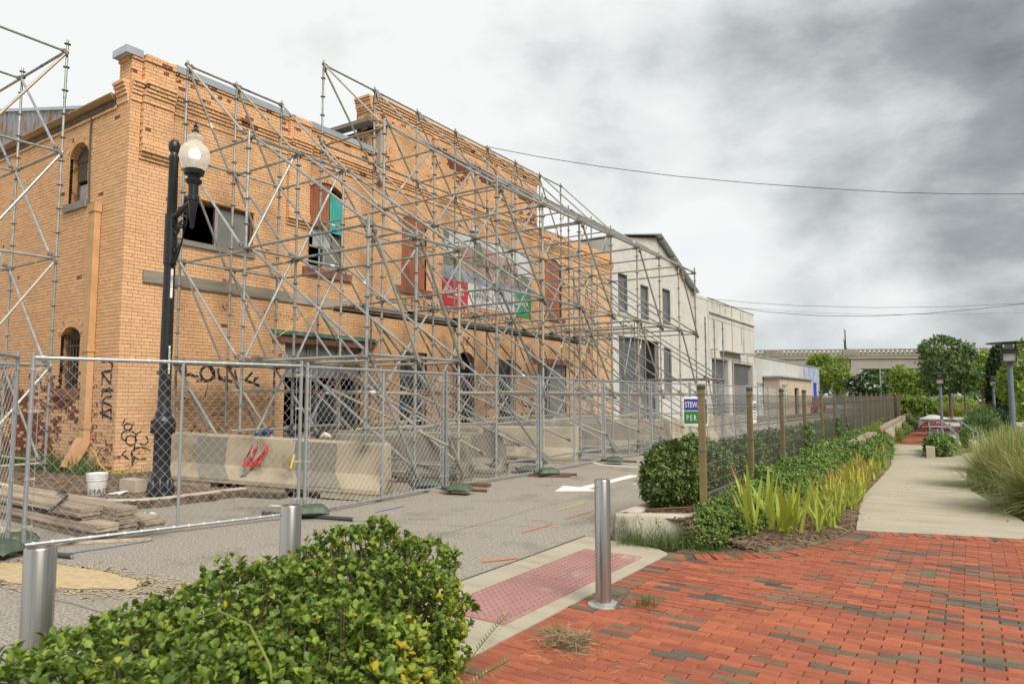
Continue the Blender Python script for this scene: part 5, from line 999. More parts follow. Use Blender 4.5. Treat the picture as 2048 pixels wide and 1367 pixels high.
b = MB(); b.lathe(AC([(.001, 3.42), (.03, 3.45), (.045, 3.50), (.022, 3.53), (.04, 3.56), (.085, 4.10), (.105, 4.13), (.105, 4.22), (.085, 4.25), (.088, 4.50), (.14, 4.56), (.15, 4.61), (.10, 4.66), (.12, 4.72), (.17, 4.76), (.178, 4.86), (.17, 4.87)]), (gl[0], gl[1], 0), 20); fit = obj('fitter', b, m_lampblk, t, .6)
b = MB(); prof = [(.150, 4.86), (.175, 4.90), (.225, 5.00), (.248, 5.12), (.25, 5.22), (.235, 5.31), (.185, 5.40), (.150, 5.43), (.125, 5.44), (.118, 5.52), (.14, 5.55), (.14, 5.58), (.09, 5.63), (.055, 5.68), (.05, 5.70)]; pz = AC([(r, 4.86 + (z - 4.86) * .92) for r, z in prof]); n = 56; last = None
for r, z in pz:
    n0 = len(b.v)
    for k in range(n): a = 2 * math.pi * k / n; rr = r * (1 - (.025 if k % 2 and r > .14 else 0)); b.v.append((gl[0] + rr * math.cos(a), gl[1] + rr * math.sin(a), z))
    if last is not None:
        for k in range(n): j = (k + 1) % n; b.f.append((last + k, last + j, n0 + j, n0 + k)); b.m.append(0)
    last = n0
obj('globe', b, m_globe, t, 1.2); b = MB(); b.lathe(AC([(.001, 5.11), (.08, 5.12), (.10, 5.20), (.07, 5.28), (.001, 5.30)]), (gl[0], gl[1], 0), 12); b.lathe(AC([(.035, 4.9), (.035, 5.11)]), (gl[0], gl[1], 0), 8, 1); obj('bulb', b, [m_bulb, m_plglass], fit)
b = MB(); b.lathe(AC([(.06, 5.63), (.062, 5.66), (.035, 5.69), (.028, 5.73), (.045, 5.755), (.02, 5.79), (.012, 5.84), (.001, 5.88)]), (gl[0], gl[1], 0), 12); obj('finial', b, m_lampblk, t, .6)
cd = np.array([-LXY[0], -LXY[1]]); cd /= np.linalg.norm(cd); sd2 = np.array([-cd[1], cd[0]]); ang = math.atan2(cd[1], cd[0]) + .55
def LC(r, a, z): return (r * math.cos(ang + a), r * math.sin(ang + a), z)
b = MB()
for k in range(5): b.face([LC(.0835, -.16 + .064 * k, 1.72), LC(.0835, -.16 + .064 * (k + 1), 1.72), LC(.0815, -.16 + .064 * (k + 1), 2.12), LC(.0815, -.16 + .064 * k, 2.12)])
obj('sticker', b, m_swht, t); text('sticker_text', 'OGAMMIN', .085, LC(.0845, .08, 2.09), (0, 0, -1), (-math.sin(ang) * -1, math.cos(ang) * -1, 0), m_lampblk, t)
b = MB(); b.obox(LC(.079, -.1, 3.02), np.array([math.cos(ang), math.sin(ang), 0]) * .004, np.array([-math.sin(ang), math.cos(ang), 0]) * .017, np.array([0, 0, .21])); tg = obj('number_plate', b, m_swht, t); text('plate_text', '08511', .07, LC(.084, -.1 + .2, 3.14), (0, 0, -1), (math.sin(ang), -math.cos(ang), 0), m_lampblk, t, 1.1)
for ch in t.children: pass
t.location = (LXY[0], LXY[1], z0)
# ================================================================ bollards
for x, y, lab in ((-3.13, 1.27, 'stainless steel bollard at the left end of the hedge, nearest the planks'), (-3.17, 2.52, 'stainless steel bollard with its top showing above the hedge'), (-2.26, 4.55, 'stainless steel bollard standing on the red paving by the tactile plates')):
    t = thing('bollard', lab, 'bollard', 'stainless steel bollards along the kerb'); b = MB(); b.lathe([(.057, .012), (.057, .895), (.054, .90), (.046, .90), (.046, .880), (.001, .880)], (0, 0, 0), 32); obj('tube', b, m_steel, t, .6); b = MB(); b.lathe([(.115, .014), (.112, .022), (.06, .024)], (0, 0, 0), 28); b.lathe([(.066, .024), (.064, .034), (.058, .036)], (0, 0, 0), 24); obj('base_ring', b, m_alu, t, .6); b = MB(); b.tube((-.0, -.0565, .85), (0, -.0585, .85), .006, 8); b.tube((.02, -.054, .42), (.021, -.056, .42), .003, 6); obj('fixing_screw', b, m_coup, t); t.location = (x, y, 0); t.rotation_euler = (0, 0, math.radians(-10))
t = thing('hasp', 'bent steel hasp sticking up beside the bollard on the paving', 'hasp'); b = MB(); b.obox((-2.115, 4.56, .075), np.array([.045, .02, .06]), np.array([-.010, .02, 0]), np.array([.004, 0, -.003])); b.box((-2.17, 4.51, .014), (-2.10, 4.56, .024)); obj('flap', b, m_steel, t)
# ================================================================ plank stack, bucket, bottle and other litter
def plank(label, x1, x0, yc, z, w_=.225, th=.0355, dy=0.0, m=m_plank):
    b = MB(); sk = random.uniform(-.02, .02); b.hexa([(x, y, zz) for zz in (-th / 2, th / 2) for x, y in ((x0, -w_ / 2), (x1, -w_ / 2), (x1 + sk, w_ / 2), (x0, w_ / 2))]); o = obj('plank', b, m); o.location = (0, yc, z + th / 2); o.rotation_euler = (0, 0, dy); return tag(o, label, 'plank', 'scaffold planks stacked behind the fence')
ordn = ['bottom', 'second', 'third', 'fourth', 'fifth', 'sixth', 'top']
for c, (yc, n, off) in enumerate(((3.72, 7, [-7.75, -7.72, -7.62, -7.60, -8.02, -8.00, -8.02]), (3.955, 7, [-7.72, -7.70, -7.68, -7.66, -7.74, -7.72, -7.75]), (4.19, 4, [-7.66, -7.62, -7.60, -7.72]))):
    for k in range(n): plank('%s plank of the %s column of the plank stack' % (ordn[k] if k < n - 1 else 'top', ('column facing the street', 'middle', 'short far')[c].replace('column facing the street', 'street side')), off[k], off[k] - 3.1 + random.uniform(-.08, .08), yc + random.uniform(-.008, .008), .006 + k * .0415, dy=random.uniform(-.004, .004))
plank('low plank leaning flat at the near side of the stack, left', -8.0, -11.2, 3.40, .005, dy=.035); plank('low plank nearest the fence at the left edge', -8.2, -11.3, 3.10, .005, dy=.05); plank('plank lying across the two low planks on the left', -8.35, -11.0, 3.28, .047, dy=.02)
timber('short offcut under the fence rail in front of the planks', (-7.75, 3.35), (-7.2, 3.95), .06, .025, m=m_plank)
t = thing('plastic_bucket', 'white plastic bucket with black tags beside the downpipe', 'bucket'); b = MB(); b.lathe([(.001, .0), (.125, 0), (.130, .01), (.148, .25), (.160, .25), (.160, .268), (.152, .27), (.153, .29), (.163, .29), (.163, .308), (.155, .31), (.156, .33), (.166, .33), (.166, .37), (.158, .372), (.150, .36), (.128, .02)], (0, 0, 0), 24); obj('pail', b, m_dirtwhite, t, .6); a0 = math.atan2(-4.9, 10.4)
text('tag_lettering', 'MAP', .13, (.150 * math.cos(a0) - .14 * math.sin(-a0) * -1 * .0 + .012 * math.cos(a0) + .11 * math.sin(a0), .150 * math.sin(a0) + .012 * math.sin(a0) - .11 * math.cos(a0), .03), (-math.sin(a0), math.cos(a0), 0), (0, 0, 1), m_graf, t, 1.0); t.location = (-10.42, 4.90, .106); t.scale = (.84, .84, .84)
t = thing('plastic_bottle', 'empty plastic bottle with a green label lying by the plank stack', 'bottle'); b = MB(); b.lathe([(.001, 0), (.03, 0), (.033, .02), (.033, .15), (.012, .19), (.012, .205), (.001, .206)], (0, 0, 0), 12); obj('bottle_body', b, m_dirtwhite, t, .7); b = MB(); b.lathe([(.0338, .06), (.0338, .12)], (0, 0, 0), 12); obj('bottle_label', b, m_sgrn, t); t.location = (-8.36, 4.62, .06); t.rotation_euler = (math.radians(90), .15, math.radians(-70))
b = MB(); b.box((-10.55, 5.28, .108), (-10.12, 5.46, .29)); tag(obj('masonry_block', b, m_beige), 'orange painted masonry block lying beside the street lamp base', 'block')
b = MB(); b.prism([(-10.36, 5.02, .11), (-10.15, 5.08, .11), (-10.17, 5.22, .15), (-10.38, 5.18, .12)], (0, 0, .006)); tag(obj('paper_scrap', b, m_swht), 'white paper scrap on the ground between bucket and lamp', 'paper')
b = MB(); b.path([onY(172, 900, 6.0), onY(182, 896, 5.95), onY(192, 908, 5.9), onY(200, 930, 5.8), onY(215, 941, 5.7), onY(238, 945, 5.62), onY(262, 934, 5.6), onY(285, 912, 5.6), onY(306, 880, 5.58), onY(318, 850, 5.56), onY(330, 800, 5.56), onY(340, 750, 5.6), onY(347, 700, 5.65)], .007, 6)
tag(obj('yellow_cord', b, m_yel, None, 1.2), 'yellow cord looping from the downpipe past the bucket to the street lamp', 'cord')
b = MB(); b.path([onX(470, 712, RA + .3), onX(560, 670, RB), onX(640, 612, RB), onX(655, 585, RB - .1)], .006, 5); tag(obj('yellow_cord', b, m_yel, None, 1.2), 'thin yellow cord strung diagonally through the scaffolding', 'cord')
b = MB(); b.path([(-7.76, 3.0, .42), (-8.1, 3.35, .30), (-8.9, 3.86, .335), (-9.5, 4.0, .342), (-9.9, 4.3, .25)], .016, 6); tag(obj('black_strap', b, m_lampblk, None, 1.2), 'black strap tied across the plank stack to the fence', 'strap')
# soil heap debris by the wall
b = MB()
for k in range(500):
    x, y = random.uniform(-15.5, -9.0), random.uniform(4.8, 6.25); a = random.uniform(0, 3.14); l = random.uniform(.02, .09); b.obox((x, y, .112), np.array([math.cos(a), math.sin(a), random.uniform(-.2, .2)]) * l, np.array([-math.sin(a), math.cos(a), 0]) * .008, np.array([0, 0, .006]))
obj('ground_litter', b, m_mulch, None, None, 'stuff')
# ================================================================ olive fence
fe = thing('olive_fence', 'long olive fence of square posts and black wire panels between hedge and ivy bank', 'fence'); NP = 21; SPC = 2.2; fd = np.array([-.0333, 1.0, 0]); fd /= np.linalg.norm(fd); fnr = np.array([fd[1], -fd[0], 0]); f0 = np.array([-2.41, 7.25, .0])
def fz(k): return .27
pmz = None
for k in range(NP):
    p = f0 + fd * SPC * k; h = .032
    if pmz is None:
        b = MB(); b.obox((0, 0, .655), fnr * h, fd * h, (0, 0, .655)); pmz = mesh_of('post', b, m_gold); b = MB(); b.obox((0, 0, 1.325), fnr * (h + .003), fd * (h + .003), (0, 0, .016)); b.lathe([(.044, 1.341), (.036, 1.358), (.001, 1.368)], (0, 0, 0), 8); cmz = mesh_of('post_cap', b, m_capd); b = MB()
        for z in (.012, .66, 1.255): b.obox((0, 0, z), fnr * (h + .006), fd * (h + .006), (0, 0, .010)); b.obox(fnr * .0 + fd * .05 + np.array([0, 0, z]), fnr * .008, fd * .03, (0, 0, .007))
        smz = mesh_of('post_clip', b, m_wirek)
    o = link('post', pmz, fe); o.location = (*p[:2], fz(k))
    for me_ in (cmz, smz): q = link(me_.name, me_, o)
def wire_panel(half=False):
    b = MB(); L = SPC - .07; V = lambda s, o, z: fd * s + fnr * o + np.array([0, 0, z]); r = .0031
    lv = [(.02, 0), (.09, 0), (.13, .030), (.17, 0), (.42, 0), (.64, 0), (.86, 0), (1.05, 0), (1.10, .032), (1.14, 0), (1.25, 0)]
    n = 44
    for i in range(n + 1):
        s = .035 + L * i / n
        for (z0, o0), (z1, o1) in zip(lv[:-1], lv[1:]): 
            if (z1 - z0) > .2 or o0 or o1 or True: b.tube(V(s, o0, z0), V(s, o1, z1), r * .78, 3, 0, None, False)
    for z, o in ((.03, 0), (.09, 0), (.13, .030), (.17, 0), (.30, 0), (.50, 0), (.70, 0), (.90, 0), (1.05, 0), (1.10, .032), (1.14, 0), (1.25, 0)): b.tube(V(.03, o, z), V(.04 + L, o, z), r * 1.25, 4, 0, None, False)
    for z in (.19,): b.tube(V(.03, .0, z), V(.04 + L, .0, z), .009, 5, 0, None, False)
    return mesh_of('wire_panel', b, m_wirek)
wp = wire_panel()
for k in range(NP - 1): o = link('wire_panel', wp, fe); o.location = (*(f0 + fd * SPC * k)[:2], fz(k)); o['kind'] = 'stuff'
# board sign behind the first post and a small notice on the wire
t = thing('site_sign', 'blue and green contractor sign beside the first olive fence post', 'sign'); c0 = onZ(1389, 822, 0) * 0; dvec = ray(1391, 822); c0 = CAM + dvec * 7.62; su_ = RGT * .138; sz_ = np.array([0, 0, .160]); bk_ = np.array([FWD[0], FWD[1], 0]) * .006
def sq(name, m, x0, x1, z0, z1, off): b = MB(); P = [c0 + RGT * x + np.array([0, 0, z]) - np.array([FWD[0], FWD[1], 0]) * off for x, z in ((x0, z0), (x1, z0), (x1, z1), (x0, z1))]; b.prism(P, np.array([FWD[0], FWD[1], 0]) * .004); return obj(name, b, m, t)
sq('sign_board', m_swht, -.138, .138, -.160, .160, 0); sq('blue_half', m_sblue, -.127, .127, .012, .138, .003); sq('green_half', m_sgrn, -.127, .127, -.134, .002, .003)
text('sign_text', 'STEWART', .088, tuple(c0 + RGT * -.118 + np.array([0, 0, .043]) - np.array([FWD[0], FWD[1], 0]) * .0045), tuple(RGT), (0, 0, 1), m_swht, t, .60); text('sign_text', 'P E R R Y', .088, tuple(c0 + RGT * -.105 + np.array([0, 0, -.102]) - np.array([FWD[0], FWD[1], 0]) * .0045), tuple(RGT), (0, 0, 1), m_swht, t, .60)
t = thing('notice_sign', 'small white notice hanging on the wire between the second and third olive posts', 'sign'); p = f0 + fd * (SPC * 1.12); b = MB(); b.obox((*p[:2], fz(0) + 1.02), fd * .10, fnr * .004, (0, 0, .15)); obj('notice_board', b, m_swht, t); b = MB()
for k in range(6): b.obox((*(p + fnr * .005)[:2], fz(0) + 1.13 - .04 * k), fd * (.075 if k % 2 else .06), fnr * .001, (0, 0, .008))
obj('notice_lines', b, m_bdark, t)
b = MB(); b.tube((-3.02, 7.12, .27), (-2.46, 7.30, .33), .009, 6); tag(obj('iron_rod', b, m_rusty), 'thin rusty iron rod lying on the mulch by the first fence post', 'rod')
# ================================================================ foliage tools
def unit(a): return a / np.maximum(np.linalg.norm(a, axis=-1, keepdims=True), 1e-9)
def leaf_geo(P, D, N, L, W, six=True):
    """leaves from bases P along D, facing N; two quads folded on the midrib, or one quad"""
    n = len(P); S = unit(np.cross(D, N)); N2 = unit(np.cross(S, D)); L = np.broadcast_to(L, n)[:, None]; W = np.broadcast_to(W, n)[:, None]
    if six:
        f = .16 * W; V = np.stack([P, P + D * L * .38 + S * W * .5 + N2 * f, P + D * L * .74 + S * W * .42 + N2 * f, P + D * L - N2 * L * .08, P + D * L * .74 - S * W * .42 + N2 * f, P + D * L * .38 - S * W * .5 + N2 * f], 1).reshape(-1, 3)
        b = np.arange(n)[:, None] * 6; Q = np.concatenate([b + np.array([[0, 1, 2, 3]]), b + np.array([[0, 3, 4, 5]])])
    else:
        V = np.stack([P, P + D * L * .5 + S * W * .5 + N2 * W * .12, P + D * L, P + D * L * .5 - S * W * .5 + N2 * W * .12], 1).reshape(-1, 3); Q = np.arange(n)[:, None] * 4 + np.array([[0, 1, 2, 3]])
    return V, Q
def ell_surface(ells, n, shell=.12, lower=-.2):
    out = []; nr = []; A = np.array([r[0] * r[1] + r[1] * r[2] + r[0] * r[2] for c, r in ells]); A = A / A.sum()
    for i, (c, r) in enumerate(ells):
        k = int(n * A[i] * 1.25) + 1; d = unit(rng.normal(size=(k, 3))); d = d[d[:, 2] > lower]; c = np.array(c); r = np.array(r); bump = 1 + .07 * np.sin(d[:, 0] * 9 + c[0] * 5) * np.sin(d[:, 1] * 8 + c[1] * 3) + .04 * np.sin(d[:, 2] * 13)
        p = c + d * r * (bump * (1 - np.abs(rng.normal(0, shell, len(d)))))[:, None]; ok = np.ones(len(p), bool)
        for j, (c2, r2) in enumerate(ells):
            if j != i: ok &= (((p - np.array(c2)) / np.array(r2)) ** 2).sum(1) > .80
        out.append(p[ok]); nr.append(unit(d / r)[ok])
    return np.concatenate(out), np.concatenate(nr)
def sprigs(P, T, k, L, W, el=(35, 85), six=True):
    n = len(P); T = unit(T); h = np.where(np.abs(T[:, 2:3]) < .9, np.array([[0, 0, 1.0]]), np.array([[1.0, 0, 0]])); A = unit(np.cross(T, h)); B = np.cross(T, A); Ps = []; Ds = []; Ns = []
    for i in range(k):
        a = rng.uniform(0, 2 * np.pi, n); e = np.radians(rng.uniform(el[0], el[1], n)); R_ = A * np.cos(a)[:, None] + B * np.sin(a)[:, None]; Ps.append(P - T * (rng.uniform(0, .9, n) * L)[:, None]); Ds.append(T * np.cos(e)[:, None] + R_ * np.sin(e)[:, None]); Ns.append(T * np.sin(e)[:, None] - R_ * np.cos(e)[:, None])
    P2, D2, N2 = map(np.concatenate, (Ps, Ds, Ns)); s = rng.uniform(.5, 1.25, len(P2)); return leaf_geo(P2, D2, N2, L * s, W * s, six)
def join(*vq):
    Vs, Qs, o = [], [], 0
    for V, Q in vq: Vs.append(V); Qs.append(Q + o); o += len(V)
    return np.concatenate(Vs), np.concatenate(Qs)
def shrub(name, label, cat, ells, n, k, L, W, m, group=None, six=True, el=(35, 85), up=.5, twigs=60, lower=-.25, shell=.12, jit=.5):
    P, N = ell_surface(ells, n, shell, lower); T = unit(N + np.array([0, 0, up]) + rng.normal(0, jit, P.shape) * .6); V, Q = sprigs(P, T, k, L, W, el, six)
    t = thing(name, label, cat, group); o = link('foliage', np_mesh('foliage', V, Q, m), t, 'stuff')
    b = MB(); zb = min(c[2] - r[2] for c, r in ells)
    for i in range(twigs):
        c, r = ells[i % len(ells)]; a = unit(rng.normal(size=3)); a[2] = abs(a[2]); e = np.array(c) + a * np.array(r) * .92; s = np.array([c[0] + rng.normal(0, .12 * r[0]), c[1] + rng.normal(0, .12 * r[1]), max(zb, c[2] - r[2])]); mdl = (s + e) / 2 + rng.normal(0, .06, 3) * np.array(r); b.path([s, mdl, e], [max(.006, .012 * r[2]), .006, .003], 4)
    obj('twig', b, m_twig, t, None, 'stuff'); return t
# ---- foreground hedge
HE = [((-2.52, 2.44, .37), (.52, .60, .51)), ((-2.50, 1.80, .33), (.52, .68, .49)), ((-2.36, 1.25, .30), (.62, .62, .47)), ((-1.95, 1.72, .26), (.40, .48, .52)), ((-2.0, 1.05, .26), (.62, .6, .50)), ((-1.55, .95, .22), (.5, .55, .48))]
he = shrub('foreground_hedge', 'dense round-leaved green hedge with a few yellow leaves in front of the bollards', 'hedge', HE, 12500, 6, .031, .021, l_hedge, el=(22, 72), twigs=620, up=1.3, lower=-.75, shell=.10, jit=.6)
P, N = ell_surface(HE, 260, .03, 0.1); lm = []
for i in range(5): V, Q = leaf_geo(np.zeros((1, 3)), np.array([[1.0, 0, 0]]), np.array([[0, 0, 1.0]]), .036 * (.8 + .1 * i), .024 * (.8 + .1 * i)); lm.append(np_mesh('leaf', V, Q, l_hedge))
for i in range(min(200, len(P))):
    o = link('leaf', lm[i % 5], he); d = Vector(N[i] + rng.normal(0, .5, 3) + np.array([0, 0, .4])).normalized(); o.location = P[i] * 1.0; o.rotation_euler = d.to_track_quat('X', 'Z').to_euler()
# dark woody core so that gaps show stems and shade, as a real hedge does
b = MB()
for (c, r) in HE:
    for i in range(60): a = unit(rng.normal(size=3)); a[2] = abs(a[2]) * .8; b.path([np.array([c[0], c[1], .02]) + rng.normal(0, .2, 3) * np.array([1, 1, 0]), np.array(c) + a * np.array(r) * .55, np.array(c) + a * np.array(r) * .85], [.010, .007, .003], 4)
obj('stem', b, m_twig, he, None, 'stuff')
P = np.concatenate([np.array(c) + rng.uniform(-1, 1, (1900, 3)) * np.array(r) * .62 for c, r in HE]); V, Q = sprigs(P, rng.normal(size=P.shape) + np.array([0, 0, .8]), 4, .034, .022); link('inner_foliage', np_mesh('inner_foliage', V, Q, l_hedge), he, 'stuff')
P, N = ell_surface([HE[0], HE[3], HE[1]], 5200, .05, -.6); kp = (P[:, 0] * .75 + P[:, 1] * .25 > -.86 + rng.normal(0, .07, len(P))) | (rng.random(len(P)) < .006); V, Q = sprigs(P[kp], unit(N[kp] + np.array([.2, 0, .8])), 4, .031, .020, (25, 70)); link('yellow_foliage', np_mesh('yellow_foliage', V, Q, l_hedgey), he, 'stuff')
b = MB(); q0 = np.array(onZ(455, 1265, .62)); b.path([onZ(330, 1300, .58), onZ(380, 1240, .70), onZ(440, 1222, .76), onZ(500, 1250, .74), onZ(540, 1330, .66), onZ(545, 1367, .6)], [.004] * 6, 5); tag(obj('vine_shoot', b, l_yell, None, 1.2), 'arching yellow green shoot growing over the hedge top', 'vine')
def feather(name, label, base, tip, n, m):
    n = int(n * 1.8); base = np.array(base); tip = np.array(tip); d = unit(tip - base); b = MB(); b.path([base, (base + tip) / 2 + np.array([.01, 0, .02]), tip], .0022, 4); t = thing(name, label, 'weed'); obj('stalk', b, m_twig, t); Ps, Ds = [], []
    for i in range(n):
        f = (i + 1) / n; p = base + (tip - base) * f; s = np.cross(d, [0.2, .9, .1]); s /= np.linalg.norm(s)
        for sg in (1, -1): Ps.append(p); Ds.append(unit(s * sg + d * .5 + np.array([0, 0, -.15])))
    V, Q = leaf_geo(np.array(Ps), np.array(Ds), np.tile([[0, 0, 1.0]], (len(Ps), 1)), .036, .009, False); link('leaflets', np_mesh('leaflets', V, Q, m), t, 'stuff')
feather('weed_seedling', 'feathery green weed at the hedge foot by the concrete ramp', (-2.30, 2.93, .05), (-2.12, 3.12, .34), 12, l_ivy); feather('weed_seedling', 'small feathery weed where hedge meets the red paving', (-2.2, 2.85, .02), (-2.02, 2.98, .16), 8, l_ivy)
# ---- hedge bush at the planter corner and the long hedge behind the fence
shrub('round_hedge_bush', 'glossy dark green bush at the planter corner in front of the fence', 'bush', [((-2.92, 7.72, .62), (.33, .55, .40)), ((-2.88, 8.3, .62), (.38, .6, .42)), ((-2.95, 7.55, .50), (.30, .32, .28))], 2600, 6, .050, .024, l_box, twigs=90, lower=-.85)
for k, (y0, y1, lab) in enumerate(((8.7, 13.2, 'near stretch of the clipped hedge behind the olive fence'), (13.0, 19.5, 'middle stretch of the clipped hedge behind the olive fence'), (19.2, 30, 'far stretch of the clipped hedge behind the olive fence'), (29.5, 50, 'last stretch of the clipped hedge, at the far end of the olive fence'))):
    E_ = []; y = y0
    while y < y1: r = .55 + .1 * random.random() + .25 * k; E_.append(((xf(y) - .42 - .02 * k, y, .50), (.34, r, .36 + .08 * random.random()))); y += r * 1.3
    shrub('clipped_hedge', lab, 'hedge', E_, [2600, 2600, 2600, 2400][k], 5, [.055, .07, .10, .14][k], [.028, .038, .055, .08][k], l_box, 'clipped hedge behind the fence', six=k < 1, twigs=40, lower=-.6)
# ---- ivy on the bank and over the kerb (nobody could count it)
def bank_z(x, y):
    e = bedge(y); f = min(xf(y), e - .1); s = np.clip((x - f) / max(e - f, .1), 0, 1); return .26 * (1 - s) + zp(y) * s
Ps, Ts = [], []
def ivy(n, y0, y1, s0, s1, hmax, L):
    y = rng.uniform(y0, y1, n); s = rng.uniform(s0, s1, n); P = np.empty((n, 3))
    for i in range(n):
        e = bedge(y[i]); f = min(xf(y[i]), e - .1); w_ = min(e - f, 1.0); x = f + .04 + w_ * s[i]; lump = .5 + .5 * noise.noise((x * 2.2, y[i] * 1.4, 1)); P[i] = (x, y[i], bank_z(x, y[i]) + rng.uniform(.0, 1) ** .6 * hmax * (.35 + lump) * (1 - .55 * s[i]))
    T = unit(np.array([.5, -.25, .8]) + rng.normal(0, .45, P.shape)); return sprigs(P, T, 5, L, L * .62, (35, 85), True)
V, Q = join(ivy(3200, 7.0, 9.4, -.05, .55, .22, .035), ivy(5200, 9.4, 14, -.02, .62, .34, .040), ivy(4600, 14, 21, 0, .62, .38, .05), ivy(2600, 21, 34, 0, .8, .34, .07), ivy(3000, 16.5, 23, .45, 1.0, .60, .05), ivy(5200, 23, 52, .45, 1.05, .80, .085))
link('ivy', np_mesh('ivy', V, Q, l_ivy), None, 'stuff')
n = 2000; a = rng.uniform(0, 1, n); P = np.stack([-2.36 + .30 * a + rng.normal(0, .05, n), 6.98 + .1 * a + rng.uniform(-.35, .35, n), rng.uniform(.0, .28, n)], 1); P[:, 2] = np.clip(.30 - .75 * np.maximum(0, -(P[:, 1] - 6.98)) + rng.normal(0, .04, n), .015, .34); V, Q = sprigs(P, unit(np.array([.3, -.6, .7]) + rng.normal(0, .4, P.shape)), 5, .032, .02); link('ivy_over_kerb', np_mesh('ivy_over_kerb', V, Q, l_ivy), None, 'stuff')
for k, (uu, lab) in enumerate(((3, 'ivy strand climbing the fourth olive fence post'), (5, 'ivy strand climbing the sixth olive fence post'), (6, 'ivy strand climbing the seventh olive fence post'))):
    p = f0 + fd * SPC * uu; n = 150; z = rng.uniform(.2, .95 if k < 2 else .7, n); P = np.stack([p[0] + rng.normal(0, .05, n) + .03, p[1] + rng.normal(0, .05, n), z + .05], 1); V, Q = sprigs(P, unit(np.array([.7, -.5, .3]) + rng.normal(0, .5, P.shape)), 4, .05, .036); t = thing('ivy_strand', lab, 'ivy'); link('foliage', np_mesh('foliage', V, Q, l_ivy), t, 'stuff'); b = MB(); b.path([(p[0] + .04, p[1] - .04, .25), (p[0] + .06, p[1] - .03, .6), (p[0] + .03, p[1] - .05, 1.0)], .006, 4); obj('stem', b, m_twig, t)
# ---- blades
def blades(P, H, W, lean, az, seg=4, curl=1.0, w_tip=.08, tipfac=False):
    n = len(P); V = np.empty((n, (seg + 1) * 2, 3)); tipv = np.empty((n, (seg + 1) * 2)); dx, dy = np.cos(az), np.sin(az)
    for s in range(seg + 1):
        f = s / seg; out = H * (np.sin(lean) * f + curl * .35 * f * f * np.sin(lean)); up = H * (f * np.cos(lean) - curl * .30 * f ** 2.4 * np.sin(lean)); wd = W * ((1 - f) * (.55 + 1.3 * f) + w_tip * f); c = P + np.stack([dx * out, dy * out, up], 1); sd = np.stack([-dy * wd / 2, dx * wd / 2, np.zeros(n)], 1); V[:, 2 * s] = c - sd; V[:, 2 * s + 1] = c + sd; tipv[:, 2 * s:2 * s + 2] = f
    b = np.arange(n)[:, None] * (seg + 1) * 2; Q = np.concatenate([b + np.array([[2 * s, 2 * s + 1, 2 * s + 3, 2 * s + 2]]) for s in range(seg)]); return V.reshape(-1, 3), Q, tipv.ravel()
def bmesh_tip(name, V, Q, tip, m):
    me = np_mesh(name, V, Q, m); at = me.attributes.new('tip', 'FLOAT', 'POINT'); at.data.foreach_set('value', tip.astype(np.float32)); return me
# ---- irises along the path: near ones leaf by leaf
leafvar = []
for i in range(10):
    ln = math.radians(6 + i * 5.6); V, Q, tp = blades(np.zeros((1, 3)), np.array([.40 + .036 * (i % 4)]), np.array([.050]), np.array([ln]), np.array([0.0]), 7, .45 + .12 * i, .04); tp = tp * (.70 + .45 * ((i * 7) % 5) / 4); leafvar.append(bmesh_tip('leaf', V, Q, tp, l_iris))
spots = [(-1.93, 7.28, 1.18), (-1.62, 7.72, 1.05), (-1.78, 7.62, 1.1), (-2.06, 7.95, 1.0), (-1.48, 8.12, .95), (-1.72, 8.2, 1.05), (-1.40, 8.45, .9), (-1.95, 8.5, 1.0), (-1.62, 8.75, 1.0), (-1.38, 8.95, .95), (-1.85, 9.1, 1.0), (-1.55, 9.35, .95), (-1.45, 9.8, .95), (-1.75, 9.75, 1.0)]
ilab = ['largest iris clump, nearest the curve of the red paving', 'iris clump at the mulch edge just behind the largest one', 'iris clump between the largest iris and the fence side ivy', 'iris clump against the ivy behind the largest iris', 'iris clump whose leaves lean over the path corner']
for k, (x, y, s) in enumerate(spots):
    t = thing('iris_plant', ilab[k] if k < 5 else 'sword-leaved iris with browned tips in the bed beside the concrete path', 'iris', 'irises along the path'); nl = 14 if k < 5 else 11
    base = random.uniform(0, 6.28)
    for j in range(nl):
        v = leafvar[min(9, int(abs(random.gauss(1.5, 4.4))))]; o = link('leaf', v, t); o.rotation_euler = (random.gauss(0, .06), random.gauss(0, .06), base + (0 if random.random() < .5 else math.pi) + random.gauss(0, .8)); sc = s * random.uniform(.8, 1.3) * (1.2 if k < 3 else .95 if k < 5 else .82); o.scale = (sc, sc * random.uniform(.8, 1.0), sc); o.location = (random.gauss(0, .045), random.gauss(0, .045), 0)
    t.location = (x, y, max(.015, bank_z(x, y) - .01))
far = []
y = 9.9
while y < 30:
    for q in range(2 if y < 14 else 1):
        e = bedge(y); far.append((e - random.uniform(.06, .46 if y < 16 else .34), y + random.uniform(-.15, .15)))
    y += .22 if y < 16 else .36
fm = []
for i in range(5):
    n = 14; P = np.stack([rng.normal(0, .05, n), rng.normal(0, .05, n), np.zeros(n)], 1); V, Q, tp = blades(P, rng.uniform(.30, .50, n), np.full(n, .046), np.abs(rng.normal(.42, .28, n)), rng.uniform(0, 6.28, n), 5, .8, .05); fm.append(bmesh_tip('foliage', V, Q, tp * rng.uniform(.8, 1.15), l_iris))
for k, (x, y) in enumerate(far):
    o = link('iris_plant', fm[k % 5]); tag(o, 'sword-leaved iris with browned tips in the bed beside the concrete path', 'iris', 'irises along the path'); o.location = (x, y, bank_z(x, y) - .005); o.rotation_euler = (0, 0, random.uniform(0, 6.28)); s = random.uniform(.72, 1.0); o.scale = (s, s, s)
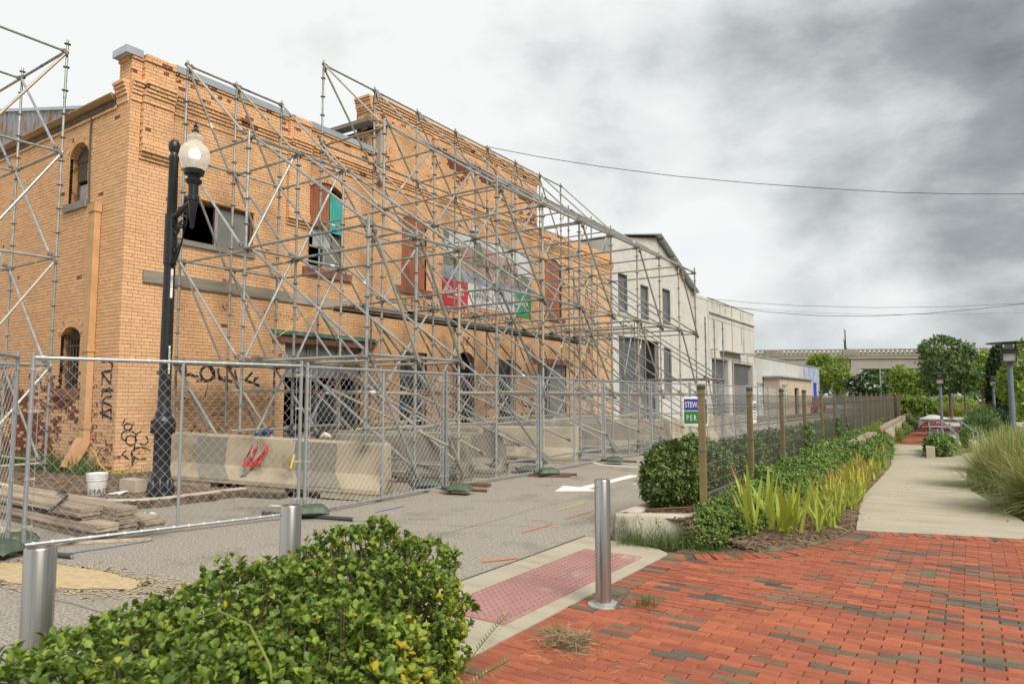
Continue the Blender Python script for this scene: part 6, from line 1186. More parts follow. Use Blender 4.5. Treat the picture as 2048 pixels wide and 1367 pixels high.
# mulch chips, straw, weeds
b = MB()
for k in range(2600):
    x, y = random.uniform(-2.4, -1.15), random.uniform(6.5, 8.8)
    if not (inside((x, y), [(-2.42, 6.46), (-2.14, 6.62), (-1.83, 6.86), (-1.46, 7.33), (-1.32, 7.79), (-1.2, 8.38), (-1.2, 8.9), (-2.3, 8.9)])): continue
    a = random.uniform(0, 3.14); l = random.uniform(.008, .032); b.obox((x, y, max(.02, bank_z(x, y)) + random.uniform(.004, .016)), np.array([math.cos(a), math.sin(a), random.uniform(-.3, .3)]) * l, np.array([-math.sin(a), math.cos(a), random.uniform(-.2, .2)]) * random.uniform(.003, .007), np.array([0, 0, .002]))
for k in range(3800):
    y = random.uniform(8.6, 16); e = bedge(y); x = e - random.uniform(.0, .5); a = random.uniform(0, 3.14); l = random.uniform(.010, .035); b.obox((x, y, bank_z(x, y) + random.uniform(.004, .016)), np.array([math.cos(a), math.sin(a), random.uniform(-.3, .3)]) * l, np.array([-math.sin(a), math.cos(a), random.uniform(-.2, .2)]) * .006, np.array([0, 0, .002]))
for k in range(900): x, y = random.uniform(-3.02, -2.45), random.uniform(6.95, 8.0); a = random.uniform(0, 3.14); l = random.uniform(.01, .035); b.obox((x, y, .245 + random.uniform(0, .012)), np.array([math.cos(a), math.sin(a), random.uniform(-.3, .3)]) * l, np.array([-math.sin(a), math.cos(a), 0]) * .006, np.array([0, 0, .002]))
obj('mulch_chips', b, m_mulch, None, None, 'stuff')
def straw(name, c, rx, ry, n, L, m, hz=.03, z0=.015):
    b = MB(); V = []; Q = []
    P = np.stack([c[0] + rng.normal(0, rx, n), c[1] + rng.normal(0, ry, n), z0 + np.abs(rng.normal(0, hz, n))], 1); az = rng.uniform(0, 6.28, n); D = np.stack([np.cos(az), np.sin(az), rng.normal(.12, .2, n)], 1); V, Q = leaf_geo(P, unit(D), unit(np.array([0, 0, 1.0]) + rng.normal(0, .4, P.shape)), rng.uniform(.4, 1.2, n) * L, .0045, False); return link(name, np_mesh(name, V, Q, m), None, 'stuff')
for nm, x0, x1, y0, y1, n in (('leaf_litter', -2.2, 1.6, 2.2, 8.6, 90), ('leaf_litter', -1.3, .3, 9.2, 20, 110), ('leaf_litter', -8.5, -3.6, 2.5, 16, 120)):
    P = np.stack([rng.uniform(x0, x1, n), rng.uniform(y0, y1, n), np.zeros(n)], 1); P[:, 2] = [zp(q) + .017 for q in P[:, 1]]; az = rng.uniform(0, 6.28, n); D = np.stack([np.cos(az), np.sin(az), rng.normal(.15, .15, n)], 1); V, Q = leaf_geo(P, unit(D), unit(np.array([0, 0, 1.0]) + rng.normal(0, .5, P.shape)), rng.uniform(.010, .045, n), rng.uniform(.006, .018, n), False); link(nm, np_mesh(nm, V, Q, m_bark), None, 'stuff')
straw('dead_grass', (-2.08, 3.72), .085, .075, 700, .10, l_dry, .035); straw('straw', (-2.0, 3.55), .22, .15, 60, .14, l_dry, .004); straw('dead_leaves', (-1.95, 7.0), .22, .10, 260, .14, l_dry, .02, .03); straw('straw', (-1.6, 4.3), .6, .8, 60, .09, l_dry, .002); straw('leaf_litter', (-1.35, 8.9), .10, .8, 260, .07, l_dry, .008, .02)
def tuft(name, label, c, n, H, m, spread=.06, cat='grass tuft', lean=.55, W=.006):
    P = np.stack([c[0] + rng.normal(0, spread, n), c[1] + rng.normal(0, spread, n), np.full(n, c[2])], 1); V, Q, tp = blades(P, rng.uniform(.5, 1.1, n) * H, np.full(n, W), np.abs(rng.normal(lean, .35, n)), rng.uniform(0, 6.28, n), 3, 1.0); o = link(name, np_mesh(name, V, Q, m), None); return tag(o, label, cat)
tuft('grass_tuft', 'green grass tuft beside the bollard on the red paving', (-2.0, 4.72, .015), 90, .11, l_grass, .05); tuft('grass_tuft', 'tiny weed in a joint of the red paving near the dead grass', (-2.24, 3.86, .015), 40, .08, l_grass, .02)
for k, (x, y, h, lab) in enumerate(((-2.95, 6.66, .30, 'tall wispy grass in front of the planter kerb, left'), (-2.62, 6.70, .34, 'tall wispy grass in front of the planter kerb, middle'), (-2.38, 6.72, .24, 'grass clump at the right corner of the planter kerb'), (-2.2, 6.72, .18, 'low grass clump between planter kerb and mulch bed'))): tuft('grass_tuft', lab, (x, y, .01), 170, h, l_grass, .11, W=.005, lean=.6)
n = 900; P = np.stack([rng.uniform(-3.05, -2.1, n), 6.60 + rng.normal(0, .07, n) + .12 * rng.uniform(0, 1, n), np.full(n, .012)], 1); P[:, 1] += (P[:, 0] + 2.6) * .22; V, Q, tp = blades(P, rng.uniform(.05, .16, n), np.full(n, .006), np.abs(rng.normal(.7, .4, n)), rng.uniform(0, 6.28, n), 3, 1.0); link('kerb_grass', np_mesh('kerb_grass', V, Q, l_grass), None, 'stuff')
for k in range(4):
    b = MB(); x = -3.1 + .2 * k; b.path([(x, 6.72, .02), (x + .03, 6.68, .10), (x + .0, 6.69, .2), (x - .05, 6.75, .27)], .003, 4); P = np.array([[x + .02 * math.sin(q * 3), 6.69, .03 + .03 * q] for q in range(8)]); V, Q = leaf_geo(P, unit(rng.normal(0, 1, P.shape) + np.array([0, -.6, .2])), np.tile([[0, -1.0, .5]], (8, 1)), .03, .02, False); t = thing('creeper', ('leftmost', 'second', 'third', 'rightmost')[k] + ' of the thin reddish creepers climbing the planter kerb face', 'creeper', 'creepers on the planter kerb'); obj('stem', b, m_twig, t); link('leaves', np_mesh('leaves', V, Q, l_ivy), t, 'stuff')
# grass at the foot of the orange wall
n = 1400; P = np.stack([rng.uniform(-17, -13.2, n), rng.uniform(5.9, 6.32, n), np.full(n, .1)], 1); V, Q, tp = blades(P, rng.uniform(.1, .42, n), np.full(n, .016), np.abs(rng.normal(.4, .3, n)), rng.uniform(0, 6.28, n), 3, 1.0); link('weeds', np_mesh('weeds', V, Q, l_grass), None, 'stuff'); n = 500; P = np.stack([rng.uniform(-12.8, -12.3, n), rng.uniform(6.0, 9.0, n), np.full(n, .1)], 1); V, Q, tp = blades(P, rng.uniform(.05, .18, n), np.full(n, .010), np.abs(rng.normal(.4, .3, n)), rng.uniform(0, 6.28, n), 3, 1.0); link('weeds', np_mesh('weeds', V, Q, l_grass), None, 'stuff')
# ---- ornamental grasses
def orn(label, x, y, r, h, n, m=l_orn, plumes=0):
    t = thing('ornamental_grass', label, 'grass', 'ornamental grass mounds'); z = zp(y); P = np.stack([rng.normal(0, r * .22, n), rng.normal(0, r * .22, n), np.zeros(n)], 1); V, Q, tp = blades(P, rng.uniform(.40, 1.25, n) * h * 1.35, np.full(n, .009 + .0009 * max(0, y - 8)), np.clip(np.abs(rng.normal(.62, .46, n)), 0, 1.5), rng.uniform(0, 6.28, n), 6, 1.35, .1); o = link('foliage', np_mesh('foliage', V, Q, m), t, 'stuff')
    if plumes: n2 = plumes; P = np.stack([rng.normal(0, r * .2, n2), rng.normal(0, r * .2, n2), np.zeros(n2)], 1); V, Q, tp = blades(P, rng.uniform(.9, 1.3, n2) * h * 1.4, np.full(n2, .016), np.clip(np.abs(rng.normal(.55, .3, n2)), 0, 1.2), rng.uniform(2.2, 4.6, n2), 6, 1.2, .3); link('plume', np_mesh('plume', V, Q, l_dry), t, 'stuff')
    t.location = (x, y, z); return t
orn('grass mound at the right edge beyond the nearest mound, half out of view', 1.75, 12.9, 1.0, .75, 5000, l_orn, 40); orn('large arching grass mound at the right edge of the path, nearest the paving', 1.02, 11.3, 1.0, .70, 6500, l_orn, 90); orn('arching grass mound right of the path, in front of the tall lamp post', .62, 14.4, 1.0, .70, 5500, l_orn, 40); orn('grass mound around the tall lamp post', .75, 18.4, 1.0, .70, 4200); orn('grass mound behind the tall lamp post at the right edge', 1.75, 20.4, 1.1, .62, 2400)
orn('drooping green grass mound spilling over the low capped wall', xf(23.5) + .40, 23.5, .6, .62, 1600, l_yell); orn('pale grass mound on the bank at the far end of the fence', xf(33) + .35, 33.2, .7, .55, 1200, l_yell); orn('yellow green grass mound in front of the small trees', .15, 52.0, 1.6, 1.0, 2600, l_yell); orn('second yellow green grass mound beside the small trees', -1.0, 53.5, 1.6, 1.0, 2200, l_yell); orn('tan grass mound by the path bend on the right', 3.4, 46.0, 1.4, .85, 2000, l_orn); orn('tan grass mound right of the path bend, second', 4.6, 43.5, 1.4, .85, 2000, l_orn)
# ================================================================ path lamps
def path_lamp(label, x, y, h=3.05):
    t = thing('path_lamp', label, 'lamp post', 'flat-topped path lamps'); b = MB(); b.tube((0, 0, 0), (0, 0, h - .52), .062, 14); b.lathe([(.11, 0), (.11, .02), (.064, .025)], (0, 0, 0), 14); obj('pole', b, m_plamp, t, .7)
    b = MB(); b.box((-.15, -.15, h - .52), (.15, .15, h - .485)); b.box((-.165, -.165, h - .30), (.165, .165, h - .19))
    for sx in (-1, 1):
        for sy in (-1, 1): b.box((sx * .14 - .012, sy * .14 - .012, h - .484), (sx * .14 + .012, sy * .14 + .012, h - .055))
    obj('lantern_frame', b, m_plampd, t); b = MB(); b.box((-.125, -.125, h - .483), (.125, .125, h - .302)); b.box((-.085, -.085, h - .188), (.085, .085, h - .06)); obj('lantern_glass', b, m_plglass, t)
    b = MB(); b.lathe([(.16, h - .055), (.47, h - .045), (.48, h - .03), (.20, h - .005), (.001, h + .005)], (0, 0, 0), 28); obj('cap_disc', b, m_plampd, t, .6); t.location = (x, y, zp(y)); return t
path_lamp('tall blue grey path lamp at the right edge among the grasses', .83, 21.0); path_lamp('blue grey path lamp in front of the picnic tables', -1.18, 37.5); path_lamp('path lamp half hidden by the shrubs beyond the picnic tables', 1.0, 44.5); path_lamp('distant path lamp left of the yellow grass mound', -2.7, 62.0); path_lamp('distant path lamp behind the yellow grass mound', -1.1, 61.0)
# ================================================================ ramp cheek walls, handrails, picnic tables
def low_wall(name, label, poly, h0, h1):
    b = MB(); z = zp(poly[0][1]); n = len(poly); hs = [h0, h0, h1, h1]; bot = [(x, y, z - .1) for x, y in poly]; top = [(x, y, zp(poly[0][1]) + h) for (x, y), h in zip(poly, hs)]; b.hexa(bot + top); return tag(obj(name, b, m_cpath), label, 'low wall')
low_wall('cheek_wall', 'short pale concrete cheek wall left of the round shrub on the path', [(-1.10, 22.3), (-.90, 22.4), (-1.22, 27.2), (-1.40, 27.1)], .30, .30)
low_wall('cheek_wall', 'pale concrete step wall right of the round shrub', [(-.62, 24.6), (-.30, 24.5), (-.50, 29.0), (-.80, 29.0)], .34, .40); low_wall('cheek_wall', 'outer pale concrete step wall below the second handrail', [(-.02, 26.4), (.16, 26.6), (-.18, 31.5), (-.40, 31.4)], .30, .42)
b = MB()
for k in range(3): b.box((-.62, 27.2 + k * 1.3, zp(27) - .1), (-.12, 28.5 + k * 1.3, zp(27) + .05 + .10 * k))
tag(obj('steps', b, m_cpath), 'low concrete steps between the two cheek walls', 'steps')
def handrail(label, pts, z0=0):
    t = thing('handrail', label, 'handrail'); b = MB(); top = [(x, y, zp(y) + z) for x, y, z in pts]; b.path(top, .021, 7); obj('top_tube', b, m_rail, t, .8); b = MB(); b.path([(x, y, z - .38) for x, y, z in top], .018, 7); obj('lower_tube', b, m_rail, t, .8)
    for (x, y, z) in top[::1]: b = MB(); b.tube((x, y, zp(y) - .05), (x, y, z), .02, 7); obj('post', b, m_rail, t, .8)
handrail('grey sloping handrail behind the round shrub', [(-1.35, 30.2, 1.0), (-.95, 29.8, 1.0), (-.42, 25.2, .62), (-.38, 24.7, .60)]); handrail('grey handrail on the outer step wall', [(-.75, 32.5, 1.05), (-.35, 30.6, .95), (.0, 27.2, .70), (.12, 26.6, .68)])
def table(label, x, y, rz, red, s=1.0):
    t = thing('picnic_table', label, 'picnic table'); b = MB()
    for k in range(5): b.box((-.9, -.36 + k * .146, .72), (.9, -.36 + k * .146 + .135, .755))
    m1 = m_tred if red else m_rail; obj('tabletop', b, m1 if not red else m_dirtwhite, t)
    for sgn in (-1, 1): b = MB(); b.box((-.9, sgn * .72 - .14, .43), (.9, sgn * .72 + .14, .47)); obj('seat', b, m_tred if red else m_rail, t)
    for sx in (-.6, .6):
        b = MB(); b.tube((sx, -.65, 0), (sx, -.22, .72), .03, 7); b.tube((sx, .65, 0), (sx, .22, .72), .03, 7); b.box((sx - .025, -.78, .38), (sx + .025, .78, .43)); obj('leg_frame', b, m_rail, t)
    t.location = (x, y, zp(y)); t.rotation_euler = (0, 0, rz); t.scale = (s, s, s)
table('grey metal picnic table behind the handrails', -.70, 33.6, .15, False, .95); table('red benched picnic table with a pale folded cover on it', -1.15, 40.0, .1, True, 1.15); table('second red picnic table, behind the covered one', -1.0, 44.5, .1, True, 1.1); table('grey picnic table furthest back by the round bush', -2.0, 47.5, .1, False, .9)
t = thing('table_cover', 'crumpled pale cover over the left part of the red picnic table', 'cover'); V = []; nx_, ny_ = 14, 8
for j in range(ny_):
    for i in range(nx_): f = i / (nx_ - 1); g = j / (ny_ - 1); V.append((-2.2 + 1.7 * f, 39.6 + 1.0 * g, zp(40) + .90 + .16 * math.sin(f * 5) * (1 - f * .5) - .35 * max(0, .25 - f) - .2 * max(0, f - .7) + .05 * noise.noise((f * 5, g * 5, 2)) - .25 * (abs(g - .5) > .4)))
Q = [(j * nx_ + i, j * nx_ + i + 1, (j + 1) * nx_ + i + 1, (j + 1) * nx_ + i) for j in range(ny_ - 1) for i in range(nx_ - 1)]; V2 = [(x, y, z - .03) for x, y, z in V]; link('cloth', np_mesh('cloth', V + V2, Q + [tuple(len(V) + k for k in q[::-1]) for q in Q], m_stucco), t)
# ================================================================ shrubs and trees of the park
def gy(x, y): return zp(y)
shrub('round_shrub', 'low rounded green shrub between the cheek walls on the path', 'shrub', [((-.82, 23.9, zp(24) + .30), (.42, .9, .36))], 1400, 5, .11, .055, l_ivy, six=False, lower=-.6)
shrub('rosemary_shrub', 'spiky dark green shrub between the steps and the main path', 'shrub', [((.22, 31.2, zp(31) + .55), (.50, 1.2, .62)), ((.30, 33.6, zp(33) + .7), (.6, 1.3, .75))], 1500, 6, .24, .03, l_tree, six=False, el=(10, 40), up=1.2, lower=-.7); shrub('rosemary_shrub', 'smaller spiky green shrub just right of the step wall', 'shrub', [((.0, 28.9, zp(28) + .34), (.40, .9, .42))], 700, 6, .17, .025, l_ivy, six=False, el=(10, 40), up=1.2, lower=-.7); shrub('rosemary_shrub', 'taller spiky shrub behind the others at the path bend', 'shrub', [((.65, 37.0, zp(37) + .7), (.7, 1.2, .8))], 900, 6, .24, .035, l_dark, six=False, el=(10, 40), up=1.2, lower=-.7)
shrub('round_bush', 'big round green bush at the end of the olive fence', 'bush', [((-3.9, 52.5, zp(52) + .95), (1.15, 1.3, 1.05)), ((-2.9, 54.0, zp(54) + .9), (1.1, 1.2, 1.0)), ((-4.6, 55, zp(55) + 1.0), (1.0, 1.2, 1.0))], 2200, 5, .20, .12, l_hedge, six=False, lower=-.7)
shrub('low_hedge', 'low green hedge strip under the small trees', 'hedge', [((-.4, 46.5, zp(46) + .4), (.9, .7, .42)), ((.6, 47.0, zp(46) + .4), (.7, .7, .42))], 900, 5, .16, .09, l_lime, six=False, lower=-.5)
for k, (x, y, r, h, m, lab) in enumerate(((2.2, 58, 1.0, .7, l_lime, 'pale green shrub beside the far part of the path'), (3.4, 50, .9, .9, l_dark, 'dark green shrub behind the red diamond marker'), (4.6, 48, 1.2, 1.2, l_tree, 'green shrub at the right edge behind the tan grasses'), (-1.5, 75, 2.0, .9, l_lime, 'sunlit low bushes far behind the yellow grass'), (4.2, 62, 1.6, 1.3, l_dark, 'dark bushes right of the far path'), (1.3, 84, 2.2, 1.2, l_tree, 'far green bushes where the path disappears'))): shrub('park_shrub', lab, 'shrub', [((x, y, zp(y) + h * .7), (r, r, h))], 700, 5, .22, .13, m, six=False, lower=-.6, twigs=20)
def tree(label, x, y, z, trunk_h, ells, n, L, W, m, trunk_r=.09, k=5, limbs=9, name='tree', el=(30, 90), up=.2, fl=None, shell=.28):
    t = thing(name, label, 'tree'); b = MB(); top = np.mean([c for c, r in ells], axis=0); p0 = np.array([x, y, z - .05]); pts = [p0, p0 + np.array([.03, .02, trunk_h * .5]), p0 + np.array([.0, .0, trunk_h]), np.array([x + (top[0] - x) * .6, y + (top[1] - y) * .6, (z + trunk_h + top[2]) / 2]), np.array(top) + np.array([0, 0, ells[0][1][2] * .5])]; b.path(pts, [trunk_r * 1.25, trunk_r, trunk_r * .85, trunk_r * .6, trunk_r * .2], 9); obj('trunk', b, m_bark, t, .9)
    for i in range(limbs): c, r = ells[i % len(ells)]; a = unit(rng.normal(size=3)); e = np.array(c) + a * np.array(r) * .8; s = pts[2] + (pts[4] - pts[2]) * rng.uniform(0, .7); b = MB(); b.path([s, (s + e) / 2 + rng.normal(0, .08, 3), e], [trunk_r * .5, trunk_r * .3, trunk_r * .1], 6); obj('limb', b, m_bark, t, .9)
    P, N = ell_surface(ells, n, shell, -.95); T = unit(N * .7 + np.array([0, 0, up]) + rng.normal(0, .6, P.shape)); V, Q = sprigs(P, T, k, L, W, el, False); link('crown', np_mesh('crown', V, Q, m), t, 'stuff')
    if fl: P2, N2 = ell_surface(ells, fl, .03, -.3); V, Q = sprigs(P2, N2, 6, .20, .15, (60, 95), False); link('blossom', np_mesh('blossom', V, Q, l_flower), t, 'stuff')
    return t
def lump(c, R_, n, s=.55):
    out = [(tuple(c), tuple(np.array(R_) * .72))]
    for i in range(n): a = unit(rng.normal(size=3)); out.append((tuple(np.array(c) + a * np.array(R_) * .62), tuple(np.array(R_) * rng.uniform(.32, s))))
    return out
tree('round-headed dark green street tree over the picnic tables', -.95, 44.0, -.44, 2.1, lump((-1.1, 44.0, 3.15), (1.75, 1.6, 1.55), 9), 2600, .20, .11, l_tree, .075)
for k, (u, d) in enumerate(((1926, 38), (1895, 43))): p = CAM + np.array([-math.sin(YAW), math.cos(YAW), 0]) * d + RGT * (u - 1024) / F * d; tree(('slender small tree right of the round-headed tree trunk', 'slender small tree behind the round-headed tree')[k], p[0], p[1], zp(p[1]), 2.2, lump((p[0], p[1], zp(p[1]) + 3.0), (.9, .9, .9), 4), 700, .18, .10, (l_tree, l_dark)[k], .05, limbs=5)
def at(u, d): p = CAM + np.array([-math.sin(YAW), math.cos(YAW), 0]) * d + RGT * (u - 1024) / F * d; return p[0], p[1]
def zv(v, d): return HC + (HOR - v) * d / F
x, y = at(1815, 55); tree('bright green young tree in front of the overpass, left of the round-headed tree', x, y, zp(y), 1.2, lump((x, y, zv(768, 55)), (1.3, 1.3, 1.75), 9), 2000, .26, .13, l_lime, .08)
x, y = at(1798, 62); tree('dark feathery tree behind the bright green young tree', x, y, zp(y), 1.2, lump((x, y, zv(765, 62)), (1.1, 1.2, 1.5), 7), 1200, .28, .13, l_tree, .08)
x, y = at(1962, 52); tree('yellow green tree behind the round-headed tree', x, y, zp(y), 1.6, lump((x, y, zv(745, 52)), (1.5, 1.4, 1.6), 8), 1700, .26, .13, l_lime, .08)
x, y = at(1997, 38); tree('narrow columnar dark evergreen beside the tall lamp post', x, y, zp(y), .6, [((x, y, zv(790, 38)), (.70, .7, 1.15)), ((x, y, zv(745, 38)), (.62, .62, 1.1)), ((x, y, zv(715, 38)), (.36, .36, .75))], 2400, .16, .085, l_dark, .07, el=(20, 60), up=.9, shell=.18)
x, y = at(2052, 30); tree('light green tree leaning in at the right edge', x, y, zp(y), 1.0, lump((x, y, zv(762, 30)), (1.05, 1.1, 1.7), 10), 1800, .19, .10, l_lime, .07)
x, y = at(2075, 24); tree('light green sapling at the right edge behind the tall lamp', x, y, zp(y), .7, lump((x, y, zv(810, 24)), (.75, .8, 1.0), 7), 900, .16, .085, l_lime, .05)
x, y = at(1668, 84); tree('bushy green tree at the corner of the low grey building', x, y, .1, 1.0, lump((x, y, zv(752, 84)), (2.5, 2.4, 2.5), 10), 2600, .34, .19, l_lime, .12); x, y = at(1640, 90); tree('light green tree behind the low grey building', x, y, .1, 2, lump((x, y, zv(735, 90)), (1.7, 1.7, 1.9), 7), 1200, .36, .2, l_lime, .12)
x, y = at(1722, 74); tree('dark crape myrtle covered in white blossom beside the fence', x, y, .1, .8, lump((x, y, zv(772, 74)), (1.9, 1.8, 1.6), 8), 2200, .28, .16, l_dark, .1, fl=170, name='flowering_tree')
for k, (u, d, v, r, m, lab) in enumerate(((1770, 190, 765, 9, l_tree, 'large hazy tree seen under the overpass'), (1835, 210, 762, 10, l_lime, 'pale tree seen under the overpass, right of the pier'), (1725, 175, 770, 6.5, l_tree, 'tree seen under the overpass next to the pier'), (1895, 200, 762, 9, l_tree, 'hazy tree under the overpass behind the round-headed tree'), (1960, 190, 760, 9, l_tree, 'hazy tree under the overpass towards the right'), (2035, 180, 758, 9, l_lime, 'hazy tree under the overpass at the right edge'), (1600, 240, 752, 11, l_tree, 'distant tree behind the low grey building'), (1480, 260, 752, 10, l_tree, 'distant tree behind the stucco building'))):
    x, y = at(u, d); tree(lab, x, y, -.5, 3, lump((x, y, zv(v, d)), (r, r, r * .52), 8), 1300, 1.1, .7, m, .35, limbs=6)
# ================================================================ overpass
ov = thing('overpass', 'concrete road overpass with a balustrade crossing behind the park', 'bridge')
A0 = np.array([*at(1240, 138), 0.0]); B0 = np.array([*at(2260, 120), 0.0]); dv = unit(B0 - A0); nv = np.array([dv[1], -dv[0], 0])   # nv points to the camera side
Lb = np.linalg.norm(B0 - A0); zs = lambda s: HC + 90.5 * 138 / F + (HC + 99 * 120 / F - HC - 90.5 * 138 / F) * s / Lb
def slabx(b, s0, s1, o0, o1, z0, z1, m=0): P = [A0 + dv * s + nv * o + np.array([0, 0, zs(s) + z]) for z in (z0, z1) for s, o in ((s0, o0), (s1, o0), (s1, o1), (s0, o1))]; b.hexa(P, m)
b = MB(); slabx(b, 0, Lb, .35, -9, -1.75, -1.30); slabx(b, 0, Lb, .10, -.7, -3.65, -1.752); slabx(b, 0, Lb, -5, -5.7, -3.65, -1.752); obj('girder', b, m_over, ov)
b = MB(); slabx(b, 0, Lb, .42, -.02, -1.298, -.95); slabx(b, 0, Lb, .36, .02, -.16, .05); obj('parapet_rail', b, m_over_d, ov)
b = MB(); slabx(b, 0, Lb, -8.6, -9.0, -1.298, .03); slabx(b, 0, Lb, .02, -8.598, -1.298, -1.20); obj('far_parapet', b, m_over_shade, ov)  # shade behind the balusters is painted in by the darker concrete
b = MB(); s = .4
while s < Lb: slabx(b, s, s + .42, .30, .06, -.948, -.162); s += .80
obj('baluster', b, m_over, ov, None, 'stuff')
def sof(u):   # distance along the bridge for a picture column
    d = ray(u, 700.0); n = np.array([-dv[1], dv[0]]); t = n @ (A0[:2] - CAM[:2]) / (n @ d[:2]); return float(((CAM + d * t) - A0) @ dv)
for u in (1700, 1545, 2120):
    s = sof(u); b = MB(); slabx(b, s - 1.4, s + 1.4, .46, -.06, -1.31, .02); obj('parapet_pier', b, m_over_d, ov); b = MB(); slabx(b, s - 2.0, s + 1.6, .25, -9, -5.0, -3.655); P = [A0 + dv * q + nv * o + np.array([0, 0, z]) for z, e in ((-1, .8), (zs(s) - 5.0, 1.5)) for q, o in ((s - e, -.3), (s + e, -.3), (s + e, -8), (s - e, -8))]; b.hexa(P); obj('pier', b, m_over, ov); b = MB(); slabx(b, s - .35, s + .05, .105, .12, -3.6, -1.76); obj('drain_pipe', b, m_darkpipe, ov)
for u, hgt, off, lab in ((1691, 4.2, .1, 'dark lamp post standing on the overpass parapet'), (1714, 3.0, -8.4, 'dark lamp post on the far side of the overpass')):
    s = sof(u); t = thing('bridge_lamp', lab, 'street lamp'); b = MB(); b.lathe([(.22, 0), (.2, .4), (.12, .6), (.10, hgt - .9), (.16, hgt - .8)], (0, 0, 0), 8); obj('pole', b, m_lampblk, t); b = MB(); b.lathe([(.15, hgt - .8), (.28, hgt - .45), (.16, hgt - .1), (.05, hgt)], (0, 0, 0), 8); obj('lantern', b, m_plglass, t); t.location = tuple(A0 + dv * s + nv * off + np.array([0, 0, zs(s)]))
# ================================================================ cables, poles, cars, markers
def cable(label, pts, r=.012): b = MB(); b.path(pts, r, 5); tag(obj('power_cable', b, m_steelw, None, 1.2), label, 'cable', 'overhead cables')
cable('overhead cable from the middle orange block sagging across the upper right sky', [(-12.9, 17.5, 9.66), (-11.35, 18.57, 9.3), (-9.74, 19.68, 8.99), (-7.72, 21.07, 8.68), (-5.7, 22.47, 8.46), (-3.67, 23.87, 8.29), (-1.64, 25.27, 8.16), (.13, 26.49, 8.12), (1.74, 27.6, 8.13), (3.82, 29.03, 8.21), (8, 31.9, 8.5), (16, 37.4, 9.3)], .011)
b = MB(); b.path([(-12.8, 12.9, 9.0), (-12.83, 13.4, 8.75), (-12.82, 15, 8.75), (-12.8, 17.5, 9.6)], .006, 4); tag(obj('power_cable', b, m_steelw), 'loose cable slung along the middle orange block under its cornice', 'cable', 'overhead cables')
cable('upper of the two low overhead cables leaving the stucco building', [(-12.9, 40.61, 7.4), (-10.94, 42.35, 7.21), (-8.5, 44.51, 7.08), (-4.75, 47.84, 7.05), (-.87, 51.28, 7.2), (3.1, 54.8, 7.53), (7.33, 58.55, 7.93), (14, 64.5, 8.6)], .012); cable('lower of the two low overhead cables, attached to the white building', [(-12.9, 37.23, 7.2), (-11.54, 38.28, 6.65), (-9.26, 40.06, 6.27), (-6.95, 41.85, 6.1), (-4.61, 43.67, 6.09), (-2.0, 45.69, 6.27), (.41, 47.56, 6.55), (2.8, 49.41, 6.9), (6.56, 52.33, 7.45), (12, 56.5, 8.4)], .015)
cable('faint third overhead cable below the upper one', [(-12.9, 40.9, 7.0), (-8.5, 44.7, 6.72), (-4.75, 48, 6.62), (3.1, 55, 6.9), (14, 64.6, 7.7)], .007)
for u, d, h, lab in ((1760, 110, 6.2, 'thin utility pole seen under the overpass'), (1790, 140, 5.0, 'thin distant pole right of the utility pole')): x, y = at(u, d); b = MB(); b.tube((x, y, -.5), (x, y, h), .09, 7); tag(obj('utility_pole', b, m_rail), lab, 'pole')
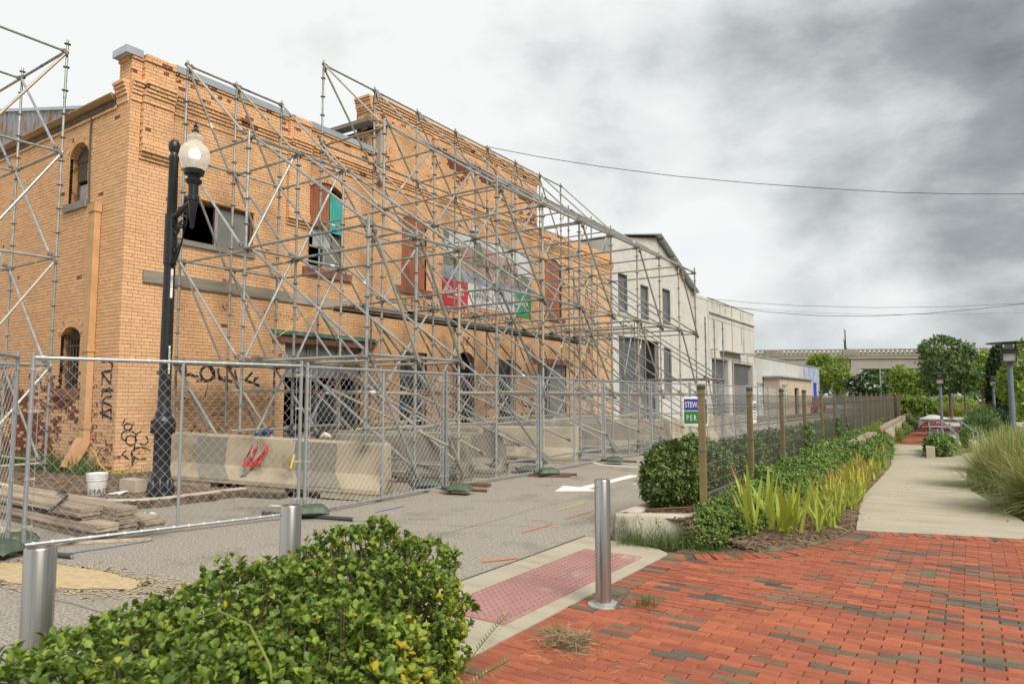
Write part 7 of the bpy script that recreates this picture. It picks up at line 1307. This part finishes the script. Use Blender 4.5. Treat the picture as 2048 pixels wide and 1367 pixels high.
def car(label, x, y, rz, m):
    t = thing('parked_car', label, 'car'); b = MB(); prof = [(-2.1, .35), (-2.15, .75), (-1.95, .92), (-1.1, 1.0), (-.55, 1.42), (.9, 1.45), (1.55, 1.02), (2.05, .95), (2.15, .6), (2.1, .32)]; b.prism([(px, -.85, pz) for px, pz in prof], (0, 1.7, 0)); obj('body', b, m, t, .5)
    b = MB()
    for sy in (-.856, .852): b.prism([(px, sy, pz) for px, pz in ((-.95, 1.03), (-.5, 1.35), (.85, 1.38), (1.3, 1.05))], (0, .004, 0))
    b.hexa([(-1.07, -.72, 1.03), (-1.05, -.72, 1.03), (-1.05, .72, 1.03), (-1.07, .72, 1.03), (-.60, -.66, 1.40), (-.58, -.66, 1.40), (-.58, .66, 1.40), (-.60, .66, 1.40)]); obj('window', b, m_card, t)
    for px in (-1.35, 1.35):
        for sy in (-.78, .78): b = MB(); b.tube((px, sy - .11, .33), (px, sy + .11, .33), .33, 14); obj('wheel', b, m_tyre, t)
    b = MB(); b.box((-2.17, -.75, .62), (-2.13, -.45, .78)); b.box((-2.17, .45, .62), (-2.13, .75, .78)); obj('headlight', b, m_dirtwhite, t); t.location = (x, y, zp(y) if x > -3 else 0); t.rotation_euler = (0, 0, rz)
x, y = at(1618, 62); car('red car up the road, seen through the wire of the olive fence', x, y, 1.5, m_carr)
for u, d, m, rz, lab in ((1838, 74, m_carw, .4, 'white car in the distant car park behind the round bush'), (1828, 84, m_carr, .4, 'red car in the distant car park behind the white one'), (1872, 90, m_carw, .4, 'white car glimpsed between the tree trunks'), (1735, 120, m_carw, .5, 'white van-like car under the overpass by the pier'), (1973, 95, m_carw, .5, 'pale car beyond the far end of the path')): x, y = at(u, d); car(lab, x, y, rz, m)
x, y = at(1242, 23.0)
for u, v, d, lab in ((1967, 806, 62, 'orange marker post by the far path, left'), (1980, 808, 60, 'orange marker post by the far path, middle'), (1989, 816, 54, 'orange marker post by the far path, right and nearest')): x, y = at(u, d); b = MB(); b.lathe([(.16, 0), (.16, .04), (.06, .06), (.055, 1.0), (.03, 1.05), (.001, 1.06)], (x, y, zv(v, d) - .5), 9); tag(obj('marker_post', b, m_orangepl, None, .7), lab, 'marker post', 'orange marker posts')
x, y = at(2006, 42); t = thing('diamond_marker', 'red diamond marker on a short post beside the path bend', 'sign'); b = MB(); z = zv(822, 42); b.prism([np.array([x, y, z]) + RGT * a + np.array([0, 0, q]) for a, q in ((-.16, 0), (0, -.16), (.16, 0), (0, .16))], FWD * .01); obj('diamond_plate', b, m_tred, t); b = MB(); b.tube((x, y + .03, zp(y)), (x, y + .03, z + .05), .03, 7); obj('post', b, m_bark, t)
b = MB(); b.lathe([(.001, 0), (.16, .02), (.20, .09), (.12, .16), (.001, .18)], (-7.05, 17.6, 0), 12); tag(obj('sack', b, m_stucco, None, .9), 'pale lumpy sack on the road inside the fence by the round hedge bush', 'sack')
